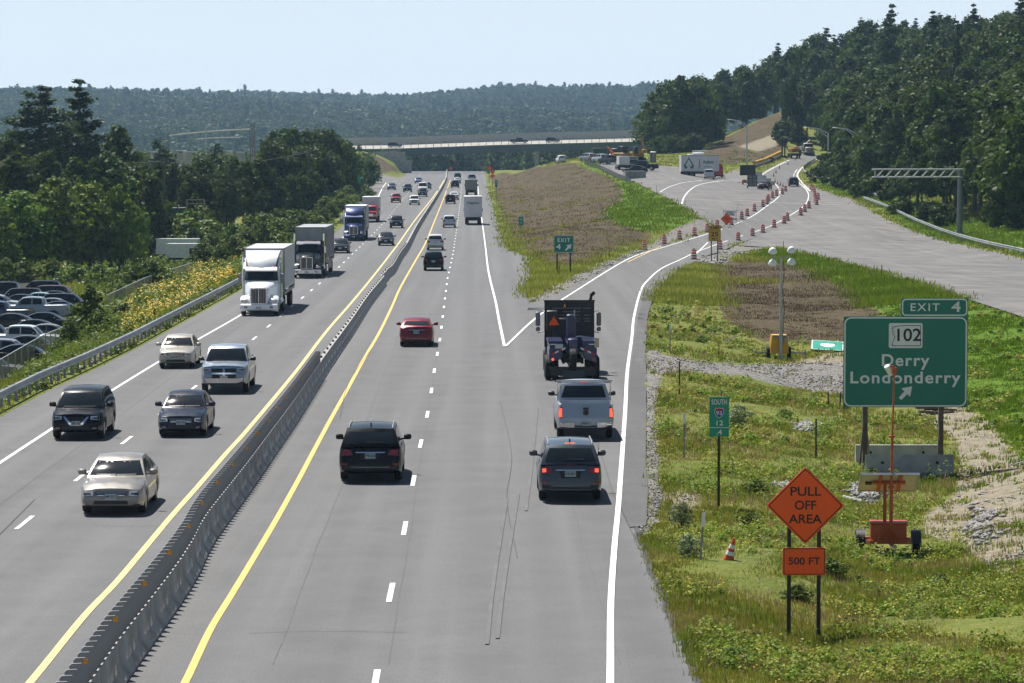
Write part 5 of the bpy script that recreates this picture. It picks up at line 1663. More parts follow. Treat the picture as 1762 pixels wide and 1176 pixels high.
# heading away
traffic('suv', 'black SUV with roof rails in the left lane heading away, nearest to the camera', 'SUV', 'suv', (10, 10, 12), 639, 827, False, OUT, near=True, rails=True, plate='398 634', dims=dict(W=1.95, H=1.76), flake=.2)
traffic('suv', 'dark grey SUV with lit brake lights behind the silver pickup in the exit lane', 'SUV', 'suv', (62, 68, 76), 980, 860, False, OUT, near=True, rails=True, plate='KIR 801', brake=True, flake=.5)
traffic('pickup_truck', 'silver pickup truck with ladder rack and lit brake lights following the dark work truck', 'pickup truck', 'pickup', (150, 158, 168), 1006, 754, False, OUT, near=True, rack=True, brake=True, two_tone='chrome_bumper', plate='290 411', flake=.5)
traffic('hatchback', 'bright red hatchback in the left lane heading away', 'hatchback', 'hatch', (112, 6, 22), 717, 596, False, OUT, near=True, plate='352 048', flake=.4)
traffic('suv', 'black compact SUV heading away just behind the pale boxy SUV', 'SUV', 'suv', (14, 14, 16), 746, 466, False, OUT, dims=dict(W=1.8))
traffic('suv', 'pale silver boxy SUV heading away in front of the black compact SUV', 'SUV', 'suv', (200, 200, 196), 749, 431, False, OUT)
traffic('suv', 'white SUV heading away level with the white box truck', 'SUV', 'suv', (186, 194, 200), 773, 392, False, OUT, dims=dict(H=1.62))
traffic('suv', 'dark maroon SUV heading away in the left lane', 'SUV', 'suv', (52, 14, 20), 775, 351, False, OUT)
traffic('sedan', 'pale silver car half hidden ahead of the dark maroon SUV', 'car', 'sedan', (190, 192, 194), 781, 344, False, OUT)
traffic('suv', 'black SUV in the left lane heading away, last of a row of four dark vehicles', 'SUV', 'suv', (16, 18, 26), 783, 324, False, OUT)
traffic('sedan', 'silver sedan squeezed between dark vehicles in the far left lane', 'car', 'sedan', (160, 164, 168), 787, 316, False, OUT)
traffic('suv', 'dark SUV second from the front of the far left lane queue', 'SUV', 'suv', (20, 18, 20), 787.5, 309, False, OUT)
traffic('suv', 'dark SUV at the very front of the far left lane queue by the crest', 'SUV', 'suv', (32, 26, 28), 789, 303, False, OUT)
traffic('sedan', 'pale sedan directly ahead of the tan box truck in the right lane', 'car', 'sedan', (176, 184, 192), 812, 330, False, OUT)
traffic('suv', 'dark SUV in the right lane two vehicles ahead of the tan box truck', 'SUV', 'suv', (24, 22, 24), 811, 323, False, OUT)
traffic('van', 'white van in the right lane right behind the dark red dump truck', 'van', 'van', (176, 190, 200), 812, 314, False, OUT)
# oncoming
traffic('sedan', 'beige sedan driving toward the camera, nearest oncoming car', 'sedan', 'sedan', (134, 130, 123), 197, 883, True, INC, near=True, plate='349 3C7', flake=.45)
traffic('suv', 'black SUV with chrome V-shaped grille driving toward the camera along the shoulder', 'SUV', 'suv', (12, 14, 20), 136, 755, True, INC, near=True, plate='ABP 305', grille='vee', flake=.3)
traffic('sedan', 'dark blue grey sedan driving toward the camera in the inner lane', 'sedan', 'sedan', (34, 40, 54), 315, 750, True, INC, near=True, plate='438 290', flake=.4, dims=dict(W=1.74))
traffic('pickup_truck', 'silver blue pickup truck with big chrome cross grille driving toward the camera', 'pickup truck', 'pickup', (128, 138, 150), 388, 676, True, INC, near=True, grille='cross', two_tone='chrome_bumper', flake=.55)
traffic('sedan', 'small pale beige sedan driving toward the camera along the white shoulder line', 'sedan', 'sedan', (160, 154, 143), 305, 633, True, INC, near=True, plate='351 207', flake=.3, dims=dict(W=1.72, L=4.5))
traffic('sedan', 'dark sedan in the shadow side of the blue semi truck, oncoming', 'sedan', 'sedan', (22, 28, 36), 585.5, 436, True, INC)
traffic('sedan', 'dark sedan oncoming in the inner lane beside the yellow median line', 'sedan', 'sedan', (20, 24, 32), 664, 423, True, INC)
traffic('suv', 'black SUV oncoming in the inner lane just beyond the dark sedan', 'SUV', 'suv', (16, 20, 26), 682, 393, True, INC)
traffic('suv', 'red SUV oncoming in the outer lane past the red box truck', 'SUV', 'suv', (150, 16, 34), 681, 349, True, INC)
traffic('suv', 'white SUV with dark grille oncoming in the inner lane', 'SUV', 'suv', (206, 206, 206), 713, 353, True, INC, grille='cross')
traffic('sedan', 'dark blue sedan oncoming from the entrance ramp gore', 'sedan', 'sedan', (40, 58, 84), 673.5, 327, True, INC)
traffic('suv', 'dark grey SUV oncoming to the right of the dark blue sedan', 'SUV', 'suv', (40, 46, 58), 701, 331, True, INC)
traffic('suv', 'teal black SUV oncoming in front of the white van', 'SUV', 'suv', (26, 38, 48), 727, 339, True, INC)
traffic('van', 'white van oncoming close behind the teal black SUV', 'van', 'van', (200, 200, 198), 727.5, 331, True, INC)
traffic('sedan', 'dark car peeking out beside the oncoming white van', 'car', 'sedan', (30, 32, 36), 735, 326, True, INC)
traffic('sedan', 'small blue car oncoming in the far outer lane', 'car', 'sedan', (60, 84, 118), 719.5, 316, True, INC)
traffic('pickup_truck', 'white pickup oncoming near the crest with a white truck behind it', 'pickup truck', 'pickup', (170, 180, 186), 737.5, 301, True, INC)
traffic('suv', 'black SUV just coming over the road crest, oncoming', 'SUV', 'suv', (14, 18, 24), 762, 294, True, INC)

# ---------------- heavy trucks
def frame_rails(root, y0, y1, z=.85):
    m = MB()
    for sg in (-1, 1): m.box((sg * .42, (y0 + y1) / 2, z), (.10, abs(y1 - y0), .26))
    for yy_ in np.linspace(y0, y1, 6): m.box((0, float(yy_), z), (.8, .12, .16))
    m.box((0, (y0 + y1) / 2, .72), (.3, abs(y1 - y0) * .8, .3))
    m.build('chassis', M_DARK, root)
def tandem(root, ys, r=.50, dual=True, rim=M_STEELRIM, par='wheel'):
    for yy_ in ys:
        for sg in (-1, 1):
            add_wheel(root, sg * 1.08, yy_, r, .28, rim, 6)
            if dual: add_wheel(root, sg * .76, yy_, r, .28, rim, 6)
def trailer_box(root, y0, y1, mat, z0=1.15, z1=4.08, W=2.59, ribs=True, ribmat=None, skirt=False, front_unit=False):
    tr = thing('trailer', None, None); tr.parent = root
    for k in list(tr.keys()): del tr[k]
    m = MB(); m.box((0, (y0 + y1) / 2, (z0 + z1) / 2 + .12), (W, y0 - y1, z1 - z0 - .24), bev=.03)
    if ribs:
        for yy_ in np.arange(y1 + .6, y0 - .2, .61):
            for sg in (-1, 1): m.box((sg * (W / 2 + .006), float(yy_), (z0 + z1) / 2 + .1), (.03, .05, z1 - z0 - .5))
    m.build('box', mat, tr)
    m = MB()
    for sg in (-1, 1):
        m.box((sg * (W / 2 - .03), (y0 + y1) / 2, z0 + .02), (.09, y0 - y1 + .02, .17)); m.box((sg * (W / 2 - .03), (y0 + y1) / 2, z1 - .03), (.09, y0 - y1 + .02, .10))
        for ye in (y0, y1): m.box((sg * (W / 2 - .03), ye, (z0 + z1) / 2), (.10, .09, z1 - z0))
    for ye in (y0, y1): m.box((0, ye, z1 - .05), (W - .1, .08, .12)); m.box((0, ye, z0 + .02), (W - .1, .08, .2))
    m.build('edge_rails', ribmat or M_GREY, tr)
    m = MB()
    for sg in (-1, 1): m.box((sg * .60, y0 - 3.2, .62), (.12, .12, 1.0))
    m.box((0, (y0 + y1) / 2, z0 - .18), (1.0, (y0 - y1) * .9, .18))
    m.box((0, y1 + .1, .62), (2.2, .1, .1)); m.box((-.7, y1 + .12, .85), (.08, .08, .5)); m.box((.7, y1 + .12, .85), (.08, .08, .5))
    m.build('underframe', M_DARK, tr)
    if skirt:
        m = MB()
        for sg in (-1, 1): m.prism([(y0 - 4.2, .95), (y0 - 3.6, .45), (y1 + 3.6, .45), (y1 + 3.6, 1.1), (y0 - 4.2, 1.1)], sg * 1.24 - .02, sg * 1.24 + .02, plane='yz')
        m.build('side_skirt', ribmat or M_GREY, tr)
    for yy_ in (y1 + 2.5, y1 + 1.25):
        for sg in (-1, 1): add_wheel(tr, sg * 1.08, yy_, .50, .28, M_STEELRIM, 6)
    return tr
def rear_doors(tr, y1, mat, z0=1.25, z1=3.95, W=2.4, word=None, tmat=None):
    for sg in (-1, 1):
        m = MB(); m.box((sg * W / 4, y1 - .03, (z0 + z1) / 2), (W / 2 - .03, .05, z1 - z0)); d = m.build('rear_door', mat, tr)
        m = MB()
        for a in (.25, .75): m.tube([(sg * W / 2 * a, y1 - .08, z0), (sg * W / 2 * a, y1 - .08, z1)], .02, 6)
        m.build('lock_rod', M_GALV, d)
def semi(label, rgb, px, py, sleeper_h=3.95, trailer_len=11.5, trailer_mat=None, fairing=True, visor=True, group=INC, dark_roof=False, sq=False, chrome=False, skirt=False, cab_flake=.1, ribs=True, edge=None):
    loc, rz = place(px, py, -1.0, True)
    root = thing('semi_truck', label, 'semi truck', loc, rz, None)
    P = paint(rgb, cab_flake)
    BM = M_CHROME if chrome else P
    # hood: lofted, narrow nose widening to the cab
    m = MB(); rings = []
    for y, w_, zt, zb in ((-.14, .50, 1.72, .85), (-.05 - .16, .58, 1.80, .75), (-.9, .68, 1.93, .75), (-1.7, .86, 2.04, .75), (-2.35, 1.0, 2.10, .8)):
        rings.append([(-w_, y, zb), (w_, y, zb), (w_, y, zt - .22), (w_ * .86, y, zt - .05), (w_ * .4, y, zt), (-w_ * .4, y, zt), (-w_ * .86, y, zt - .05), (-w_, y, zt - .22)])
    m.loft(rings); m.build('hood', P, root, smooth=50)
    for sg in (-1, 1):
        m = MB(); r2 = []
        for t in np.linspace(-.15, math.pi + .05, 10):
            y, z = -1.12 + .72 * math.cos(t), .52 + .72 * math.sin(t)
            r2.append([(sg * .62, y, z - .06), (sg * .62, y, z + .02), (sg * 1.08, y, z), (sg * 1.2, y, z - .08), (sg * 1.2, y, z - .16), (sg * .9, y, z - .12)])
        m.loft(r2)
        m.box((sg * .90, -.36, .84), (.56, .30, .50), bev=.10)
        m.build('fender', P, root, smooth=50)
    for sg in (-1, 1):
        m = MB(); m.box((sg * .93, -.195, .92), (.40, .06, .17), bev=.03); h = m.build('headlight', M_HEAD, root)
        m = MB(); m.box((sg * .93 + .12 * sg, -.16, .92), (.10, .02, .10)); m.build('turn_lamp', M_AMBER, h)
    m = MB(); m.box((0, -.10, 1.24), (.92, .10, .92), bev=.02); g = m.build('grille', M_BLACK, root)
    m = MB()
    for x in np.linspace(-.40, .40, 9): m.box((float(x), -.045, 1.24), (.012, .02, .86))
    m.box((0, -.04, 1.72), (1.02, .07, .07)); m.box((0, -.04, .77), (1.02, .07, .06))
    for sg in (-1, 1): m.box((sg * .485, -.04, 1.24), (.06, .07, .95))
    m.box((0, -.04, 1.24), (.045, .035, .86))
    m.build('grille_frame', M_CHROME, g)
    m = MB(); m.box((0, -.06, .55), (2.36, .26, .42), bev=.07); b = m.build('bumper', BM, root)
    m = MB(); m.box((0, .08, .52), (.34, .02, .16)); m.build('license_plate', M_PLATE, b)
    m = MB()
    for sg in (-1, 1): m.box((sg * .8, .075, .55), (.2, .02, .12), bev=.02)
    m.build('fog_lamp', M_GREY, b)
    # cab
    m = MB(); rings = []
    for z, w_, yf in ((1.05, 1.05, -2.25), (2.05, 1.06, -2.25), (2.12, 1.05, -2.28), (2.78, .98, -2.66), (2.93, .92, -2.95)):
        rings.append([(-w_, -3.75, z), (w_, -3.75, z), (w_, yf - .25, z), (w_ * .75, yf, z), (-w_ * .75, yf, z), (-w_, yf - .25, z)])
    m.loft(rings); cab_ = m.build('cab', P, root)
    m = MB()
    m.add([(-.88, -2.235, 2.14), (.88, -2.235, 2.14), (.80, -2.60, 2.73), (-.80, -2.60, 2.73)], [(0, 1, 2, 3)])
    m.add([(-.88, -2.235, 2.14), (-.80, -2.60, 2.73), (-.985, -2.86, 2.73), (-1.065, -2.5, 2.14)], [(0, 1, 2, 3)])
    m.add([(.88, -2.235, 2.14), (1.065, -2.5, 2.14), (.985, -2.86, 2.73), (.80, -2.60, 2.73)], [(0, 1, 2, 3)])
    m.build('windshield', M_GLASS, root, smooth=0)
    for sg in (-1, 1):
        m = MB(); m.add([(sg * 1.075, -2.75, 2.0), (sg * 1.075, -3.55, 2.0), (sg * 1.0, -3.5, 2.7), (sg * 1.01, -3.0, 2.7)], [(0, 1, 2, 3)]); m.build('side_window', M_GLASS, root, smooth=0)
    if visor:
        m = MB(); m.loft([[(-1.0, -2.45, 2.72), (1.0, -2.45, 2.72), (.98, -2.75, 2.92), (-.98, -2.75, 2.92)], [(-1.0, -2.43, 2.80), (1.0, -2.43, 2.80), (.98, -2.75, 2.98), (-.98, -2.75, 2.98)]])
        v = m.build('sun_visor', P if not chrome else M_CHROME, root)
        for x in (-.8, -.25, 0, .25, .8):
            m = MB(); m.lathe([(.05, 2.98), (.045, 3.03), (.01, 3.05)], 8, c=(x, -2.80, 0)); m.build('marker_lamp', M_AMBER, root)
    # sleeper and fairing
    m = MB(); rings = []
    for z, w_, yf in ((1.0, 1.12, -3.65), (2.85, 1.12, -3.6), (3.0, 1.08, -3.6)):
        rings.append([(-w_, -5.25, z), (w_, -5.25, z), (w_, yf, z), (-w_, yf, z)])
    m.loft(rings); m.build('sleeper', P, root)
    if fairing:
        m = MB(); rings = []
        for t in np.linspace(0, 1, 7):
            z = 2.90 + (sleeper_h - 2.90) * math.sin(t * math.pi / 2) ** 1.1
            y = -2.85 - 2.0 * (t ** 1.5)
            w_ = .80 + .34 * t ** .7
            rings.append([(-w_, y, z - .0), (-w_ * .7, y + .16, z + .0), (0, y + .22, z + .01), (w_ * .7, y + .16, z), (w_, y, z), (w_ + .06, -5.2, z - .02), (-w_ - .06, -5.2, z - .02)])
        m.loft(rings); m.build('roof_fairing', P, root, smooth=60)
        for sg in (-1, 1):
            m = MB(); m.loft([[(sg * 1.0, -2.95, 2.86), (sg * 1.14, -3.0, 2.86), (sg * 1.14, -5.2, 2.9), (sg * 1.0, -5.2, 2.9)], [(sg * 1.05, -3.7, 3.45), (sg * 1.18, -3.75, 3.45), (sg * 1.18, -5.2, 3.5), (sg * 1.05, -5.2, 3.5)]]); m.build('side_fairing', P, root)
    # mirrors, stacks, tanks
    for sg in (-1, 1):
        m = MB(); m.box((sg * 1.36, -2.55, 2.28), (.20, .12, .62), bev=.04); m.tube([(sg * 1.05, -2.65, 2.62), (sg * 1.36, -2.55, 2.62)], .02, 5); m.tube([(sg * 1.05, -2.65, 1.95), (sg * 1.36, -2.55, 1.95)], .02, 5); m.build('mirror', M_CHROME if chrome else M_GREY, root)
        m = MB(); m.tube([(sg * 1.22, -3.72, 1.0), (sg * 1.22, -3.72, 3.6)], .08, 10); m.build('exhaust_stack', M_CHROME, root)
        m = MB(); m.lathe([(.30, -4.9), (.32, -4.85), (.32, -3.2), (.30, -3.15)], 16, 'y', (sg * .95, 0, .78)); m.build('fuel_tank', M_CHROME, root)
        add_wheel(root, sg * 1.02, -1.12, .52, .30, M_RIM, 6)
    frame_rails(root, -.5, -8.1)
    tandem(root, (-6.2, -7.5))
    tr = trailer_box(root, -5.55, -5.55 - trailer_len, trailer_mat or M_TRAILW, ribs=ribs, skirt=skirt, ribmat=edge)
    rear_doors(tr, -5.55 - trailer_len, trailer_mat or M_TRAILW)
    return root
M_TRAILG = pmat('trailer_grey', (0.30, 0.31, 0.31, 1), rough=.45, metal=.2, var=.2, vscale=.7)
semi('white semi truck with white trailer, nearest oncoming truck', (228, 230, 232), 447, 543, 3.98, 11.2, M_TRAILW)
semi('black semi truck with chrome bumper pulling a grey ribbed trailer, second oncoming truck', (16, 20, 28), 529, 479, 3.3, 12.5, M_TRAILG, fairing=False, chrome=True, skirt=True, cab_flake=.3)
semi('glossy blue semi truck with white trailer, third oncoming truck', (22, 40, 88), 609, 415, 4.0, 12.0, M_TRAILW, cab_flake=.4)

def box_truck(label, px, py, toward, rgb, cabtype='truck', box_len=6.5, box_mat=None, H=3.9, name='box_truck', word=None, group=None, fn=GH, hd=None, W=2.5, cab=True, z0=1.05, loc=None):
    if loc is None: loc, rz = place(px, py, -.9 if toward else -(box_len + 1.2), toward, fn, hd)
    else: loc, rz = loc
    root = thing(name, label, 'truck', loc, rz, group)
    P = paint(rgb)
    if cab:
        m = MB(); rings = []
        for y, w_, zt in ((-.02, .80, 1.35), (-.14, .95, 1.50), (-.9, 1.0, 1.62), (-1.15, 1.02, 1.68)):
            rings.append([(-w_, y, .55), (w_, y, .55), (w_, y, zt - .12), (w_ * .85, y, zt), (-w_ * .85, y, zt), (-w_, y, zt - .12)])
        m.loft(rings); m.build('hood', P, root)
        m = MB(); rings = []
        for z, w_, yf in ((.6, 1.05, -1.1), (1.66, 1.05, -1.1), (2.35, .98, -1.65), (2.52, .9, -1.95)):
            rings.append([(-w_, -2.75, z), (w_, -2.75, z), (w_, yf - .1, z), (w_ * .8, yf, z), (-w_ * .8, yf, z), (-w_, yf - .1, z)])
        m.loft(rings); m.build('cab', P, root)
        m = MB(); m.add([(-.86, -1.10, 1.72), (.86, -1.10, 1.72), (.80, -1.60, 2.30), (-.80, -1.60, 2.30)], [(0, 1, 2, 3)]); m.build('windshield', M_GLASS, root, smooth=0)
        for sg in (-1, 1):
            m = MB(); m.add([(sg * 1.062, -1.45, 1.7), (sg * 1.062, -2.5, 1.7), (sg * 1.0, -2.45, 2.3), (sg * 1.01, -1.8, 2.3)], [(0, 1, 2, 3)]); m.build('side_window', M_GLASS, root, smooth=0)
            m = MB(); m.box((sg * .74, .0, 1.0), (.26, .06, .22), bev=.03); m.build('headlight', M_HEAD, root)
            m = MB(); m.box((sg * 1.32, -1.5, 1.95), (.16, .1, .42), bev=.03); m.tube([(sg * 1.0, -1.6, 2.0), (sg * 1.3, -1.5, 2.0)], .02, 5); m.build('mirror', M_BLACK, root)
            add_wheel(root, sg * .98, -.95, .44, .26, M_STEELRIM, 6)
        m = MB(); m.box((0, .01, 1.08), (1.05, .05, .42), bev=.02); m.build('grille', M_CHROME, root)
        m = MB(); m.box((0, .06, .58), (2.2, .2, .3), bev=.05); m.build('bumper', M_BLACK, root)
    y0 = -2.9; y1 = y0 - box_len
    frame_rails(root, -.4, y1 + .3, .75)
    m = MB(); m.box((0, (y0 + y1) / 2, (z0 + H) / 2), (W, box_len, H - z0), bev=.04); bx_ = m.build('cargo_box', box_mat or M_TRAILW, root)
    m = MB(); m.box((0, y1 - .03, (z0 + H) / 2 + .05), (W - .26, .05, H - z0 - .4)); rd = m.build('rear_door', box_mat or M_TRAILW, root)
    if word: text(word, .52, rd, (0, y1 - .062, z0 + (H - z0) * .68), M_SIGNBLACK, 'lettering', bold=.01)
    m = MB(); m.box((0, y1 - .15, .62), (2.2, .12, .12)); m.box((-.8, y1 - .1, .85), (.1, .1, .45)); m.box((.8, y1 - .1, .85), (.1, .1, .45)); m.build('rear_bumper', M_BLACK, root)
    for sg in (-1, 1):
        m = MB(); m.box((sg * 1.05, y1 - .06, .92), (.2, .05, .12)); m.build('taillight', M_TAIL, root)
        for off in (1.9,):
            add_wheel(root, sg * 1.02, y1 + off, .46, .26, M_STEELRIM, 6); add_wheel(root, sg * .74, y1 + off, .46, .26, M_STEELRIM, 6)
    return root
M_BOXDARK = pmat('shaded_grey_box', (0.30, 0.31, 0.31, 1), rough=.5, var=.12, vscale=.6)
box_truck('red cab box truck with white cargo box behind the blue semi truck, oncoming', 637, 383, True, (150, 14, 22), box_len=7.0, H=3.75)
box_truck('white box truck with script lettering on its rear door, heading away', 814, 387, False, (40, 40, 44), box_len=7.5, H=4.05, word='Angelica', box_mat=M_TRAILW, W=2.58)
box_truck('tan box truck mostly hidden ahead of the white lettered box truck', 811, 337, False, (60, 60, 60), box_len=6.0, H=3.2, box_mat=pmat('tan_box', (.24, .22, .18, 1)))
r = box_truck('dark red high-sided dump truck leading the right lane near the crest', 811, 301.5, False, (46, 14, 18), box_len=6.0, H=3.4, box_mat=pmat('dark_red_body', (.05, .016, .018, 1)), name='dump_truck')
box_truck('white truck over the crest behind the white pickup, oncoming', 739, 295, True, (190, 192, 190), box_len=5.0, H=2.9)

def work_truck():
    loc, rz = place(985, 655, -7.2, False)
    root = thing('hook_lift_truck', 'dark blue work truck with tall perforated headboard and orange warning triangle in the exit lane', 'truck', loc, rz)
    B = pmat('deep_blue_enamel', (0.008, 0.014, 0.075, 1), rough=.35, coat=.6)
    K = M_BLACK
    m = MB(); m.box((0, -1.35, 1.75), (2.2, 2.4, 1.9), bev=.15); m.box((0, -.2, 1.15), (1.9, .9, .9), bev=.15); m.build('cab', B, root)
    m = MB(); m.add([(-.9, -2.56, 1.9), (.9, -2.56, 1.9), (.85, -2.555, 2.5), (-.85, -2.555, 2.5)], [(0, 1, 2, 3)]); m.build('rear_window', M_GLASS, root, smooth=0)
    frame_rails(root, -.3, -8.0, .92)
    m = MB()
    m.box((0, -2.95, 2.30), (2.30, .10, 2.1)); m.box((0, -3.0, 3.36), (2.34, .14, .08))
    hb = m.build('headboard', K, root)
    m = MB()
    for zz, x0, x1 in ((3.02, -.75, 1.0), (2.86, -.3, .55), (2.70, -.9, .95), (2.54, -.75, .9), (2.42, -.6, .95)):
        x = x0
        while x < x1:
            if not (.50 < x < .66): m.box((x, -3.012, zz), (.055, .02, .05))
            x += .095
    m.build('perforations', M_GREY, hb)
    m = MB(); m.box((-.45, -3.4, 1.95), (.62, .55, 1.3), bev=.05); m.box((-.82, -3.6, 2.5), (.5, .4, .9), bev=.04); m.build('hydraulic_tank', K, root)
    m = MB(); m.tube([(.98, -2.75, 1.0), (.98, -2.75, 3.40), (1.02, -2.82, 3.62), (1.12, -3.0, 3.72)], .085, 10); m.build('exhaust_stack', K, root)
    for sg in (-1, 1):
        m = MB(); m.box((sg * 1.42, -1.6, 2.45), (.22, .12, .65), bev=.04); m.box((sg * 1.42, -1.6, 1.98), (.2, .12, .2), bev=.04); m.tube([(sg * 1.05, -1.5, 2.75), (sg * 1.42, -1.6, 2.85)], .02, 5); m.tube([(sg * 1.05, -1.5, 1.9), (sg * 1.42, -1.6, 1.8)], .02, 5); m.build('mirror', M_GREY, root)
        add_wheel(root, sg * 1.0, -1.0, .5, .3, M_STEELRIM, 6)
        m = MB(); m.prism([(sg * .50, 1.0), (sg * 1.05, .82), (sg * 1.08, 1.72), (sg * .45, 1.72)], -7.85, -4.6); m.box((sg * .78, -6.3, 1.76), (.66, 3.1, .06)); bxs = m.build('side_body', B, root)
        m = MB()
        for k in range(4):
            a = .34 + k * .155
            m.prism([(sg * a, 1.52 - k * .07), (sg * (a + .15), 1.45 - k * .07), (sg * (a + .15), 1.37 - k * .07), (sg * a, 1.44 - k * .07)], -7.89, -7.86, mi=k % 2)
        m.build('hazard_stripe', [M_WHITE, M_SIGNRED], bxs)
        m = MB(); m.box((sg * .86, -7.87, 1.65), (.30, .02, .04)); m.box((sg * 1.05, -7.87, 1.55), (.03, .02, .22)); m.build('reflective_edge', M_WHITE, bxs)
        m = MB(); m.lathe([(.01, -7.9), (.06, -7.9), (.06, -7.86), (.01, -7.86)], 12, 'y', (sg * .90, 0, .98)); m.build('taillight', M_BRAKE if sg < 0 else M_TAIL, root)
    m = MB(); m.box((0, -5.6, 1.45), (.52, 4.2, .55), bev=.04); m.box((.0, -5.0, 2.1), (.42, .5, 1.5), bev=.05); m.box((0, -7.4, 1.65), (.46, .9, .5), bev=.05); m.build('hook_arm', B, root)
    m = MB(); m.tube([(.15, -7.5, 1.96), (.35, -7.4, 1.98), (1.05, -7.2, 1.88)], .03, 6); m.box((.15, -5.3, 2.9), (.06, .06, .3)); m.build('hydraulic_line', M_GALV, root)
    m = MB(); m.box((-.62, -7.87, 1.56), (.36, .02, .2)); m.build('license_plate', M_PLATE, root)
    m = MB(); m.prism([(-.99, 2.28), (-.49, 2.28), (-.74, 2.70)], -3.86, -3.83); m.build('warning_triangle', M_ORANGE, root)
    m = MB(); m.lathe([(.03, 3.05), (.06, 3.08), (.05, 3.2), (.02, 3.22)], 8, c=(-.22, -3.1, 0)); m.build('beacon', M_AMBER, root)
    m = MB(); m.box((1.06, -7.87, 1.72), (.20, .03, .42)); m.build('notice_panel', pmat('tan_panel', (.45, .36, .26, 1)), root)
    o = add_wheel(root, 0, -7.95, .50, .30, M_GREY, 6, 'spare_wheel'); o.location.z = .98
    tandem(root, (-5.4, -6.75), .52)
    m = MB(); m.box((0, -8.02, .58), (2.1, .12, .16)); m.box((-.75, -8.1, .42), (.5, .04, .3)); m.box((.75, -8.1, .42), (.5, .04, .3)); m.build('rear_bumper', K, root)
work_truck()

# ---------------- bridge and ramp traffic
for px, rgb, typ, lab, nm, cat in ((680, (26, 34, 40), 'suv', 'dark SUV at the left end of the bridge', 'suv', 'SUV'), (893, (34, 36, 40), 'pickup', 'dark pickup near the middle of the bridge', 'pickup_truck', 'pickup truck'), (951, (22, 24, 28), 'suv', 'dark SUV on the bridge right of the pickup', 'suv', 'SUV')):
    x = (px - 881) / FPX * (BRY + 3); 
    car(nm, lab, cat, typ, rgb, (x, BRY + 3, float(BZT(x)) + BSE * 3 + .02), R(-90), 'cars crossing the bridge')
def gcar(nm, lab, cat, typ, rgb, px, py, rz, group=None, **kw):
    p = G(px, py)
    return car(nm, lab, cat, typ, rgb, (p.x, p.y, p.z + .02), rz, group, **kw)
gcar('sedan', 'black sedan stopped at the entrance to the ramp beside the white blocks', 'sedan', 'sedan', (14, 18, 30), 1317, 327, R(-14), None, brake=True)
gcar('suv', 'dark grey green SUV driving up the exit ramp between drums', 'SUV', 'suv', (44, 54, 56), 1365, 321, R(-2), None)
# ------------------------------------------------------------------ signs
def fit_text(body, cap, width, parent, loc, mat, name='lettering', bold=.012, rot=(math.pi / 2, 0, 0), space=1.0):
    o = text(body, cap / .70, parent, loc, mat, name, rot, bold=bold, space=space)
    xs = [v.co.x for v in o.data.vertices]
    if width: o.scale = (width / (max(xs) - min(xs)), 1, 1)
    return o
def rrect(w_, h, r, n=5):
    out = []
    for cx, cz, a0 in ((w_ / 2 - r, -h / 2 + r, -90), (w_ / 2 - r, h / 2 - r, 0), (-w_ / 2 + r, h / 2 - r, 90), (-w_ / 2 + r, -h / 2 + r, 180)):
        for k in range(n + 1):
            a = R(a0 + 90 * k / n); out.append((cx + r * math.cos(a), cz + r * math.sin(a)))
    return out
def panel(w_, h, mat, parent, loc, name='panel', r=.02, th=.03):
    m = MB(); m.prism(rrect(w_, h, r), -th / 2, th / 2)
    return m.build(name, mat, parent, loc)
def border(w_, h, r, t, mat, parent, loc, name='border', y=-.018):
    a, b = rrect(w_, h, r), rrect(w_ - 2 * t, h - 2 * t, max(.005, r - t))
    m = MB(); n = len(a)
    m.add([(p[0], y, p[1]) for p in a] + [(p[0], y, p[1]) for p in b], [(i, (i + 1) % n, n + (i + 1) % n, n + i) for i in range(n)])
    return m.build(name, mat, parent, loc, smooth=0)
def flat(poly, mat, parent, loc, name, y=-.02):
    m = MB(); m.prism(poly, y, y + .003)
    return m.build(name, mat, parent, loc, smooth=0)
def post(parent, x, z0, z1, mat=None, w_=.07, name='post', y=.05):
    m = MB(); m.box((x, y, (z0 + z1) / 2), (w_, w_ * .6, z1 - z0)); m.box((x - w_ * .35, y + w_ * .4, (z0 + z1) / 2), (w_ * .25, w_ * .5, z1 - z0)); m.box((x + w_ * .35, y + w_ * .4, (z0 + z1) / 2), (w_ * .25, w_ * .5, z1 - z0))
    return m.build(name, mat or M_POSTGREEN, parent)
def arrow(s):
    return [(-.45 * s, -.32 * s), (-.28 * s, -.48 * s), (.16 * s, -.06 * s), (.34 * s, -.27 * s), (.48 * s, .48 * s), (-.27 * s, .34 * s), (-.06 * s, .13 * s)]
def px2(Z): return Z / FPX
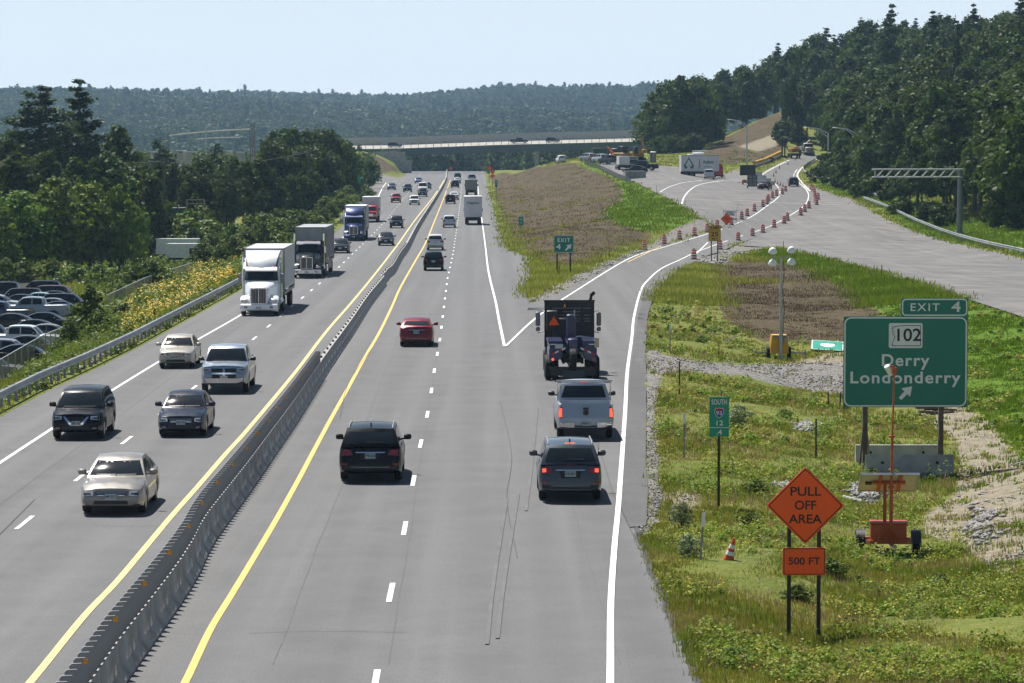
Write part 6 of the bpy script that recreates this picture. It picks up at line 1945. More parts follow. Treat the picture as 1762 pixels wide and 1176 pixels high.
def big_sign():
    Z = 107.0; u = px2(Z)
    X = (1559 - 881) * u; g = T(X, Z)
    root = thing('guide_sign', 'large green highway guide sign for route 102 Derry Londonderry with an EXIT 4 tab', 'sign', (X, Z, g))
    zc = 10 - (623 - 270) * u - g
    W_, H_ = 214 * u, 157 * u
    pn = panel(W_, H_, M_SIGNGREEN, root, (0, -.05, zc), 'panel', .03, .05)
    border(W_ - .05, H_ - .05, .24, .05, M_SIGNWHITE, pn, (0, -.012, 0))
    tw, th = 115 * u, 31 * u
    tx = (1608.5 - 1559) * u; tz_ = H_ / 2 + th / 2 + .004
    tp = panel(tw, th, M_SIGNGREEN, root, (tx, -.05, zc + tz_), 'exit_tab', .03, .05)
    border(tw - .05, th - .03, .14, .045, M_SIGNWHITE, tp, (0, -.012, 0))
    fit_text('EXIT', .265, 50 * u, tp, (-17 * u, -.032, -.01), M_SIGNWHITE, space=1.25)
    fit_text('4', .36, 16 * u, tp, (37 * u, -.032, 0), M_SIGNWHITE)
    sh = panel(58 * u, 43 * u, M_SIGNWHITE, pn, (0, -.03, (623 - 577.5) * u), 'route_shield', .06, .012)
    nh = [(-.50, .36), (-.44, .30), (-.30, .345), (.02, .36), (.50, .36), (.52, .32), (.52, -.34), (.49, -.37), (-.46, -.37), (-.50, -.33), (-.40, -.05), (-.42, .0), (-.48, .02), (-.43, .08), (-.49, .12), (-.44, .18), (-.50, .22), (-.46, .28)]
    nb = [(x * .955 + .004, z * .94) for x, z in nh]
    m = MB(); n = len(nh); m.add([(p[0], -.009, p[1]) for p in nh] + [(p[0], -.009, p[1]) for p in nb], [(i, (i + 1) % n, n + (i + 1) % n, n + i) for i in range(n)])
    m.build('state_outline', M_SIGNBLACK, sh, (.01, 0, 0), smooth=0)
    fit_text('102', .43, 41 * u, sh, (3.5 * u, -.012, 0), M_SIGNBLACK)
    fit_text('Derry', .40, 82 * u, pn, (-1 * u, -.032, (623 - 621) * u), M_SIGNWHITE, space=1.15, bold=.02)
    fit_text('Londonderry', .40, 190 * u, pn, (-1 * u, -.032, (623 - 651) * u), M_SIGNWHITE, space=1.15, bold=.02)
    flat(arrow(.50), M_SIGNWHITE, pn, (0, -.012, (623 - 677) * u), 'arrow')
    for px in (1491, 1622):
        x = (px - 1559) * u
        m = MB(); m.box((x, .12, (zc + H_ / 2) / 2 - .1), (.17, .2, zc + H_ / 2 + .2)); m.build('post', M_WOOD, root)
        for dx, top in ((-.20, 1.95), (.22, 1.8)):
            m = MB(); m.tube([(x + dx * (1.4 if px < 1500 else 1.0), -.5 if dx < 0 else .9, .05), (x + dx * .1, .1, top)], .045, 5); m.build('brace', M_WOOD if dx < 0 else M_GALV2, root)
    m = MB()
    for k in range(5): m.box((0, .0, zc - H_ / 2 + .3 + k * .62), (W_ - .2, .06, .08))
    m.build('stiffeners', M_GALV2, root)
    for (px, py0, Zb, lab) in ((1567.5, 0, 105.9, 'low concrete barrier block in front of the large green sign posts'), (1545, 0, 109.6, 'second concrete barrier block just behind the front one under the green sign')):
        x = (px - 881) * Zb / FPX
        m = MB(); L = 3.05 if px > 1550 else 2.95
        m.loft([[(-L / 2, a * .8, b) for a, b in ((-.30, 0), (.30, 0), (.28, .09), (.17, .28), (.11, .82), (-.11, .82), (-.17, .28), (-.28, .09))], [(L / 2, a * .8, b) for a, b in ((-.30, 0), (.30, 0), (.28, .09), (.17, .28), (.11, .82), (-.11, .82), (-.17, .28), (-.28, .09))]])
        o = m.build('concrete_barrier', M_CONC, None, (x, Zb, T(x, Zb) - .03), (0, 0, R(.8)))
        tag(o, lab, 'barrier')
        for dx in (-.95, .95):
            m = MB(); m.lathe([(.01, -.155), (.05, -.155), (.05, -.12), (.01, -.12)], 10, 'y', (dx, 0, .56)); m.build('lifting_hole', M_DARK, o)
big_sign()

def work_sign():
    Z = 67.0; u = px2(Z); X = (1388 - 881) * u; g = T(X, Z)
    root = thing('work_zone_sign', 'orange diamond sign reading PULL OFF AREA above a 500 FT plate on two posts', 'sign', (X, Z, g))
    zc = 10 - (872 - 270) * u - g; h = 67.5 * u
    dm = [(0, -h), (h, 0), (0, h), (-h, 0)]
    def rd(k, r=.05):
        out = []
        for i in range(4):
            p = Vector(dm[i]) * k; a = Vector(dm[i - 1]) * k; b = Vector(dm[(i + 1) % 4]) * k
            da, db = (a - p).normalized(), (b - p).normalized()
            for t in np.linspace(0, 1, 4): q = p + da * r * (1 - t) + db * r * t; q = q + (p - q) * .25; out.append((q.x, q.y))
        return out
    m = MB(); m.prism(rd(1), -.012, .012); pn = m.build('panel', M_ORANGE, root, (0, -.03, zc))
    a, b = rd(.955, .04), rd(.922, .035); n = len(a)
    m = MB(); m.add([(p[0], -.016, p[1]) for p in a] + [(p[0], -.016, p[1]) for p in b], [(i, (i + 1) % n, n + (i + 1) % n, n + i) for i in range(n)]); m.build('border', M_SIGNBLACK, pn, smooth=0)
    for t, dz, wd in (('PULL', 872 - 848, 53), ('OFF', 872 - 872, 37), ('AREA', 872 - 896, 57)):
        fit_text(t, .195, wd * u, pn, (0, -.017, dz * u), M_SIGNBLACK, bold=.012)
    pp = panel(74 * u, 48 * u, M_ORANGE, root, (-1.5 * u, -.03, 10 - (969 - 270) * u - g), 'distance_plate', .03, .024)
    border(71 * u, 45.5 * u, .03, .014, M_SIGNBLACK, pp, (0, -.0, 0))
    fit_text('500 FT', .155, 55 * u, pp, (0, -.017, 0), M_SIGNBLACK, bold=.012)
    for px in (1361, 1412.5): post(root, (px - 1388) * u, -.25, zc - .1 * h if False else zc - .30, w_=.085)
work_sign()

def marker(px, Z, y0, y1, wpx, ybase, label, lines, mat=M_SIGNTEAL, name='mile_marker', cat='sign', group=None, shield=False):
    u = px2(Z); X = (px - 881) * u; g = T(X, Z)
    root = thing(name, label, cat, (X, Z, g), 0, group)
    zc = 10 - ((y0 + y1) / 2 - 270) * u - g; hh = (y1 - y0) * u; ww = wpx * u
    pn = panel(ww, hh, mat, root, (0, -.03, zc), 'panel', .02, .02)
    post(root, 0, -.2, zc - hh / 2 + .1 if hh > .8 else zc, w_=.075)
    for (t, cap, fz, wd) in lines:
        fit_text(t, cap * hh, wd * ww if wd else None, pn, (0, -.013, fz * hh), M_SIGNWHITE, bold=.012)
    return root, pn, ww, hh
r_, pn, ww, hh = marker(1238.5, 88, 684, 752, 34, 862, 'green south mile marker 12.4 with a small interstate shield on a thin post', [('SOUTH', .13, .37, .78), ('12', .125, -.165, .34), ('.4', .13, -.40, .28)])
sd = [(0, -.5), (.26, -.34), (.44, -.08), (.46, .20), (.36, .44), (.18, .40), (0, .45), (-.18, .40), (-.36, .44), (-.46, .20), (-.44, -.08), (-.26, -.34)]
s1 = flat([(x * .30, z * .32) for x, z in sd], M_SIGNWHITE, pn, (0, 0, .105 * hh), 'interstate_shield', -.0135)
flat([(x * .27, z * .29) for x, z in sd], M_SIGNBLUE, s1, (0, -.003, 0), 'blue_field', -.0135)
flat([(-.118, .062), (.118, .062), (.098, .120), (.05, .112), (0, .124), (-.05, .112), (-.098, .120)], M_SIGNRED, s1, (0, -.006, 0), 'red_crown', -.0135)
fit_text('93', .115, .17, s1, (0, -.021, -.02), M_SIGNWHITE, bold=.012)
m = MB(); m.box((0, -.0115, -.275 * hh), (ww, .003, .016)); m.build('divider', M_SIGNWHITE, pn)

def gore_sign():
    Z = 264.0; u = px2(Z); X = (970 - 881) * u; g = T(X, Z)
    root = thing('exit_gore_sign', 'small green EXIT 4 sign with arrow on two posts where the ramp splits off', 'sign', (X, Z, g))
    zc = 10 - (420 - 270) * u - g
    pn = panel(35 * u, 30 * u, M_SIGNGREEN, root, (0, -.05, zc), 'panel', .05, .04)
    border(34 * u, 29 * u, .1, .035, M_SIGNWHITE, pn, (0, -.006, 0))
    fit_text('EXIT', .34, 22 * u, pn, (0, -.025, 6.5 * u), M_SIGNWHITE, space=1.2, bold=.02)
    fit_text('4', .46, 8 * u, pn, (-9 * u, -.025, -5 * u), M_SIGNWHITE, bold=.02)
    flat(arrow(.60), M_SIGNWHITE, pn, (7.5 * u, -.006, -6 * u), 'arrow')
    for dx in (-11.5, 11.5): post(root, dx * u, -.3, zc, w_=.13)
gore_sign()
def ramp_sign():
    Z = 293.0; u = px2(Z); X = (1229.5 - 881) * u; g = T(X, Z)
    root = thing('ramp_speed_sign', 'yellow RAMP 25 MPH advisory sign on two posts over white stones', 'sign', (X, Z, g))
    zc = 10 - (401.5 - 270) * u - g
    pn = panel(21 * u, 27 * u, M_SIGNYEL, root, (0, -.05, zc), 'panel', .05, .03)
    border(20.2 * u, 26 * u, .05, .03, M_SIGNBLACK, pn, (0, -.0, 0))
    m = MB(); m.box((0, -.018, 5.5 * u), (20 * u, .004, .03)); m.build('divider', M_SIGNBLACK, pn)
    fit_text('RAMP', .26, 15 * u, pn, (0, -.02, 9.2 * u), M_SIGNBLACK, bold=.02)
    fit_text('25', .44, 13 * u, pn, (0, -.02, -1.8 * u), M_SIGNBLACK, bold=.02)
    fit_text('MPH', .17, 10 * u, pn, (0, -.02, -9.8 * u), M_SIGNBLACK, bold=.02)
    for dx in (-5.5, 5.5): post(root, dx * u, -.3, zc, w_=.10)
ramp_sign()

def diamond(px, Z, yc, rpx, label, lines=(), legs=None, mat=M_ORANGE, ybase=None, name='work_zone_sign', group=None):
    u = px2(Z); X = (px - 881) * u; g = T(X, Z)
    root = thing(name, label, 'sign', (X, Z, g), 0, group)
    zc = 10 - (yc - 270) * u - g; h = rpx * u
    m = MB(); m.prism([(0, -h), (h, 0), (0, h), (-h, 0)], -.02, .0); pn = m.build('panel', mat, root, (0, -.04, zc))
    k = .90; m = MB(); a = [(0, -h * k), (h * k, 0), (0, h * k), (-h * k, 0)]; b = [(x * .93, z * .93) for x, z in a]
    m.add([(p[0], -.024, p[1]) for p in a] + [(p[0], -.024, p[1]) for p in b], [(i, (i + 1) % 4, 4 + (i + 1) % 4, 4 + i) for i in range(4)]); m.build('border', M_SIGNBLACK, pn, smooth=0)
    for t, cap, dz, wd in lines: fit_text(t, cap * h, wd * h, pn, (0, -.026, dz * h), M_SIGNBLACK, bold=.02)
    if legs:
        m = MB()
        for sg in (-1, 1):
            m.tube([(0, 0, max(.4, zc - h * .8)), (sg * .6, -.5, 0)], .03, 5); m.tube([(0, 0, max(.4, zc - h * .8)), (sg * .6, .5, 0)], .03, 5)
        m.build('stand', M_BLACK, root)
    else:
        for dx in ((0,) if h < .9 else (-.3, .3)): post(root, dx, -.2, zc, w_=.09)
    return root
p = G(1250, 391)
diamond(1250, p.y, 377, 10.5, 'orange diamond warning sign on a folding stand among the drums at the ramp split', [('BE', .16, .36, .22), ('PREPARED', .17, .06, .9), ('TO STOP', .16, -.24, .7)], True)
diamond(842.5, 760, 289.5, 4.6, 'far orange diamond sign on the right verge, left and higher of the two')
diamond(847.5, 690, 296, 4.6, 'far orange diamond sign with an orange plate below it, nearer of the two')
u = px2(690); X = (847.5 - 881) * u
o = panel(7 * u, 4.6 * u, M_ORANGE, bpy.data.objects['work_zone_sign.003'] if 'work_zone_sign.003' in bpy.data.objects else None, (0, -.04, 10 - (303 - 270) * u - T(X, 690)), 'plate', .05)
marker(840, 770, 291, 299, 5, 308, 'tiny far green marker beside the orange diamond signs', [])
marker(854, 560, 310, 322, 4.5, 338, 'small green marker on the right verge past the orange diamond signs', [('2', .3, .2, .4)])
marker(896.5, 395, 373, 388, 8, 405, 'green mile marker on a post at the left foot of the brown mound', [('93', .18, .18, .5), ('2', .18, -.2, .3)])
marker(618, 560, 303, 316, 5, 330, 'small green sign post by the entrance ramp guardrail on the left', [])
diamond(635, 800, 291, 4.5, 'dark back of a diamond sign on the grassy bank by the entrance ramp', mat=M_GALV2)
diamond(776, 1085, 290, 3.2, 'red orange diamond at the far end of the median barrier')

# ------------------------------------------------------------------ posts, cone, drums, cones
def delineator(px, ybase, ytop, label, white=False, tilt=0, group=None, Z=None):
    p = G(px, ybase) if Z is None else at(px, Z)
    h = (ybase - ytop) * p.y / FPX
    root = thing('delineator_post', label, 'post', p, 0, group)
    root.rotation_euler = (0, R(tilt), 0)
    m = MB(); m.box((0, 0, h / 2 - .1), (.055, .03, h + .2)); m.box((-.02, .025, h / 2 - .1), (.015, .03, h + .2)); m.box((.02, .025, h / 2 - .1), (.015, .03, h + .2)); m.build('post', M_GALV2 if white else M_POSTGREEN, root)
    if white:
        m = MB(); m.box((0, -.025, h - .14), (.085, .012, .36)); r = m.build('reflector', M_WHITE, root)
delineator(1177, 786, 712, 'steel delineator post with a white reflector, straight above the silver pickup lane edge', True)
delineator(1205, 966, 884, 'leaning steel delineator post with a white and red reflector near the small traffic cone', True, 4)
delineator(1169, 676, 622, 'dark thin delineator post just below the gravel track')
delineator(1153, 606, 558, 'steel delineator post in the weeds just above the gravel track', True)
for px, y0, y1, lab in ((1517, 479, 456, 'thin post at the edge of the wide empty pavement'), (1049, 447, 426, 'thin stake at the gravel edge of the ramp beside the brown field'), (1130, 334, 320, 'thin stake at the yard edge, right of the concrete vault'), (1179, 361, 346, 'thin stake at the yard edge near the end of the white turning line'),
                        (962, 476, 458, 'short stake between the posts of the small EXIT 4 sign'), (931, 445, 432, 'short stake in the brown grass left of the small EXIT 4 sign'), (885, 408, 397, 'short stake left of the green mile marker by the mound'), (872, 380, 370, 'small stake on the verge beyond the green mile marker'), (1237, 610, 590, 'thin leaning stake in the weeds left of the light tower'),
                        (1404, 790, 720, 'bare rebar stake in the grass left of the big green sign'), (1425, 702, 676, 'left one of two short stakes by the gravel track'), (1446, 702, 676, 'right one of two short stakes by the gravel track'), (1348, 430, 415, 'thin stake beside the light tower lamps on the pavement edge'), (1680, 412, 404, 'tiny post in the lush grass right of the gantry post')):
    delineator(px, y0, y1, lab)
def cone_mesh():
    m = MB(); m.lathe([(.02, .70), (.035, .71), (.06, .55), (.075, .545)][::-1] if False else [(.155, .03), (.125, .19), (.122, .19), (.10, .30), (.085, .40), (.065, .50), (.03, .70), (.015, .71)], 14); m.box((0, 0, .015), (.38, .38, .03))
    b = m.mesh('cone_body', M_DRUMOR)
    m = MB()
    for z0, z1, r0, r1 in ((.24, .34, .117, .098), (.42, .52, .084, .064)): m.lathe([(r0 + .004, z0), (r1 + .004, z1)], 14)
    return b, m.mesh('white_band', M_WHITE)
CB, CW = cone_mesh()
def cone(loc, label, group=None, rot=(0, 0, 0), s=1.0):
    root = thing('traffic_cone', label, 'traffic cone', loc, 0, group); root.rotation_euler = rot; root.scale = (s, s, s)
    link('cone_body', CB, root); link('white_band', CW, root)
cone(G(1252, 970), 'leaning orange and white traffic cone in the near roadside weeds', None, (R(6), R(14), 0), .95)
for px, py in ((1368, 277), (1355.6, 284), (1341, 291), (1335, 298), (1331, 304), (1333.5, 314), (1338, 317.6), (1342.5, 320), (1347, 322)):
    cone(G(px, py), 'small dark traffic cone in the row climbing the left edge of the ramp', 'cones up the ramp', s=1.15)
def drum():
    m = MB(); m.lathe([(.30, .0), (.30, .06), (.28, .10), (.28, .36), (.265, .38), (.265, .62), (.25, .64), (.25, .86), (.235, .88), (.225, .98), (.10, 1.0)], 16)
    m.lathe([(.42, 0), (.42, .06), (.30, .09)], 16, mi=1)
    b = m.mesh('drum_body', [M_DRUMOR, M_BLACK])
    m = MB()
    for z0, r in ((.20, .286), (.46, .271), (.72, .256)): m.lathe([(r, z0), (r - .002, z0 + .11)], 16)
    w_ = m.mesh('reflective_band', M_WHITE)
    m = MB(); m.box((0, 0, 1.04), (.28, .04, .08)); h = m.mesh('handle', M_BLACK)
    return b, w_, h
DB, DW, DH = drum()
def drums(pts, label, group):
    for px, py in pts:
        p = G(px, py)
        root = thing('traffic_drum', label, 'traffic drum', p, rnd.uniform(0, 3), group)
        link('drum_body', DB, root); link('reflective_band', DW, root); link('handle', DH, root)
drums([(1109, 431), (1143, 420), (1169, 412), (1195, 406), (1217, 400), (1234, 393), (1258, 387.5), (1276, 378), (1285.5, 372), (1298, 364), (1312.6, 356.6), (1320, 352), (1322, 346.5), (1329, 341), (1336, 338), (1346, 335), (1351.6, 330)],
      'orange and white traffic drum in the row along the left edge of the exit ramp', 'drums along the left ramp edge')
drums([(1194, 447), (1239, 430), (1270, 414.5), (1294.7, 407), (1312.6, 401), (1332, 392), (1349, 385), (1355, 380), (1377.6, 371), (1384.5, 365), (1391.6, 359)],
      'orange and white traffic drum in the row along the right edge of the exit ramp', 'drums along the right ramp edge')
drums([(1405, 353), (1403, 348), (1407.5, 344), (1402, 340), (1401, 333), (1398.5, 330), (1395.5, 326.5)], 'orange and white traffic drum in the tight cluster right of the dark ramp SUV', 'drums clustered at the upper right of the ramp')

# ------------------------------------------------------------------ trailers and towers
def camera_trailer():
    Z = 84.0; u = px2(Z); X = (1532 - 881) * u; g = T(X, Z)
    root = thing('camera_trailer', 'orange solar trailer with a tall thin mast and white camera standing in the weeds', 'trailer', (X, Z, g), R(-4))
    O = M_ORPAINT
    m = MB(); m.box((0, 0, .66), (.98, .62, .48), bev=.03); m.box((0, -.0, .91), (1.02, .66, .04)); m.build('battery_box', O, root)
    m = MB(); m.box((0, -.36, .40), (1.25, .09, .10)); m.box((0, .36, .40), (1.25, .09, .10)); m.box((0, 0, .38), (1.3, .1, .1)); m.tube([(0, -.36, .40), (.12, -1.0, .34)], .05, 6); m.tube([(-.35, -.36, .42), (.0, -.40, .80)], .03, 5); m.tube([(.35, -.36, .42), (.02, -.40, .80)], .03, 5); m.build('frame', O, root)
    m = MB(); m.box((-.55, -.41, .41), (.1, .02, .06)); m.box((.55, -.41, .41), (.1, .02, .06)); m.build('marker_lamp', M_AMBER, root)
    m = MB(); m.tube([(.12, -1.0, .40), (.12, -1.0, .0)], .035, 6); m.box((.12, -1.03, .36), (.1, .14, .08)); m.build('hitch', M_GALV, root)
    for sg in (-1, 1):
        add_wheel(root, sg * .76, .05, .32, .2, M_STEELRIM, 6)
        m = MB(); r2 = []
        for t in np.linspace(.1, math.pi - .1, 8): r2.append([(sg * .64, .05 + .38 * math.cos(t), .32 + .38 * math.sin(t)), (sg * .89, .05 + .38 * math.cos(t), .32 + .38 * math.sin(t)), (sg * .89, .05 + .36 * math.cos(t), .32 + .36 * math.sin(t)), (sg * .64, .05 + .36 * math.cos(t), .32 + .36 * math.sin(t))])
        m.loft(r2); m.build('mudguard', M_BLACK, root)
    m = MB(); m.box((.75, .5, .35), (.05, .05, .7)); m.build('outrigger', M_GALV, root)
    zt = 10 - (623 - 270) * u - g
    m = MB(); m.box((-.10, .02, 1.45), (.09, .09, 1.2)); m.build('panel_post', O, root)
    m = MB(); m.tube([(.06, -.30, .40), (.06, -.30, 2.1)], .05, 8); m.tube([(.06, -.30, 2.05), (.08, -.30, 3.4)], .036, 8); m.tube([(.08, -.30, 3.35), (.12, -.30, zt - .1)], .026, 8)
    for zz in (1.9, 3.3): m.box((.06, -.30, zz), (.17, .17, .05))
    m.build('mast', O, root)
    m = MB(); m.tube([(.12, -.30, zt - .1), (-.02, -.32, zt - .12)], .03, 6); m.box((.12, -.3, zt - .22), (.12, .12, .16)); m.build('camera_arm', O, root)
    m = MB(); m.lathe([(.04, 0), (.085, .02), (.085, .26), (.06, .32), (.02, .33)], 12); m.build('camera', M_WHITE, root, (-.10, -.32, zt - .08), (R(-20), R(150), 0))
    m = MB(); m.box((0, 0, 0), (1.58, .95, .04)); pn = m.build('solar_panel', pmat('solar_back', (.52, .49, .40, 1), rough=.6), root, (0, .05, 10 - (832 - 270) * u - g), (R(-34), 0, R(3)))
    m = MB(); m.box((0, .47, .0), (1.62, .04, .07)); m.box((0, -.47, .0), (1.62, .04, .07)); m.box((-.79, 0, .0), (.04, .95, .07)); m.box((.79, 0, 0), (.04, .95, .07)); m.build('panel_frame', M_GALV, pn)
    m = MB(); m.box((-.25, 0, -.05), (.09, .9, .05)); m.box((.30, 0, -.05), (.09, .9, .05)); m.box((0, -.1, -.07), (.9, .1, .06)); m.build('panel_bracket', O, pn)
    m = MB(); m.box((-.55, -.02, -.04), (.18, .12, .05)); m.build('junction_box', M_BLACK, pn)
camera_trailer()

def light_tower():
    Z = 165.0; u = px2(Z); X = (1341 - 881) * u; g = T(X, Z)
    root = thing('light_tower', 'yellow mobile light tower with a tall grey mast and four round floodlights', 'light tower', (X, Z, g), 0)
    Yw = M_YELPAINT
    m = MB(); m.loft([[(-.48, -.6, .28), (.48, -.6, .28), (.48, .6, .28), (-.48, .6, .28)], [(-.48, -.6, .75), (.48, -.6, .75), (.48, .6, .75), (-.48, .6, .75)], [(-.40, -.5, 1.28), (.40, -.5, 1.28), (.40, .5, 1.28), (-.40, .5, 1.28)]]); m.build('engine_cover', Yw, root)
    m = MB(); m.box((0, -.53, 1.22), (.74, .06, .10)); m.box((.1, -.57, 1.05), (.35, .03, .2)); m.build('control_panel', M_GREY, root)
    m = MB(); m.box((-.95, 0, .30), (1.0, .08, .08)); m.box((.95, 0, .30), (1.0, .08, .08)); m.box((-1.42, 0, .22), (.08, .08, .5)); m.box((1.42, 0, .22), (.08, .08, .5)); m.build('outrigger', M_GALV2, root)
    for sg in (-1, 1): add_wheel(root, sg * .56, .1, .33, .2, M_STEELRIM, 6)
    H = 10 - (425 - 270) * u - g
    m = MB(); m.tube([(.05, -.62, .1), (.05, -.62, 2.6)], .10, 8); m.tube([(.05, -.62, 2.5), (.05, -.62, 4.0)], .075, 8); m.tube([(.05, -.62, 3.9), (.05, -.62, H - .55)], .055, 8); m.box((.05, -.62, .04), (.4, .3, .1)); m.build('mast', M_GALV, root)
    m = MB(); m.tube([(.17, -.6, H - .7), (.22, -.58, H - 1.4), (.12, -.6, H - 2.2), (.24, -.58, 2.6), (.15, -.6, 1.2)], .018, 5); m.build('power_cable', M_BLACK, root)
    m = MB(); m.box((.05, -.62, H - .55), (.95, .06, .06)); m.tube([(-.4, -.62, H - .55), (-.5, -.75, H - .28)], .03, 5); m.tube([(.5, -.62, H - .55), (.55, -.75, H - .28)], .03, 5); m.tube([(-.35, -.62, H - .55), (-.5, -.75, H - .75)], .03, 5); m.tube([(.45, -.62, H - .55), (.5, -.75, H - .75)], .03, 5); m.build('lamp_bar', M_GREY, root)
    for dx, dz in ((-.42, -.22), (.58, -.16), (-.42, -.85), (.58, -.80)):
        m = MB(); m.lathe([(.05, .22), (.10, .20), (.19, .11), (.235, -.02), (.235, -.05)], 16)
        f = m.build('floodlight', M_WHITE, root, (dx, -.75, H + dz), (R(28), 0, 0))
        m = MB(); m.lathe([(.01, -.075), (.215, -.055), (.22, -.05)], 16); m.build('lens', M_HEAD, f)
light_tower()

# green sign lying on the ground
p = G(1424, 602)
root = thing('fallen_sign', 'teal green highway sign panel lying flat on the ground right of the light tower', 'sign', (p.x, p.y, p.z + .22), R(-6))
root.rotation_euler = (R(9), R(3), R(-6))
m = MB(); m.box((0, 0, 0), (1.85, 2.4, .05)); pn = m.build('panel', M_SIGNTEAL, root)
a = rrect(1.8, 2.35, .12); b = rrect(1.68, 2.23, .07); n = len(a)
m = MB(); m.add([(q[0], q[1], .029) for q in a] + [(q[0], q[1], .029) for q in b], [(i, (i + 1) % n, n + (i + 1) % n, n + i) for i in range(n)]); m.build('border', M_SIGNWHITE, pn, smooth=0)
m = MB(); m.prism([(x * .9, z * 1.0) for x, z in sd], .028, .031, plane='xy'); m.build('route_shield', M_SIGNWHITE, pn)
m = MB()
for k, (a_, b_, rz) in enumerate(((0, 0, .1), (.2, .25, -.2), (-.3, .1, .3), (.1, .35, .05))):
    m.box((a_, b_, .07 + k * .09), (1.5 - .1 * k, .22, .08), rz=rz)
p = G(1612, 712); tag(m.build('plank_pile', M_WOOD, None, p), 'small dark pile of planks behind the right post of the big green sign', 'lumber')
m = MB(); p = G(1450, 858); q = G(1482, 866); m.tube([(p.x, p.y, p.z + .06), (q.x, q.y, q.z + .06)], .05, 6)
tag(m.build('white_pipe', M_WHITE), 'short white pipe lying in the grass left of the orange trailer', 'pipe')
for (a, b, lab) in (((1146, 550), (1156, 536), 'pale stick leaning in the weeds near the upper roadside post'), ((1222, 578), (1234, 590), 'dark broken stick lying in the weeds left of the light tower'), ((1245, 588), (1260, 578), 'pale broken board lying in the weeds left of the light tower')):
    p, q = G(*a), G(*b); m = MB(); q = Vector((q.x, p.y + .3, p.z + .35)); m.tube([(p.x, p.y, p.z + .03), tuple(q)], .03, 5)
    tag(m.build('stick', M_WOOD if 'dark' in lab else M_CONCL), lab, 'stick')

# ------------------------------------------------------------------ construction yard
def yard_trailer():
    p = G(1203, 304.5); k = FPX / p.y; L = 66 / k; H = 27.5 / k
    root = thing('box_trailer', 'white box trailer with a big green A logo parked in the construction yard', 'trailer', p, R(6))
    z0 = 1.0
    m = MB(); m.box((0, 0, z0 + H / 2), (L, 2.5, H), bev=.04); bx_ = m.build('box', M_TRAILW, root)
    m = MB(); m.box((0, -1.25, z0 + H - .05), (L + .04, .06, .12)); m.box((0, -1.25, z0 + .04), (L + .04, .06, .14)); m.build('edge_rails', M_GREY, root)
    m = MB(); m.box((-.5, 0, .78), (L * .8, 1.9, .42)); m.box((-L * .28, -.9, .5), (L * .32, .2, .7)); m.build('underframe', M_DARK, root)
    G_ = pmat('logo_green', (.01, .13, .08, 1))
    def aa(s, x0, inner):
        out = [(0, .5), (.42, -.22), (.30, -.42), (.16, -.42), (0, -.12), (-.16, -.42), (-.30, -.42), (-.42, -.22)]
        return [(x0 + x * s, z0 + H * .52 + z * s) for x, z in out]
    for x0, s in ((-L * .30, H * .78),):
        m = MB(); m.prism(aa(s, x0, 0), -1.268, -1.262); lg = m.build('logo', G_, bx_)
        m = MB(); m.prism([(x0 + (x - x0) * .62, z0 + H * .52 + (z - z0 - H * .52) * .66) for x, z in aa(s, x0, 0)], -1.274, -1.270); m.build('logo_inner', M_TRAILW, lg)
    m = MB(); m.prism([(-L * .02 + x * .55, z0 + H * .5 + z * H * .8) for x, z in [(0, .5), (.34, -.4), (.18, -.4), (0, .1), (-.18, -.4), (-.34, -.4)]], -1.268, -1.262); m.build('logo', G_, bx_)
    fit_text('Aulson', .62, L * .28, bx_, (L * .21, -1.268, z0 + H * .60), G_, bold=.03)
    m = MB(); m.box((L * .2, -1.265, z0 + H * .30), (L * .2, .004, .1)); m.build('small_print', G_, bx_)
    for x in (-L * .36, -L * .22):
        for sg in (-1, 1):
            t, q = wheel_meshes(.48, .26, M_STEELRIM, 6); o = link('wheel', t, root, (x, sg * 1.05, .48), (0, 0, R(90))); link('rim', q, o)
    m = MB(); m.box((L * .36, -.9, .5), (.12, .12, 1.0)); m.build('landing_leg', M_GALV2, root)
yard_trailer()
def machine(name, label, cat, px, py, rz, parts, fn=None, wheels=(), s=1.0):
    """parts: (name, material, [(shape, ...)])"""
    p = G(px, py)
    root = thing(name, label, cat, p, rz); root.scale = (s, s, s)
    for nm, mt, shapes in parts:
        m = MB()
        for sh in shapes:
            if sh[0] == 'b': m.box(sh[1], sh[2], bev=sh[3] if len(sh) > 3 else .03)
            elif sh[0] == 't': m.tube(sh[1], sh[2], 6)
            elif sh[0] == 'l': m.lathe(sh[1], 12, sh[2], sh[3])
        m.build(nm, mt, root)
    for (x, y, r) in wheels: add_wheel(root, x, y, r, .28, M_STEELRIM, 6)
    return root
gcar('pickup_truck', 'white pickup parked facing away beside the red machine in the yard', 'pickup truck', 'pickup', (190, 194, 198), 1220, 309, R(-3))
RD = pmat('machine_red', (.28, .02, .02, 1), rough=.5)
machine('air_compressor', 'stacked red drum-like machine beside the parked white pickup in the yard', 'machine', 1236, 305.5, 0, [
    ('body', RD, [('b', (0, 0, 1.0), (1.8, 1.6, 1.5), .15)]), ('coil', RD, [('l', [(.3, -.6), (.75, -.6), (.75, .6), (.3, .6)], 'y', (.1, 0, 2.0)), ('l', [(.25, -.5), (.6, -.5), (.6, .5), (.25, .5)], 'y', (-1.4, .3, 2.1))]), ('frame', M_DARK, [('b', (0, 0, .3), (2.4, 1.2, .2)), ('b', (-1.6, 0, .9), (1.0, 1.0, 1.0))])], wheels=((-.7, .7, .3), (.7, .7, .3), (-.7, -.7, .3), (.7, -.7, .3)))
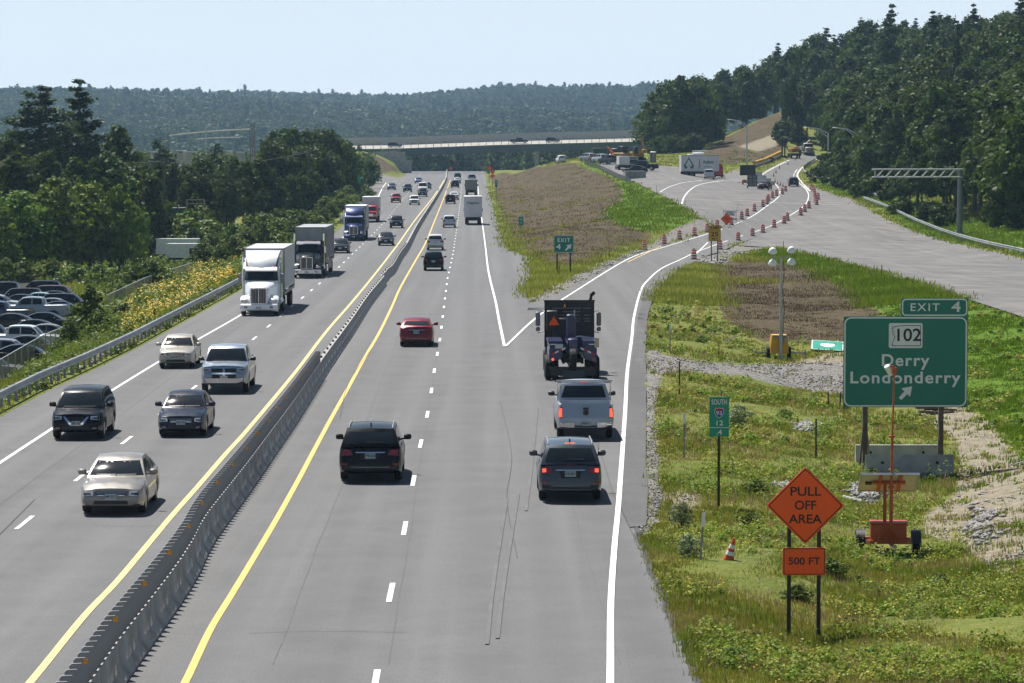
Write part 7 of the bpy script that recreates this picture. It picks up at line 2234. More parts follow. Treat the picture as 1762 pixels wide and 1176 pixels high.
machine('pump_truck', 'pale truck with pipes and hoses parked right behind the logo trailer', 'truck', 1203, 296, 0, [
    ('cab', M_WHITE, [('b', (-.2, 0, 3.4), (2.4, 2.0, 1.1), .2), ('b', (-1.9, 0, 3.0), (1.0, 1.6, 1.2), .1)]), ('body', M_GREY, [('b', (0, 1.5, 1.9), (3.4, 3.6, 2.2), .2)]), ('pipe', M_WHITE, [('t', [(-1.4, -.6, 4.2), (1.6, -.4, 4.3)], .14), ('t', [(1.6, -.4, 4.3), (1.9, 0, 3.0)], .1)])], wheels=((-1.1, .4, .5), (1.1, .4, .5), (-1.1, 2.8, .5), (1.1, 2.8, .5)))
gcar('sedan', 'black car parked nearest the concrete vault in the yard', 'sedan', 'sedan', (18, 20, 24), 1093, 298.5, R(82))
gcar('pickup_truck', 'black pickup parked behind the black car in the yard', 'pickup truck', 'pickup', (20, 20, 22), 1107, 294, R(78))
gcar('sedan', 'dark sedan parked farther back beside the white van in the yard', 'sedan', 'sedan', (26, 26, 30), 1088, 287.5, R(80))
p = G(1070, 293)
box_truck('white box truck seen from behind, parked at the left edge of the yard', 0, 0, False, (180, 180, 180), box_len=4.6, H=2.75, W=2.1, loc=((p.x, p.y + 8, p.z), R(4)))
p = G(1093, 307)
root = thing('concrete_vault', 'large flat-topped concrete vault lying at the edge of the yard', 'vault', p, R(6))
m = MB(); m.box((0, .8, .62), (3.7, 3.0, 1.24)); m.build('block', M_CONCD, root)
m = MB(); m.box((0, .8, 1.28), (3.8, 3.1, .08)); m.build('top_slab', pmat('pale_slab', (.45, .42, .35, 1), rough=.9), root)
for px, py, rgb, lab in ((1011, 277.5, (150, 156, 160), 'light car at the far left end of the parked row behind the mound'), (1026, 279, (120, 60, 50), 'reddish car second from left in the parked row behind the mound'), (1036, 281, (196, 202, 206), 'white pickup in the middle of the parked row behind the mound'), (1047, 283, (60, 62, 66), 'dark pickup with white roof cap in the parked row behind the mound')):
    gcar('pickup_truck' if 'pickup' in lab else 'car', lab, 'pickup truck' if 'pickup' in lab else 'car', 'pickup' if 'pickup' in lab else 'suv', rgb, px, py, R(30))
p = G(965, 280.2)
gcar('suv', 'lone white SUV peeking over the top of the brown mound', 'SUV', 'suv', (225, 225, 225), 965, 281, R(8))
machine('site_container', 'long dark green container behind the parked row in the yard', 'container', 1036, 277, R(0), [('box', pmat('container_green', (.01, .07, .05, 1)), [('b', (0, 4, 1.45), (3.8, 2.4, 2.6), .03)]), ('door_frame', M_GREY, [('b', (0, 2.76, 2.7), (3.8, .06, .12)), ('b', (1.2, 2.76, 1.4), (.06, .05, 2.4))])])
DY = pmat('worn_machine_yellow', (.30, .16, .02, 1), rough=.6, var=.3)
machine('excavator', 'yellow excavator with its boom raised upright near the bridge abutment', 'excavator', 1097, 278.5, R(20), [
    ('tracks', M_DARK, [('b', (-1.0, 0, .45), (.6, 3.6, .9), .2), ('b', (1.0, 0, .45), (.6, 3.6, .9), .2)]), ('body', DY, [('b', (0, .4, 1.5), (2.3, 2.8, 1.2), .15)]), ('cab', M_BLACK, [('b', (-.7, -.6, 2.4), (.9, 1.3, 1.5), .1)]), ('boom', DY, [('t', [(.2, -.8, 1.8), (.3, -2.2, 4.6), (.2, -1.6, 5.6)], .22), ('t', [(.2, -1.6, 5.6), (.2, -3.2, 2.6)], .17)]), ('bucket', DY, [('b', (.2, -3.2, 2.2), (.9, .8, .8), .1)])])
machine('loader', 'dark loader with cab standing left of the excavator in the yard', 'loader', 1073, 280, R(35), [
    ('body', DY, [('b', (0, .5, 1.4), (2.2, 3.6, 1.3), .15)]), ('cab', M_BLACK, [('b', (0, .2, 2.7), (1.5, 1.5, 1.5), .1)]), ('bucket', M_GREY, [('b', (0, -2.6, .8), (2.6, 1.0, 1.0), .1), ('b', (-.8, -1.7, 1.1), (.2, 1.8, .25)), ('b', (.8, -1.7, 1.1), (.2, 1.8, .25))])], wheels=((-1.1, -.8, .7), (1.1, -.8, .7), (-1.1, 1.6, .7), (1.1, 1.6, .7)))
machine('backhoe', 'orange brown backhoe with folded arms behind the parked pickups', 'backhoe', 1058, 279, R(-20), [
    ('body', M_ORPAINT, [('b', (0, 0, 1.2), (1.9, 3.0, 1.0), .15)]), ('cab', M_BLACK, [('b', (0, .2, 2.2), (1.4, 1.4, 1.3), .1)]), ('arm', M_ORPAINT, [('t', [(0, -1.4, 1.2), (-.9, -2.2, 3.2), (.8, -2.8, 1.6)], .16)])], wheels=((-.9, -.8, .45), (.9, -.8, .45), (-.9, 1.2, .65), (.9, 1.2, .65)))
p = G(1123.5, 280)
root = thing('portable_toilet', 'dark portable toilet with a white roof standing before the bridge abutment', 'portable toilet', p, R(8)); k = p.y / FPX
m = MB(); m.box((0, 0, 1.05), (1.1, 1.1, 2.1), bev=.05); m.build('cabin', pmat('toilet_dark', (.03, .05, .06, 1)), root)
m = MB(); m.box((0, 0, 2.2), (1.2, 1.2, .2), bev=.08, taper=.8); m.build('roof', M_WHITE, root)
m = MB(); m.box((.02, -.56, 1.05), (.75, .03, 1.8)); m.build('door', M_GREY, root)
p = G(1286.5, 319)
root = thing('message_board', 'black electronic message board on a trailer beside the ramp entrance', 'message board', p, R(4)); k = p.y / FPX
m = MB(); m.box((0, 0, 2.75), (27 * k, .25, 18 * k), bev=.04); b = m.build('display_panel', M_BLACK, root)
m = MB()
for r_ in range(3): m.box((0, -.135, 2.2 + r_ * .55), (25 * k, .01, .42))
m.build('display_rows', pmat('dark_pixels', (.018, .018, .018, 1), rough=.3), b)
m = MB(); m.box((0, .1, 1.1), (.18, .18, 1.8)); m.build('mast', M_GREY, root)
m = MB(); m.box((0, 0, .5), (1.5, 2.6, .16)); m.box((-.7, -.6, .75), (.8, .7, .5), bev=.05); m.tube([(-.4, -1.3, .5), (-2.2, -1.6, .45)], .05, 6); m.build('trailer_frame', M_ORPAINT, root)
for sg in (-1, 1): add_wheel(root, sg * .85, .3, .34, .2, M_STEELRIM, 6)
p = G(1295, 325.5)
root = thing('folded_arrow_board', 'grey square grid-framed board on a small trailer just in front of the black message board', 'arrow board', p, R(-6))
m = MB(); m.box((0, 0, 1.45), (1.55, .12, 1.9)); b = m.build('board', pmat('board_grey', (.16, .17, .18, 1)), root)
m = MB()
for x in (-.75, 0, .75): m.box((x, -.09, 1.45), (.07, .08, 1.95))
for z in (.52, 1.15, 1.78, 2.38): m.box((0, -.085, z), (1.6, .06, .07))
m.build('grid_frame', M_BLACK, b)
m = MB(); m.box((0, .2, .42), (2.0, 1.2, .1)); m.box((-.85, -.3, .2), (.08, .08, .4)); m.box((.85, -.3, .2), (.08, .08, .4)); m.build('trailer_frame', M_GREY, root)
for sg in (-1, 1): add_wheel(root, sg * .9, .4, .30, .18, M_STEELRIM, 6)
p = G(1256, 384)
root = thing('barricade_sign', 'white rectangular barricade sign on legs behind the orange diamond sign', 'sign', p, 0)
pn = panel(1.35, .66, M_SIGNWHITE, root, (0, -.05, 1.25), 'panel', .03)
fit_text('ROAD', .2, .8, pn, (0, -.02, .14), M_SIGNBLACK, bold=.02); fit_text('CLOSED', .2, 1.0, pn, (0, -.02, -.14), M_SIGNBLACK, bold=.02)
m = MB()
for sg in (-1, 1): m.box((sg * .8, 0, .75), (.07, .07, 1.5)); m.box((sg * .8, 0, .04), (.07, 1.1, .07))
m.box((0, 0, .5), (1.9, .04, .2)); m.box((0, 0, 1.55), (1.9, .04, .12)); m.tube([(.7, .1, 1.3), (1.15, .1, 2.5)], .03, 5)
m.build('barricade_frame', M_GALV, root)
machine('drill_rig', 'drill rig with two tall dark masts and an orange body on the upper ramp', 'drill rig', 1360, 272.5, R(8), [
    ('mast', M_DARK, [('b', (-1.9, 0, 2.3), (.28, .3, 4.6)), ('b', (-1.2, .4, 2.4), (.28, .3, 4.4)), ('b', (-1.55, .2, .3), (1.6, 1.4, .5)), ('t', [(-1.2, 0, 2.8), (-.2, 0, 1.4)], .1), ('b', (-1.55, .2, 3.0), (.9, .2, .15))]),
    ('body', pmat('rust_orange', (.30, .10, .02, 1), var=.3), [('b', (1.0, .6, 1.8), (1.7, 2.6, 1.0), .12), ('b', (1.3, .2, 2.4), (.8, 1.0, .5), .1)]), ('chassis', M_DARK, [('b', (.9, .4, .85), (2.2, 4.0, .6), .1), ('b', (1.9, -1.4, 1.2), (.5, .5, 1.3))]), ('tank', M_GREY, [('b', (1.9, 1.0, 1.9), (.7, 1.6, 1.0), .1)])], wheels=((.0, -.8, .5), (1.9, -.8, .5), (.0, 1.6, .5), (1.9, 1.6, .5)))
machine('work_truck', 'dusty grey truck facing down the ramp behind the drill rig', 'truck', 1392, 268, R(4), [
    ('cab', pmat('dusty_grey', (.22, .20, .18, 1), var=.25), [('b', (0, 1.4, 2.2), (2.2, 1.8, 1.4), .2), ('b', (0, -.2, 1.4), (1.8, 1.6, 1.1), .2)]), ('windshield', M_GLASS, [('b', (0, .48, 2.4), (1.8, .06, .6), .02)]), ('bumper', M_GREY, [('b', (0, -1.1, .75), (2.3, .3, .5), .08)]), ('deck', M_GREY, [('b', (0, 4.6, 1.7), (2.4, 4.6, 1.0), .05), ('t', [(-.8, 3, 2.2), (.9, 4, 3.6), (1.2, 6, 3.2)], .12)]), ('headlight', M_HEAD, [('b', (-.8, -1.02, 1.2), (.25, .06, .2)), ('b', (.8, -1.02, 1.2), (.25, .06, .2))])], wheels=((-1.0, .2, .5), (1.0, .2, .5), (-1.0, 5, .5), (1.0, 5, .5)))

# ------------------------------------------------------------------ left side: yard of old cars, trailers, sheds
def parked(nm, lab, cat, typ, rgb, px, Z, right=False, dy=0, **kw):
    p = at(px, Z)
    car(nm, lab, cat, typ, rgb, (p.x, p.y, p.z + .05), R(-90 if right else 90) + R(dy), 'old vehicles parked behind the chain link fence', **kw)
parked('suv', "old dark red wagon with a white roof in the back row of the left yard", 'SUV', 'suv', (70, 16, 18), 78, 292, False)
parked('pickup_truck', 'dark pickup at the left end of the back row of the car yard', 'pickup truck', 'pickup', (22, 18, 18), 14, 290, False)
parked('suv', 'black SUV half hidden behind the dark red wagon', 'SUV', 'suv', (14, 14, 16), 66, 303, False)
parked('sedan', 'pale teal old sedan in the middle row of the car yard', 'sedan', 'sedan', (150, 176, 178), 62, 278, False)
parked('sedan', 'silver old coupe behind the white pickup in the car yard', 'sedan', 'sedan', (110, 116, 120), 96, 266, True)
parked('sedan', 'pale old sedan left of the white pickup in the car yard', 'sedan', 'sedan', (150, 160, 164), -2, 268, True)
parked('pickup_truck', 'white pickup facing left in the middle of the car yard', 'pickup truck', 'pickup', (150, 160, 172), 58, 253, False)
parked('sedan', 'dark navy old sedan facing right in front of the white pickup', 'sedan', 'sedan', (16, 20, 34), 82, 241, True)
parked('sedan', 'brown wrecked sedan at the left edge of the car yard', 'sedan', 'sedan', (58, 52, 48), 12, 238, False)
parked('sedan', 'flat grey old car behind the nearer white pickup', 'sedan', 'sedan', (120, 118, 112), 88, 227, True)
parked('pickup_truck', 'nearer white pickup facing right by the chain link fence', 'pickup truck', 'pickup', (206, 208, 210), 36, 215, True)
parked('suv', 'silver SUV facing right at the left picture edge by the fence', 'SUV', 'suv', (130, 134, 138), 8, 200, True)
parked('sedan', 'pale silver sedan cut off by the left picture edge near the fence', 'sedan', 'sedan', (120, 122, 120), -18, 187, True)

for px, Z, rgb, typ, rt, lab in ((100, 285, (20, 22, 26), 'sedan', True, 'black sedan at the right end of the second row of the car yard'), (30, 281, (46, 20, 22), 'suv', False, 'dark maroon SUV in the second row of the car yard'),
        (116, 274, (34, 38, 42), 'suv', True, 'charcoal SUV at the far right of the third row of the car yard'), (30, 270, (30, 34, 40), 'sedan', False, 'dark grey sedan in the third row of the car yard'), (108, 259, (16, 18, 20), 'sedan', True, 'black coupe just right behind the middle white pickup'),
        (-6, 246, (40, 60, 84), 'pickup', False, 'dull blue pickup at the left picture edge behind the brown wreck'), (50, 232, (24, 24, 26), 'sedan', False, 'black sedan in the row just behind the nearer white pickup'), (-20, 222, (60, 64, 66), 'suv', True, 'dark grey SUV at the left picture edge behind the nearer white pickup'), (56, 207, (60, 66, 60), 'sedan', True, 'dull green sedan between the nearer white pickup and the silver SUV'), (44, 194, (30, 30, 34), 'sedan', True, 'dark sedan against the chain link fence ahead of the silver SUV')):
    parked({'pickup': 'pickup_truck'}.get(typ, typ), lab, {'pickup': 'pickup truck', 'suv': 'SUV'}.get(typ, typ), typ, rgb, px, Z, rt, dy=rnd.uniform(-6, 6))

def site_trailer(px0, px1, y0, Z, h, label, sign):
    u = px2(Z); X = ((px0 + px1) / 2 - 881) * u; g = T(X, Z)
    L = (px1 - px0) * u; top = 10 - (y0 - 270) * u - g
    root = thing('parked_trailer', label, 'trailer', (X, Z, g), R(-5))
    M_ = pmat('faded_trailer', (.58, .62, .66, 1), rough=.5, var=.15)
    m = MB(); m.box((0, 1.25, (top + .9) / 2), (L, 2.5, top - .9), bev=.03); b = m.build('box', M_, root)
    m = MB(); m.box((0, -.005, top - .04), (L + .04, .08, .12)); m.box((0, -.005, .95), (L + .04, .08, .14)); m.box((L / 2, 0, top / 2 + .4), (.1, .09, top - .9)); m.build('edge_rails', M_WHITE, root)
    m = MB(); m.box((0, 1.2, .75), (L * .9, 1.0, .3)); m.box((-L * .3, .6, .4), (.2, .2, .8)); m.build('underframe', M_DARK, root)
    for x in (L * .28, L * .40):
        t, q = wheel_meshes(.48, .26, M_STEELRIM, 6); o = link('wheel', t, root, (x, .35, .48), (0, 0, R(90))); link('rim', q, o)
    if sign:
        m = MB(); m.box((L * .28, -.012, top - .95), (27 * u, .02, 10 * u)); s_ = m.build('sign_panel', M_BLACK, b)
site_trailer(284, 355, 419.5, 392, 0, 'long pale parked trailer with a small dark panel, nearer of two', True)
site_trailer(268, 339, 411, 408, 0, 'second pale parked trailer just behind the nearer one, only its top showing', False)
p = at(303, 432); u = px2(432)
root = thing('green_shed', 'small dark green metal shed among the left trees', 'shed', p)
top = 10 - (359 - 270) * u - p.z
m = MB(); m.box((0, 1, top / 2), (33 * u, 3, top)); m.build('wall', pmat('shed_green', (.015, .09, .06, 1), var=.2), root)
m = MB(); m.box((0, 1, top + .06), (34.5 * u, 3.2, .14)); m.build('roof', M_GREY, root)
p = at(336, 428); u = px2(428)
root = thing('scaffold_frame', 'rusty tan scaffold frame beside the green shed', 'frame', p)
zt = 10 - (344 - 270) * u - p.z
m = MB()
for x in (-15, 15): m.box((x * u, 0, zt / 2), (.15, .15, zt)); m.box((x * u, 1.2, zt / 2), (.15, .15, zt))
for z in (zt, zt - .55): m.box((0, 0, z), (31 * u, .12, .12)); m.box((0, 1.2, z), (31 * u, .12, .12))
for x in (-7, 0, 7): m.tube([(x * u, 0, zt), ((x + 6) * u, 0, zt - .55)], .04, 5)
m.build('frame', pmat('tan_metal', (.30, .25, .15, 1)), root)
p = at(-19, 388); u = px2(388)
root = thing('pale_house', 'pale house with a dark sloping roof at the left picture edge', 'house', p)
zw = 10 - (352 - 270) * u - p.z; zr = 10 - (312 - 270) * u - p.z
m = MB(); m.box((0, 3, zw / 2), (48 * u, 7, zw)); m.build('wall', pmat('house_wall', (.55, .53, .52, 1)), root)
m = MB(); m.prism([(-27 * u, zw - .1), (28 * u, zw - .1), (28 * u, zw + .1), (0, zr), (-27 * u, zw + .1)], -.8, 6.8); m.build('roof', pmat('house_roof', (.09, .10, .11, 1)), root)
m = MB(); m.box((20 * u, -.52, zw * .6), (.7, .04, 1.0)); m.build('window', M_GLASS, root)
tree_at('BR', 0, -4, 369, 376, 'leafy young tree hiding the lower wall of the pale house', wide=1.0)
tree_at('BR', 1, 22, 352, 372, 'leafy young tree just right of the pale house', wide=.9)
for i, (px, yt) in enumerate([(262, 262), (310, 260), (328, 262), (393, 261), (412, 263)]):
    Z = 700; p = at(px, Z); u = px2(Z); top = 10 - (yt - 270) * u - p.z
    root = thing('commercial_building', ['white flat building roof left of the far street lamp', 'long white building roof by the far street lamp', 'pale grey building roof just left of the far street lamp', 'pale building roof right of the small pointed conifer', 'low pale building roof under the three dark poles'][i], 'building', p)
    m = MB(); m.box((0, 4, top / 2), ((5 + 5 * (i % 3)) * u, 8, top)); m.build('wall', M_CONCL, root)
    m = MB(); m.box((0, 4, top + .1), ((6 + 5 * (i % 3)) * u, 8.4, .25)); m.build('roof', M_WHITE, root)
# ------------------------------------------------------------------ weeds, grass, flowers, stones (nobody could count them)
npr = np.random.RandomState(101)
def grass_mat(name, a, b, trans=.38, tcol=(.16, .20, .012, 1), tmix=.4):
    return leaf_mat(name, a, b, trans, 0.0, .05, tcol=tcol, tmix=tmix)
M_WEED = grass_mat('roadside_weeds', (0.15, 0.175, 0.024), (0.42, 0.40, 0.085))
M_WEEDG = grass_mat('green_weeds', (0.09, 0.155, 0.018), (0.26, 0.34, 0.05))
M_STRAW = grass_mat('dry_grass', (0.16, 0.135, 0.045), (0.36, 0.30, 0.14), tcol=(.3, .24, .09, 1))
M_BRGR = grass_mat('brown_grass', (0.056, 0.041, 0.026), (0.118, 0.091, 0.054), tcol=(.16, .11, .065, 1))
M_LUSH = grass_mat('lush_grass', (0.055, 0.135, 0.008), (0.17, 0.26, 0.018))
M_YFL = pmat('yellow_flowers', (0.55, 0.37, 0.012, 1), rough=.7, var=.25, vscale=9)
M_WFL = pmat('white_flowers', (0.55, 0.56, 0.48, 1), rough=.7, var=.2, vscale=9)
M_STONE = pmat('crushed_stone', (0.22, 0.215, 0.205, 1), rough=.95, var=.45, vscale=1.3)

def sample(n, t0, t1, y0, y1, power=1.7):
    u = npr.rand(n); e = 1 - power
    y = (y0 ** e + u * (y1 ** e - y0 ** e)) ** (1 / e)
    return npr.uniform(t0, t1, n) * y, y
def vnoise(x, y, s, seed=0):
    a = np.sin(x * s + 1.7 * np.sin(y * s * .7 + seed) + seed) + np.sin(y * s * 1.13 + 2.1 * np.sin(x * s * .61 + seed * 2)) + .6 * np.sin((x + y) * s * 2.3 + seed)
    return np.clip(.5 + a / 5.2, 0, 1)
def region(name, X, Y):
    m = np.zeros(X.shape, bool)
    for p in REG[name]: m |= inside(p, X, Y)
    return m
def paved(X, Y, mar=.0):
    m = (X > xl(Y) + .3 - mar) & (X < xr(Y) - .06 + mar)
    for k in ('ramp', 'lot', 'wide', 'strip'): m |= inside(PAV[k], X, Y)
    return m
def blades(name, X, Y, h, mat, per=6, spread=.12, wid=.016, lean=.35, zoff=-.04, tint=None):
    n = len(X)
    if n == 0: return
    Z = terr(X, Y) + zoff
    bx_ = np.repeat(X, per) + npr.normal(size=n * per) * np.repeat(spread * (.5 + h), per)
    by_ = np.repeat(Y, per) + npr.normal(size=n * per) * np.repeat(spread * (.5 + h), per)
    bz = np.repeat(Z, per)
    H = np.repeat(h, per) * npr.uniform(.5, 1.15, n * per)
    a = npr.uniform(0, 2 * np.pi, n * per); w_ = wid * np.repeat(np.maximum(1, Y / 75.0), per) * npr.uniform(.7, 1.4, n * per)
    ln = npr.uniform(0, lean, n * per) * H; b = npr.uniform(0, 2 * np.pi, n * per)
    dx, dy = np.cos(a) * w_, np.sin(a) * w_
    V = np.empty((n * per, 3, 3))
    V[:, 0] = np.column_stack([bx_ - dx, by_ - dy, bz]); V[:, 1] = np.column_stack([bx_ + dx, by_ + dy, bz])
    V[:, 2] = np.column_stack([bx_ + np.cos(b) * ln, by_ + np.sin(b) * ln, bz + H])
    F = np.arange(n * per * 3).reshape(-1, 3)
    t = np.repeat(tint if tint is not None else npr.rand(n), per)
    t = np.clip(t + npr.normal(size=n * per) * .17, 0, 1)
    o = link(name, np_mesh(name, V.reshape(-1, 3), F, mat, {'tint': ('FACE', t)}))
    return tag(o, kind='stuff')
def leafclumps(name, X, Y, rad, hgt, mat, per=40, leaf=.05, tint=None, zoff=0.0, flatn=.5):
    n = len(X); Z = terr(X, Y) + zoff
    d = rdir(n * per); d[:, 2] = np.abs(d[:, 2])
    rr_ = npr.rand(n * per) ** .4
    P = np.column_stack([np.repeat(X, per) + d[:, 0] * rr_ * np.repeat(rad, per), np.repeat(Y, per) + d[:, 1] * rr_ * np.repeat(rad, per), np.repeat(Z, per) + d[:, 2] * rr_ * np.repeat(hgt, per) + .02])
    nn = d + npr.normal(size=d.shape) * .6 + np.array([0, 0, flatn]); nn /= np.linalg.norm(nn, axis=1)[:, None]
    s = leaf * np.repeat(np.maximum(1, Y / 85.0), per) * npr.uniform(.5, 1.3, n * per)
    V, F = cards(P, nn, s)
    t = np.clip(np.repeat(tint if tint is not None else npr.rand(n), per) + npr.normal(size=n * per) * .2, 0, 1)
    o = link(name, np_mesh(name, V, F, mat, {'tint': ('FACE', t)}))
    return tag(o, kind='stuff')

# right verge and infield
X, Y = sample(90000, -.005, .205, 50, 235)
ok = ~paved(X, Y, .05) & (X > xr(Y) - .1)
X, Y = X[ok], Y[ok]
gv, dt, br, lu = region('gravel', X, Y), region('dirt', X, Y), region('brown', X + npr.normal(size=len(X)) * .7, Y + npr.normal(size=len(X)) * 3), region('lush', X + npr.normal(size=len(X)) * .7, Y + npr.normal(size=len(X)) * 3)
keep = ~((gv & (npr.rand(len(X)) > .10)) | (dt & (npr.rand(len(X)) > .16 + .4 * (vnoise(X, Y, 1.1, 5) > .62))))
X, Y, br, lu = X[keep], Y[keep], br[keep], lu[keep]
nz1, nz2, nz3 = vnoise(X, Y, .9, 1), vnoise(X, Y, .33, 2), vnoise(X, Y, 2.3, 3)
gen = ~br & ~lu
bare = gen & (nz3 > .80) & (npr.rand(len(X)) < .75)
g = gen & ~bare
straw = g & (npr.rand(len(X)) < .18 + .5 * (nz1 > .58))
grn = g & ~straw & ((nz2 > .55) | (npr.rand(len(X)) < .25))
wd = g & ~straw & ~grn
hh_ = .07 + .20 * nz2 * npr.uniform(.4, 1.3, len(X))
blades('weedy_grass', X[wd], Y[wd], hh_[wd], M_WEED, 7, tint=nz1[wd])
blades('green_grass', X[grn], Y[grn], hh_[grn] * .95, M_WEEDG, 7, tint=nz1[grn])
blades('dry_grass', X[straw], Y[straw], hh_[straw] * 1.1, M_STRAW, 5, wid=.011)
blades('lush_grass', X[lu], Y[lu], hh_[lu] * .75 + .05, M_LUSH, 9, tint=nz3[lu], spread=.2)
blades('brown_grass', X[br], Y[br], hh_[br] * .8, M_BRGR, 5, wid=.008, tint=nz1[br], spread=.22)
X, Y = sample(9000, -.005, .205, 52, 215)
ok = ~paved(X, Y, .1) & (X > xr(Y) + .25) & ~region('gravel', X, Y) & ~region('brown', X, Y)
ok &= (vnoise(X, Y, .55, 9) > .56) & ~(region('dirt', X, Y) & (npr.rand(len(X)) < .85))
X, Y = X[ok], Y[ok]; q = npr.rand(len(X))
r_ = npr.uniform(.12, .34, len(X)) * (1 + .8 * (vnoise(X, Y, .25, 4) > .6))
a = q < .45; leafclumps('broadleaf_weeds', X[a], Y[a], r_[a], r_[a] * npr.uniform(.7, 1.7, a.sum()), M_WEEDG, 44, .042)
a = (q >= .45) & (q < .85); leafclumps('yellowing_weeds', X[a], Y[a], r_[a], r_[a] * npr.uniform(.7, 1.5, a.sum()), M_WEED, 40, .04)
a = q >= .85; leafclumps('dry_weeds', X[a], Y[a], r_[a] * .9, r_[a] * npr.uniform(1, 2, a.sum()), M_STRAW, 34, .028)
X, Y = sample(300, .03, .19, 55, 150); ok = ~paved(X, Y, .5) & (X > xr(Y) + .8) & (vnoise(X, Y, .4, 12) > .62)
leafclumps('yellow_wildflowers', X[ok], Y[ok], np.full(ok.sum(), .16), np.full(ok.sum(), .5), M_YFL, 9, .028, flatn=1.5)
# the shrubs that stand out among them
for px, py, h, lab, st in ((1185, 960, .7, 'pale grey green shrub beside the leaning white delineator post', 'SG'), (1172, 905, .75, 'taller grey green weed bush just above the pale shrub by the shoulder', 'SG'), (1270, 735, 1.0, 'narrow dark young evergreen-like shrub right of the green mile marker', 'SG'),
                           (1265, 1140, .5, 'low bright green bush at the bottom edge left of the orange sign posts', 'BU'), (1372, 1030, .55, 'small round leafy weed at the foot of the left orange sign post', 'BU'), (1300, 850, .7, 'shaggy weed bush left of the orange diamond sign', 'BU'), (1430, 990, .7, 'dark leafy weed bush right of the orange distance plate', 'BU'),
                           (1290, 905, .6, 'ragged olive weed bush between the mile marker post and the orange sign', 'BU'), (1620, 1010, .55, 'leafy weed bush below the orange trailer', 'BU'), (1208, 590, .7, 'dark green bush in the weeds above the gravel track', 'BU'), (1350, 720, .6, 'weedy bush beside the small grey stone pile', 'BU')):
    tree_at(st, 0, 0, 0, 0, lab, 'shrub', loc=G(px, py), h=h * (.9 if st == 'SG' else .62), wide=1.25 if st == 'SG' else 1.9)
# farther: mound, islands, right verge
X, Y = sample(46000, -.012, .20, 215, 700, 1.9)
ok = ~paved(X, Y, .0) & (X > xr(Y)) & ~region('gravel', X, Y)
X, Y = X[ok], Y[ok]; jx, jy = npr.normal(size=len(X)) * .9, npr.normal(size=len(X)) * 5; br, lu = region('brown', X + jx, Y + jy), region('lush', X + jx, Y + jy)
nz1, nz2 = vnoise(X, Y, .35, 1), vnoise(X, Y, .12, 2)
hz_ = npr.uniform(.2, .5, len(X))
blades('brown_field_grass', X[br], Y[br], hz_[br] * .45, M_BRGR, 4, spread=.7, wid=.008, tint=nz1[br])
a = br & (nz2 > .74) & (npr.rand(len(X)) < .6); blades('greening_patches', X[a], Y[a], hz_[a], M_WEED, 5, spread=.6, wid=.014, tint=nz1[a])
blades('lush_bank_grass', X[lu], Y[lu], hz_[lu], M_LUSH, 8, spread=.6, wid=.015, tint=nz1[lu])
a = ~br & ~lu; blades('verge_grass', X[a], Y[a], hz_[a], M_WEED, 7, spread=.6, wid=.015, tint=nz1[a])
# left slope
n = 52000
X, Y = sample(n, -.30, -.045, 105, 460, 1.5)
ok = (X < xl(Y) - .35); X, Y = X[ok], Y[ok]
d = xl(Y) - X; fl = region('flower', X, Y)
yard = region('yard', X, Y)
X, Y, d, fl = X[~yard], Y[~yard], d[~yard], fl[~yard]
nz1, nz2 = vnoise(X, Y, .4, 1), vnoise(X, Y, .14, 2)
hz_ = npr.uniform(.3, .95, len(X)) * (.5 + nz2) * np.clip(d / 2.5, .25, 1)
a = nz1 > .45
blades('slope_weeds', X[a], Y[a], hz_[a], M_WEEDG, 8, spread=.35, wid=.018, tint=nz2[a])
blades('slope_grass', X[~a], Y[~a], hz_[~a], M_WEED, 8, spread=.35, wid=.018, tint=nz2[~a])
a = (npr.rand(len(X)) < .16) & (nz1 > .35)
leafclumps('slope_brush', X[a], Y[a], npr.uniform(.4, .9, a.sum()), npr.uniform(.5, 1.5, a.sum()) * np.clip(d[a] / 3, .3, 1), M_SHRUB, 40, .055)
a = fl & (d > .8) & (npr.rand(len(X)) < .40 + .6 * (vnoise(X, Y, .7, 31) > .50))
leafclumps('goldenrod_flowers', X[a], Y[a], np.full(a.sum(), .5), hz_[a] + .35, M_YFL, 15, .030, flatn=1.6)
a = ~fl & (npr.rand(len(X)) < .07) & (d > 3) & (nz2 > .4)
leafclumps('white_wildflowers', X[a], Y[a], np.full(a.sum(), .5), hz_[a] + .3, M_WFL, 9, .035, flatn=1.6)
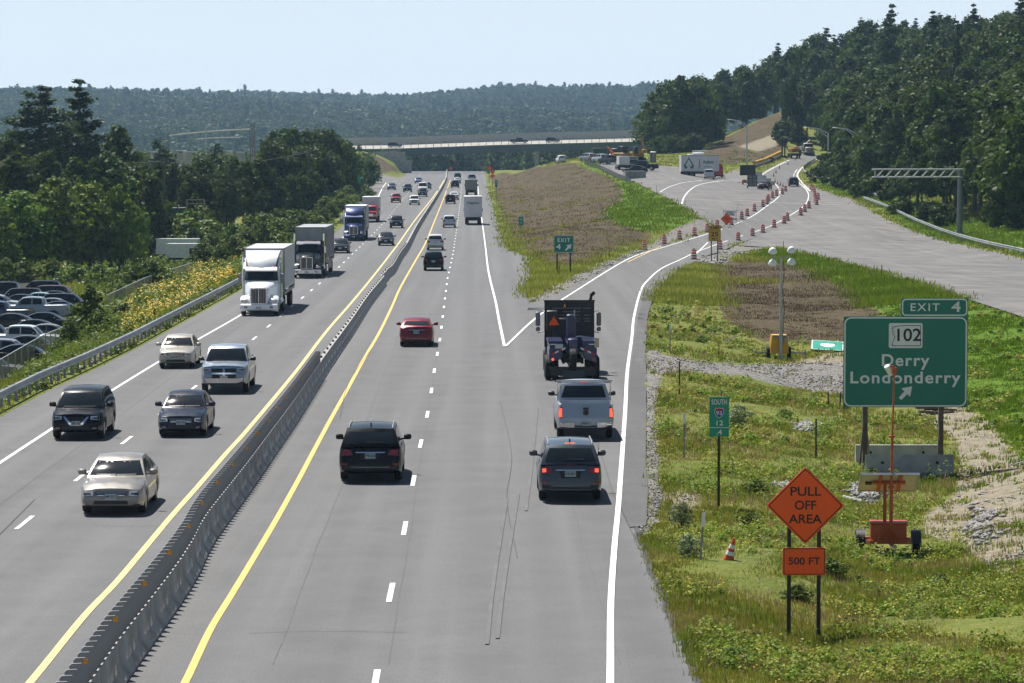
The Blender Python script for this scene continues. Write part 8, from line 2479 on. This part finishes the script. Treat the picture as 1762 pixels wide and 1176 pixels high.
# stones
def stones(name, X, Y, size):
    n = len(X); Z = terr(X, Y)
    oc = np.array([(1, 0, 0), (-1, 0, 0), (0, 1, 0), (0, -1, 0), (0, 0, 1), (0, 0, -1)], float)
    ft = np.array([(0, 2, 4), (2, 1, 4), (1, 3, 4), (3, 0, 4), (2, 0, 5), (1, 2, 5), (3, 1, 5), (0, 3, 5)])
    V = oc[None] * size[:, None, None] * npr.uniform(.5, 1.3, (n, 6, 1)) * np.array([1, 1, .7])
    a = npr.uniform(0, 6.28, n); c, s = np.cos(a)[:, None], np.sin(a)[:, None]
    V = np.stack([V[..., 0] * c - V[..., 1] * s, V[..., 0] * s + V[..., 1] * c, V[..., 2]], -1)
    V += np.stack([X, Y, Z + size * .25], -1)[:, None]
    F = (ft[None] + (np.arange(n) * 6)[:, None, None]).reshape(-1, 3)
    return tag(link(name, np_mesh(name, V.reshape(-1, 3), F, M_STONE)), kind='stuff')
X, Y = sample(60000, .02, .21, 62, 330, 1.6)
ok = region('gravel', X, Y) & ~paved(X, Y); X, Y = X[ok], Y[ok]
stones('gravel_stones', X, Y, npr.uniform(.025, .06, len(X)) * np.maximum(1, Y / 110))
X, Y = sample(9000, .05, .21, 65, 120); ok = region('dirt', X, Y) & (vnoise(X, Y, .8, 21) > .6)
stones('dirt_stones', X[ok], Y[ok], npr.uniform(.02, .07, ok.sum()))
for nm, px, py, rx, ry, k in (('rock_pile', 1383, 735, 14, 7, 150), ('rock_pile', 1490, 845, 26, 12, 260), ('rock_pile', 1222, 451, 20, 5, 260), ('rock_pile', 1350, 838, 12, 5, 80), ('rock_pile', 1690, 900, 22, 40, 260)):
    pp = [G(px + npr.normal() * rx * .5, py + npr.normal() * ry * .5) for _ in range(60)]
    pp = [pp[i % 60] + Vector((npr.normal() * .15, npr.normal() * .3, 0)) for i in range(k)]
    stones(nm, np.array([p.x for p in pp]), np.array([p.y for p in pp]), npr.uniform(.05, .14, k) * (1.0 if py > 600 else 1.6))
# litter along the foot of the left guardrail
X = npr.uniform(0, 1, 1400); Y = 105 + 190 * X ** 1.5; X = xl(Y) - npr.uniform(.3, 1.6, len(Y))
stones('shoulder_debris', X, Y, npr.uniform(.05, .16, len(Y)))
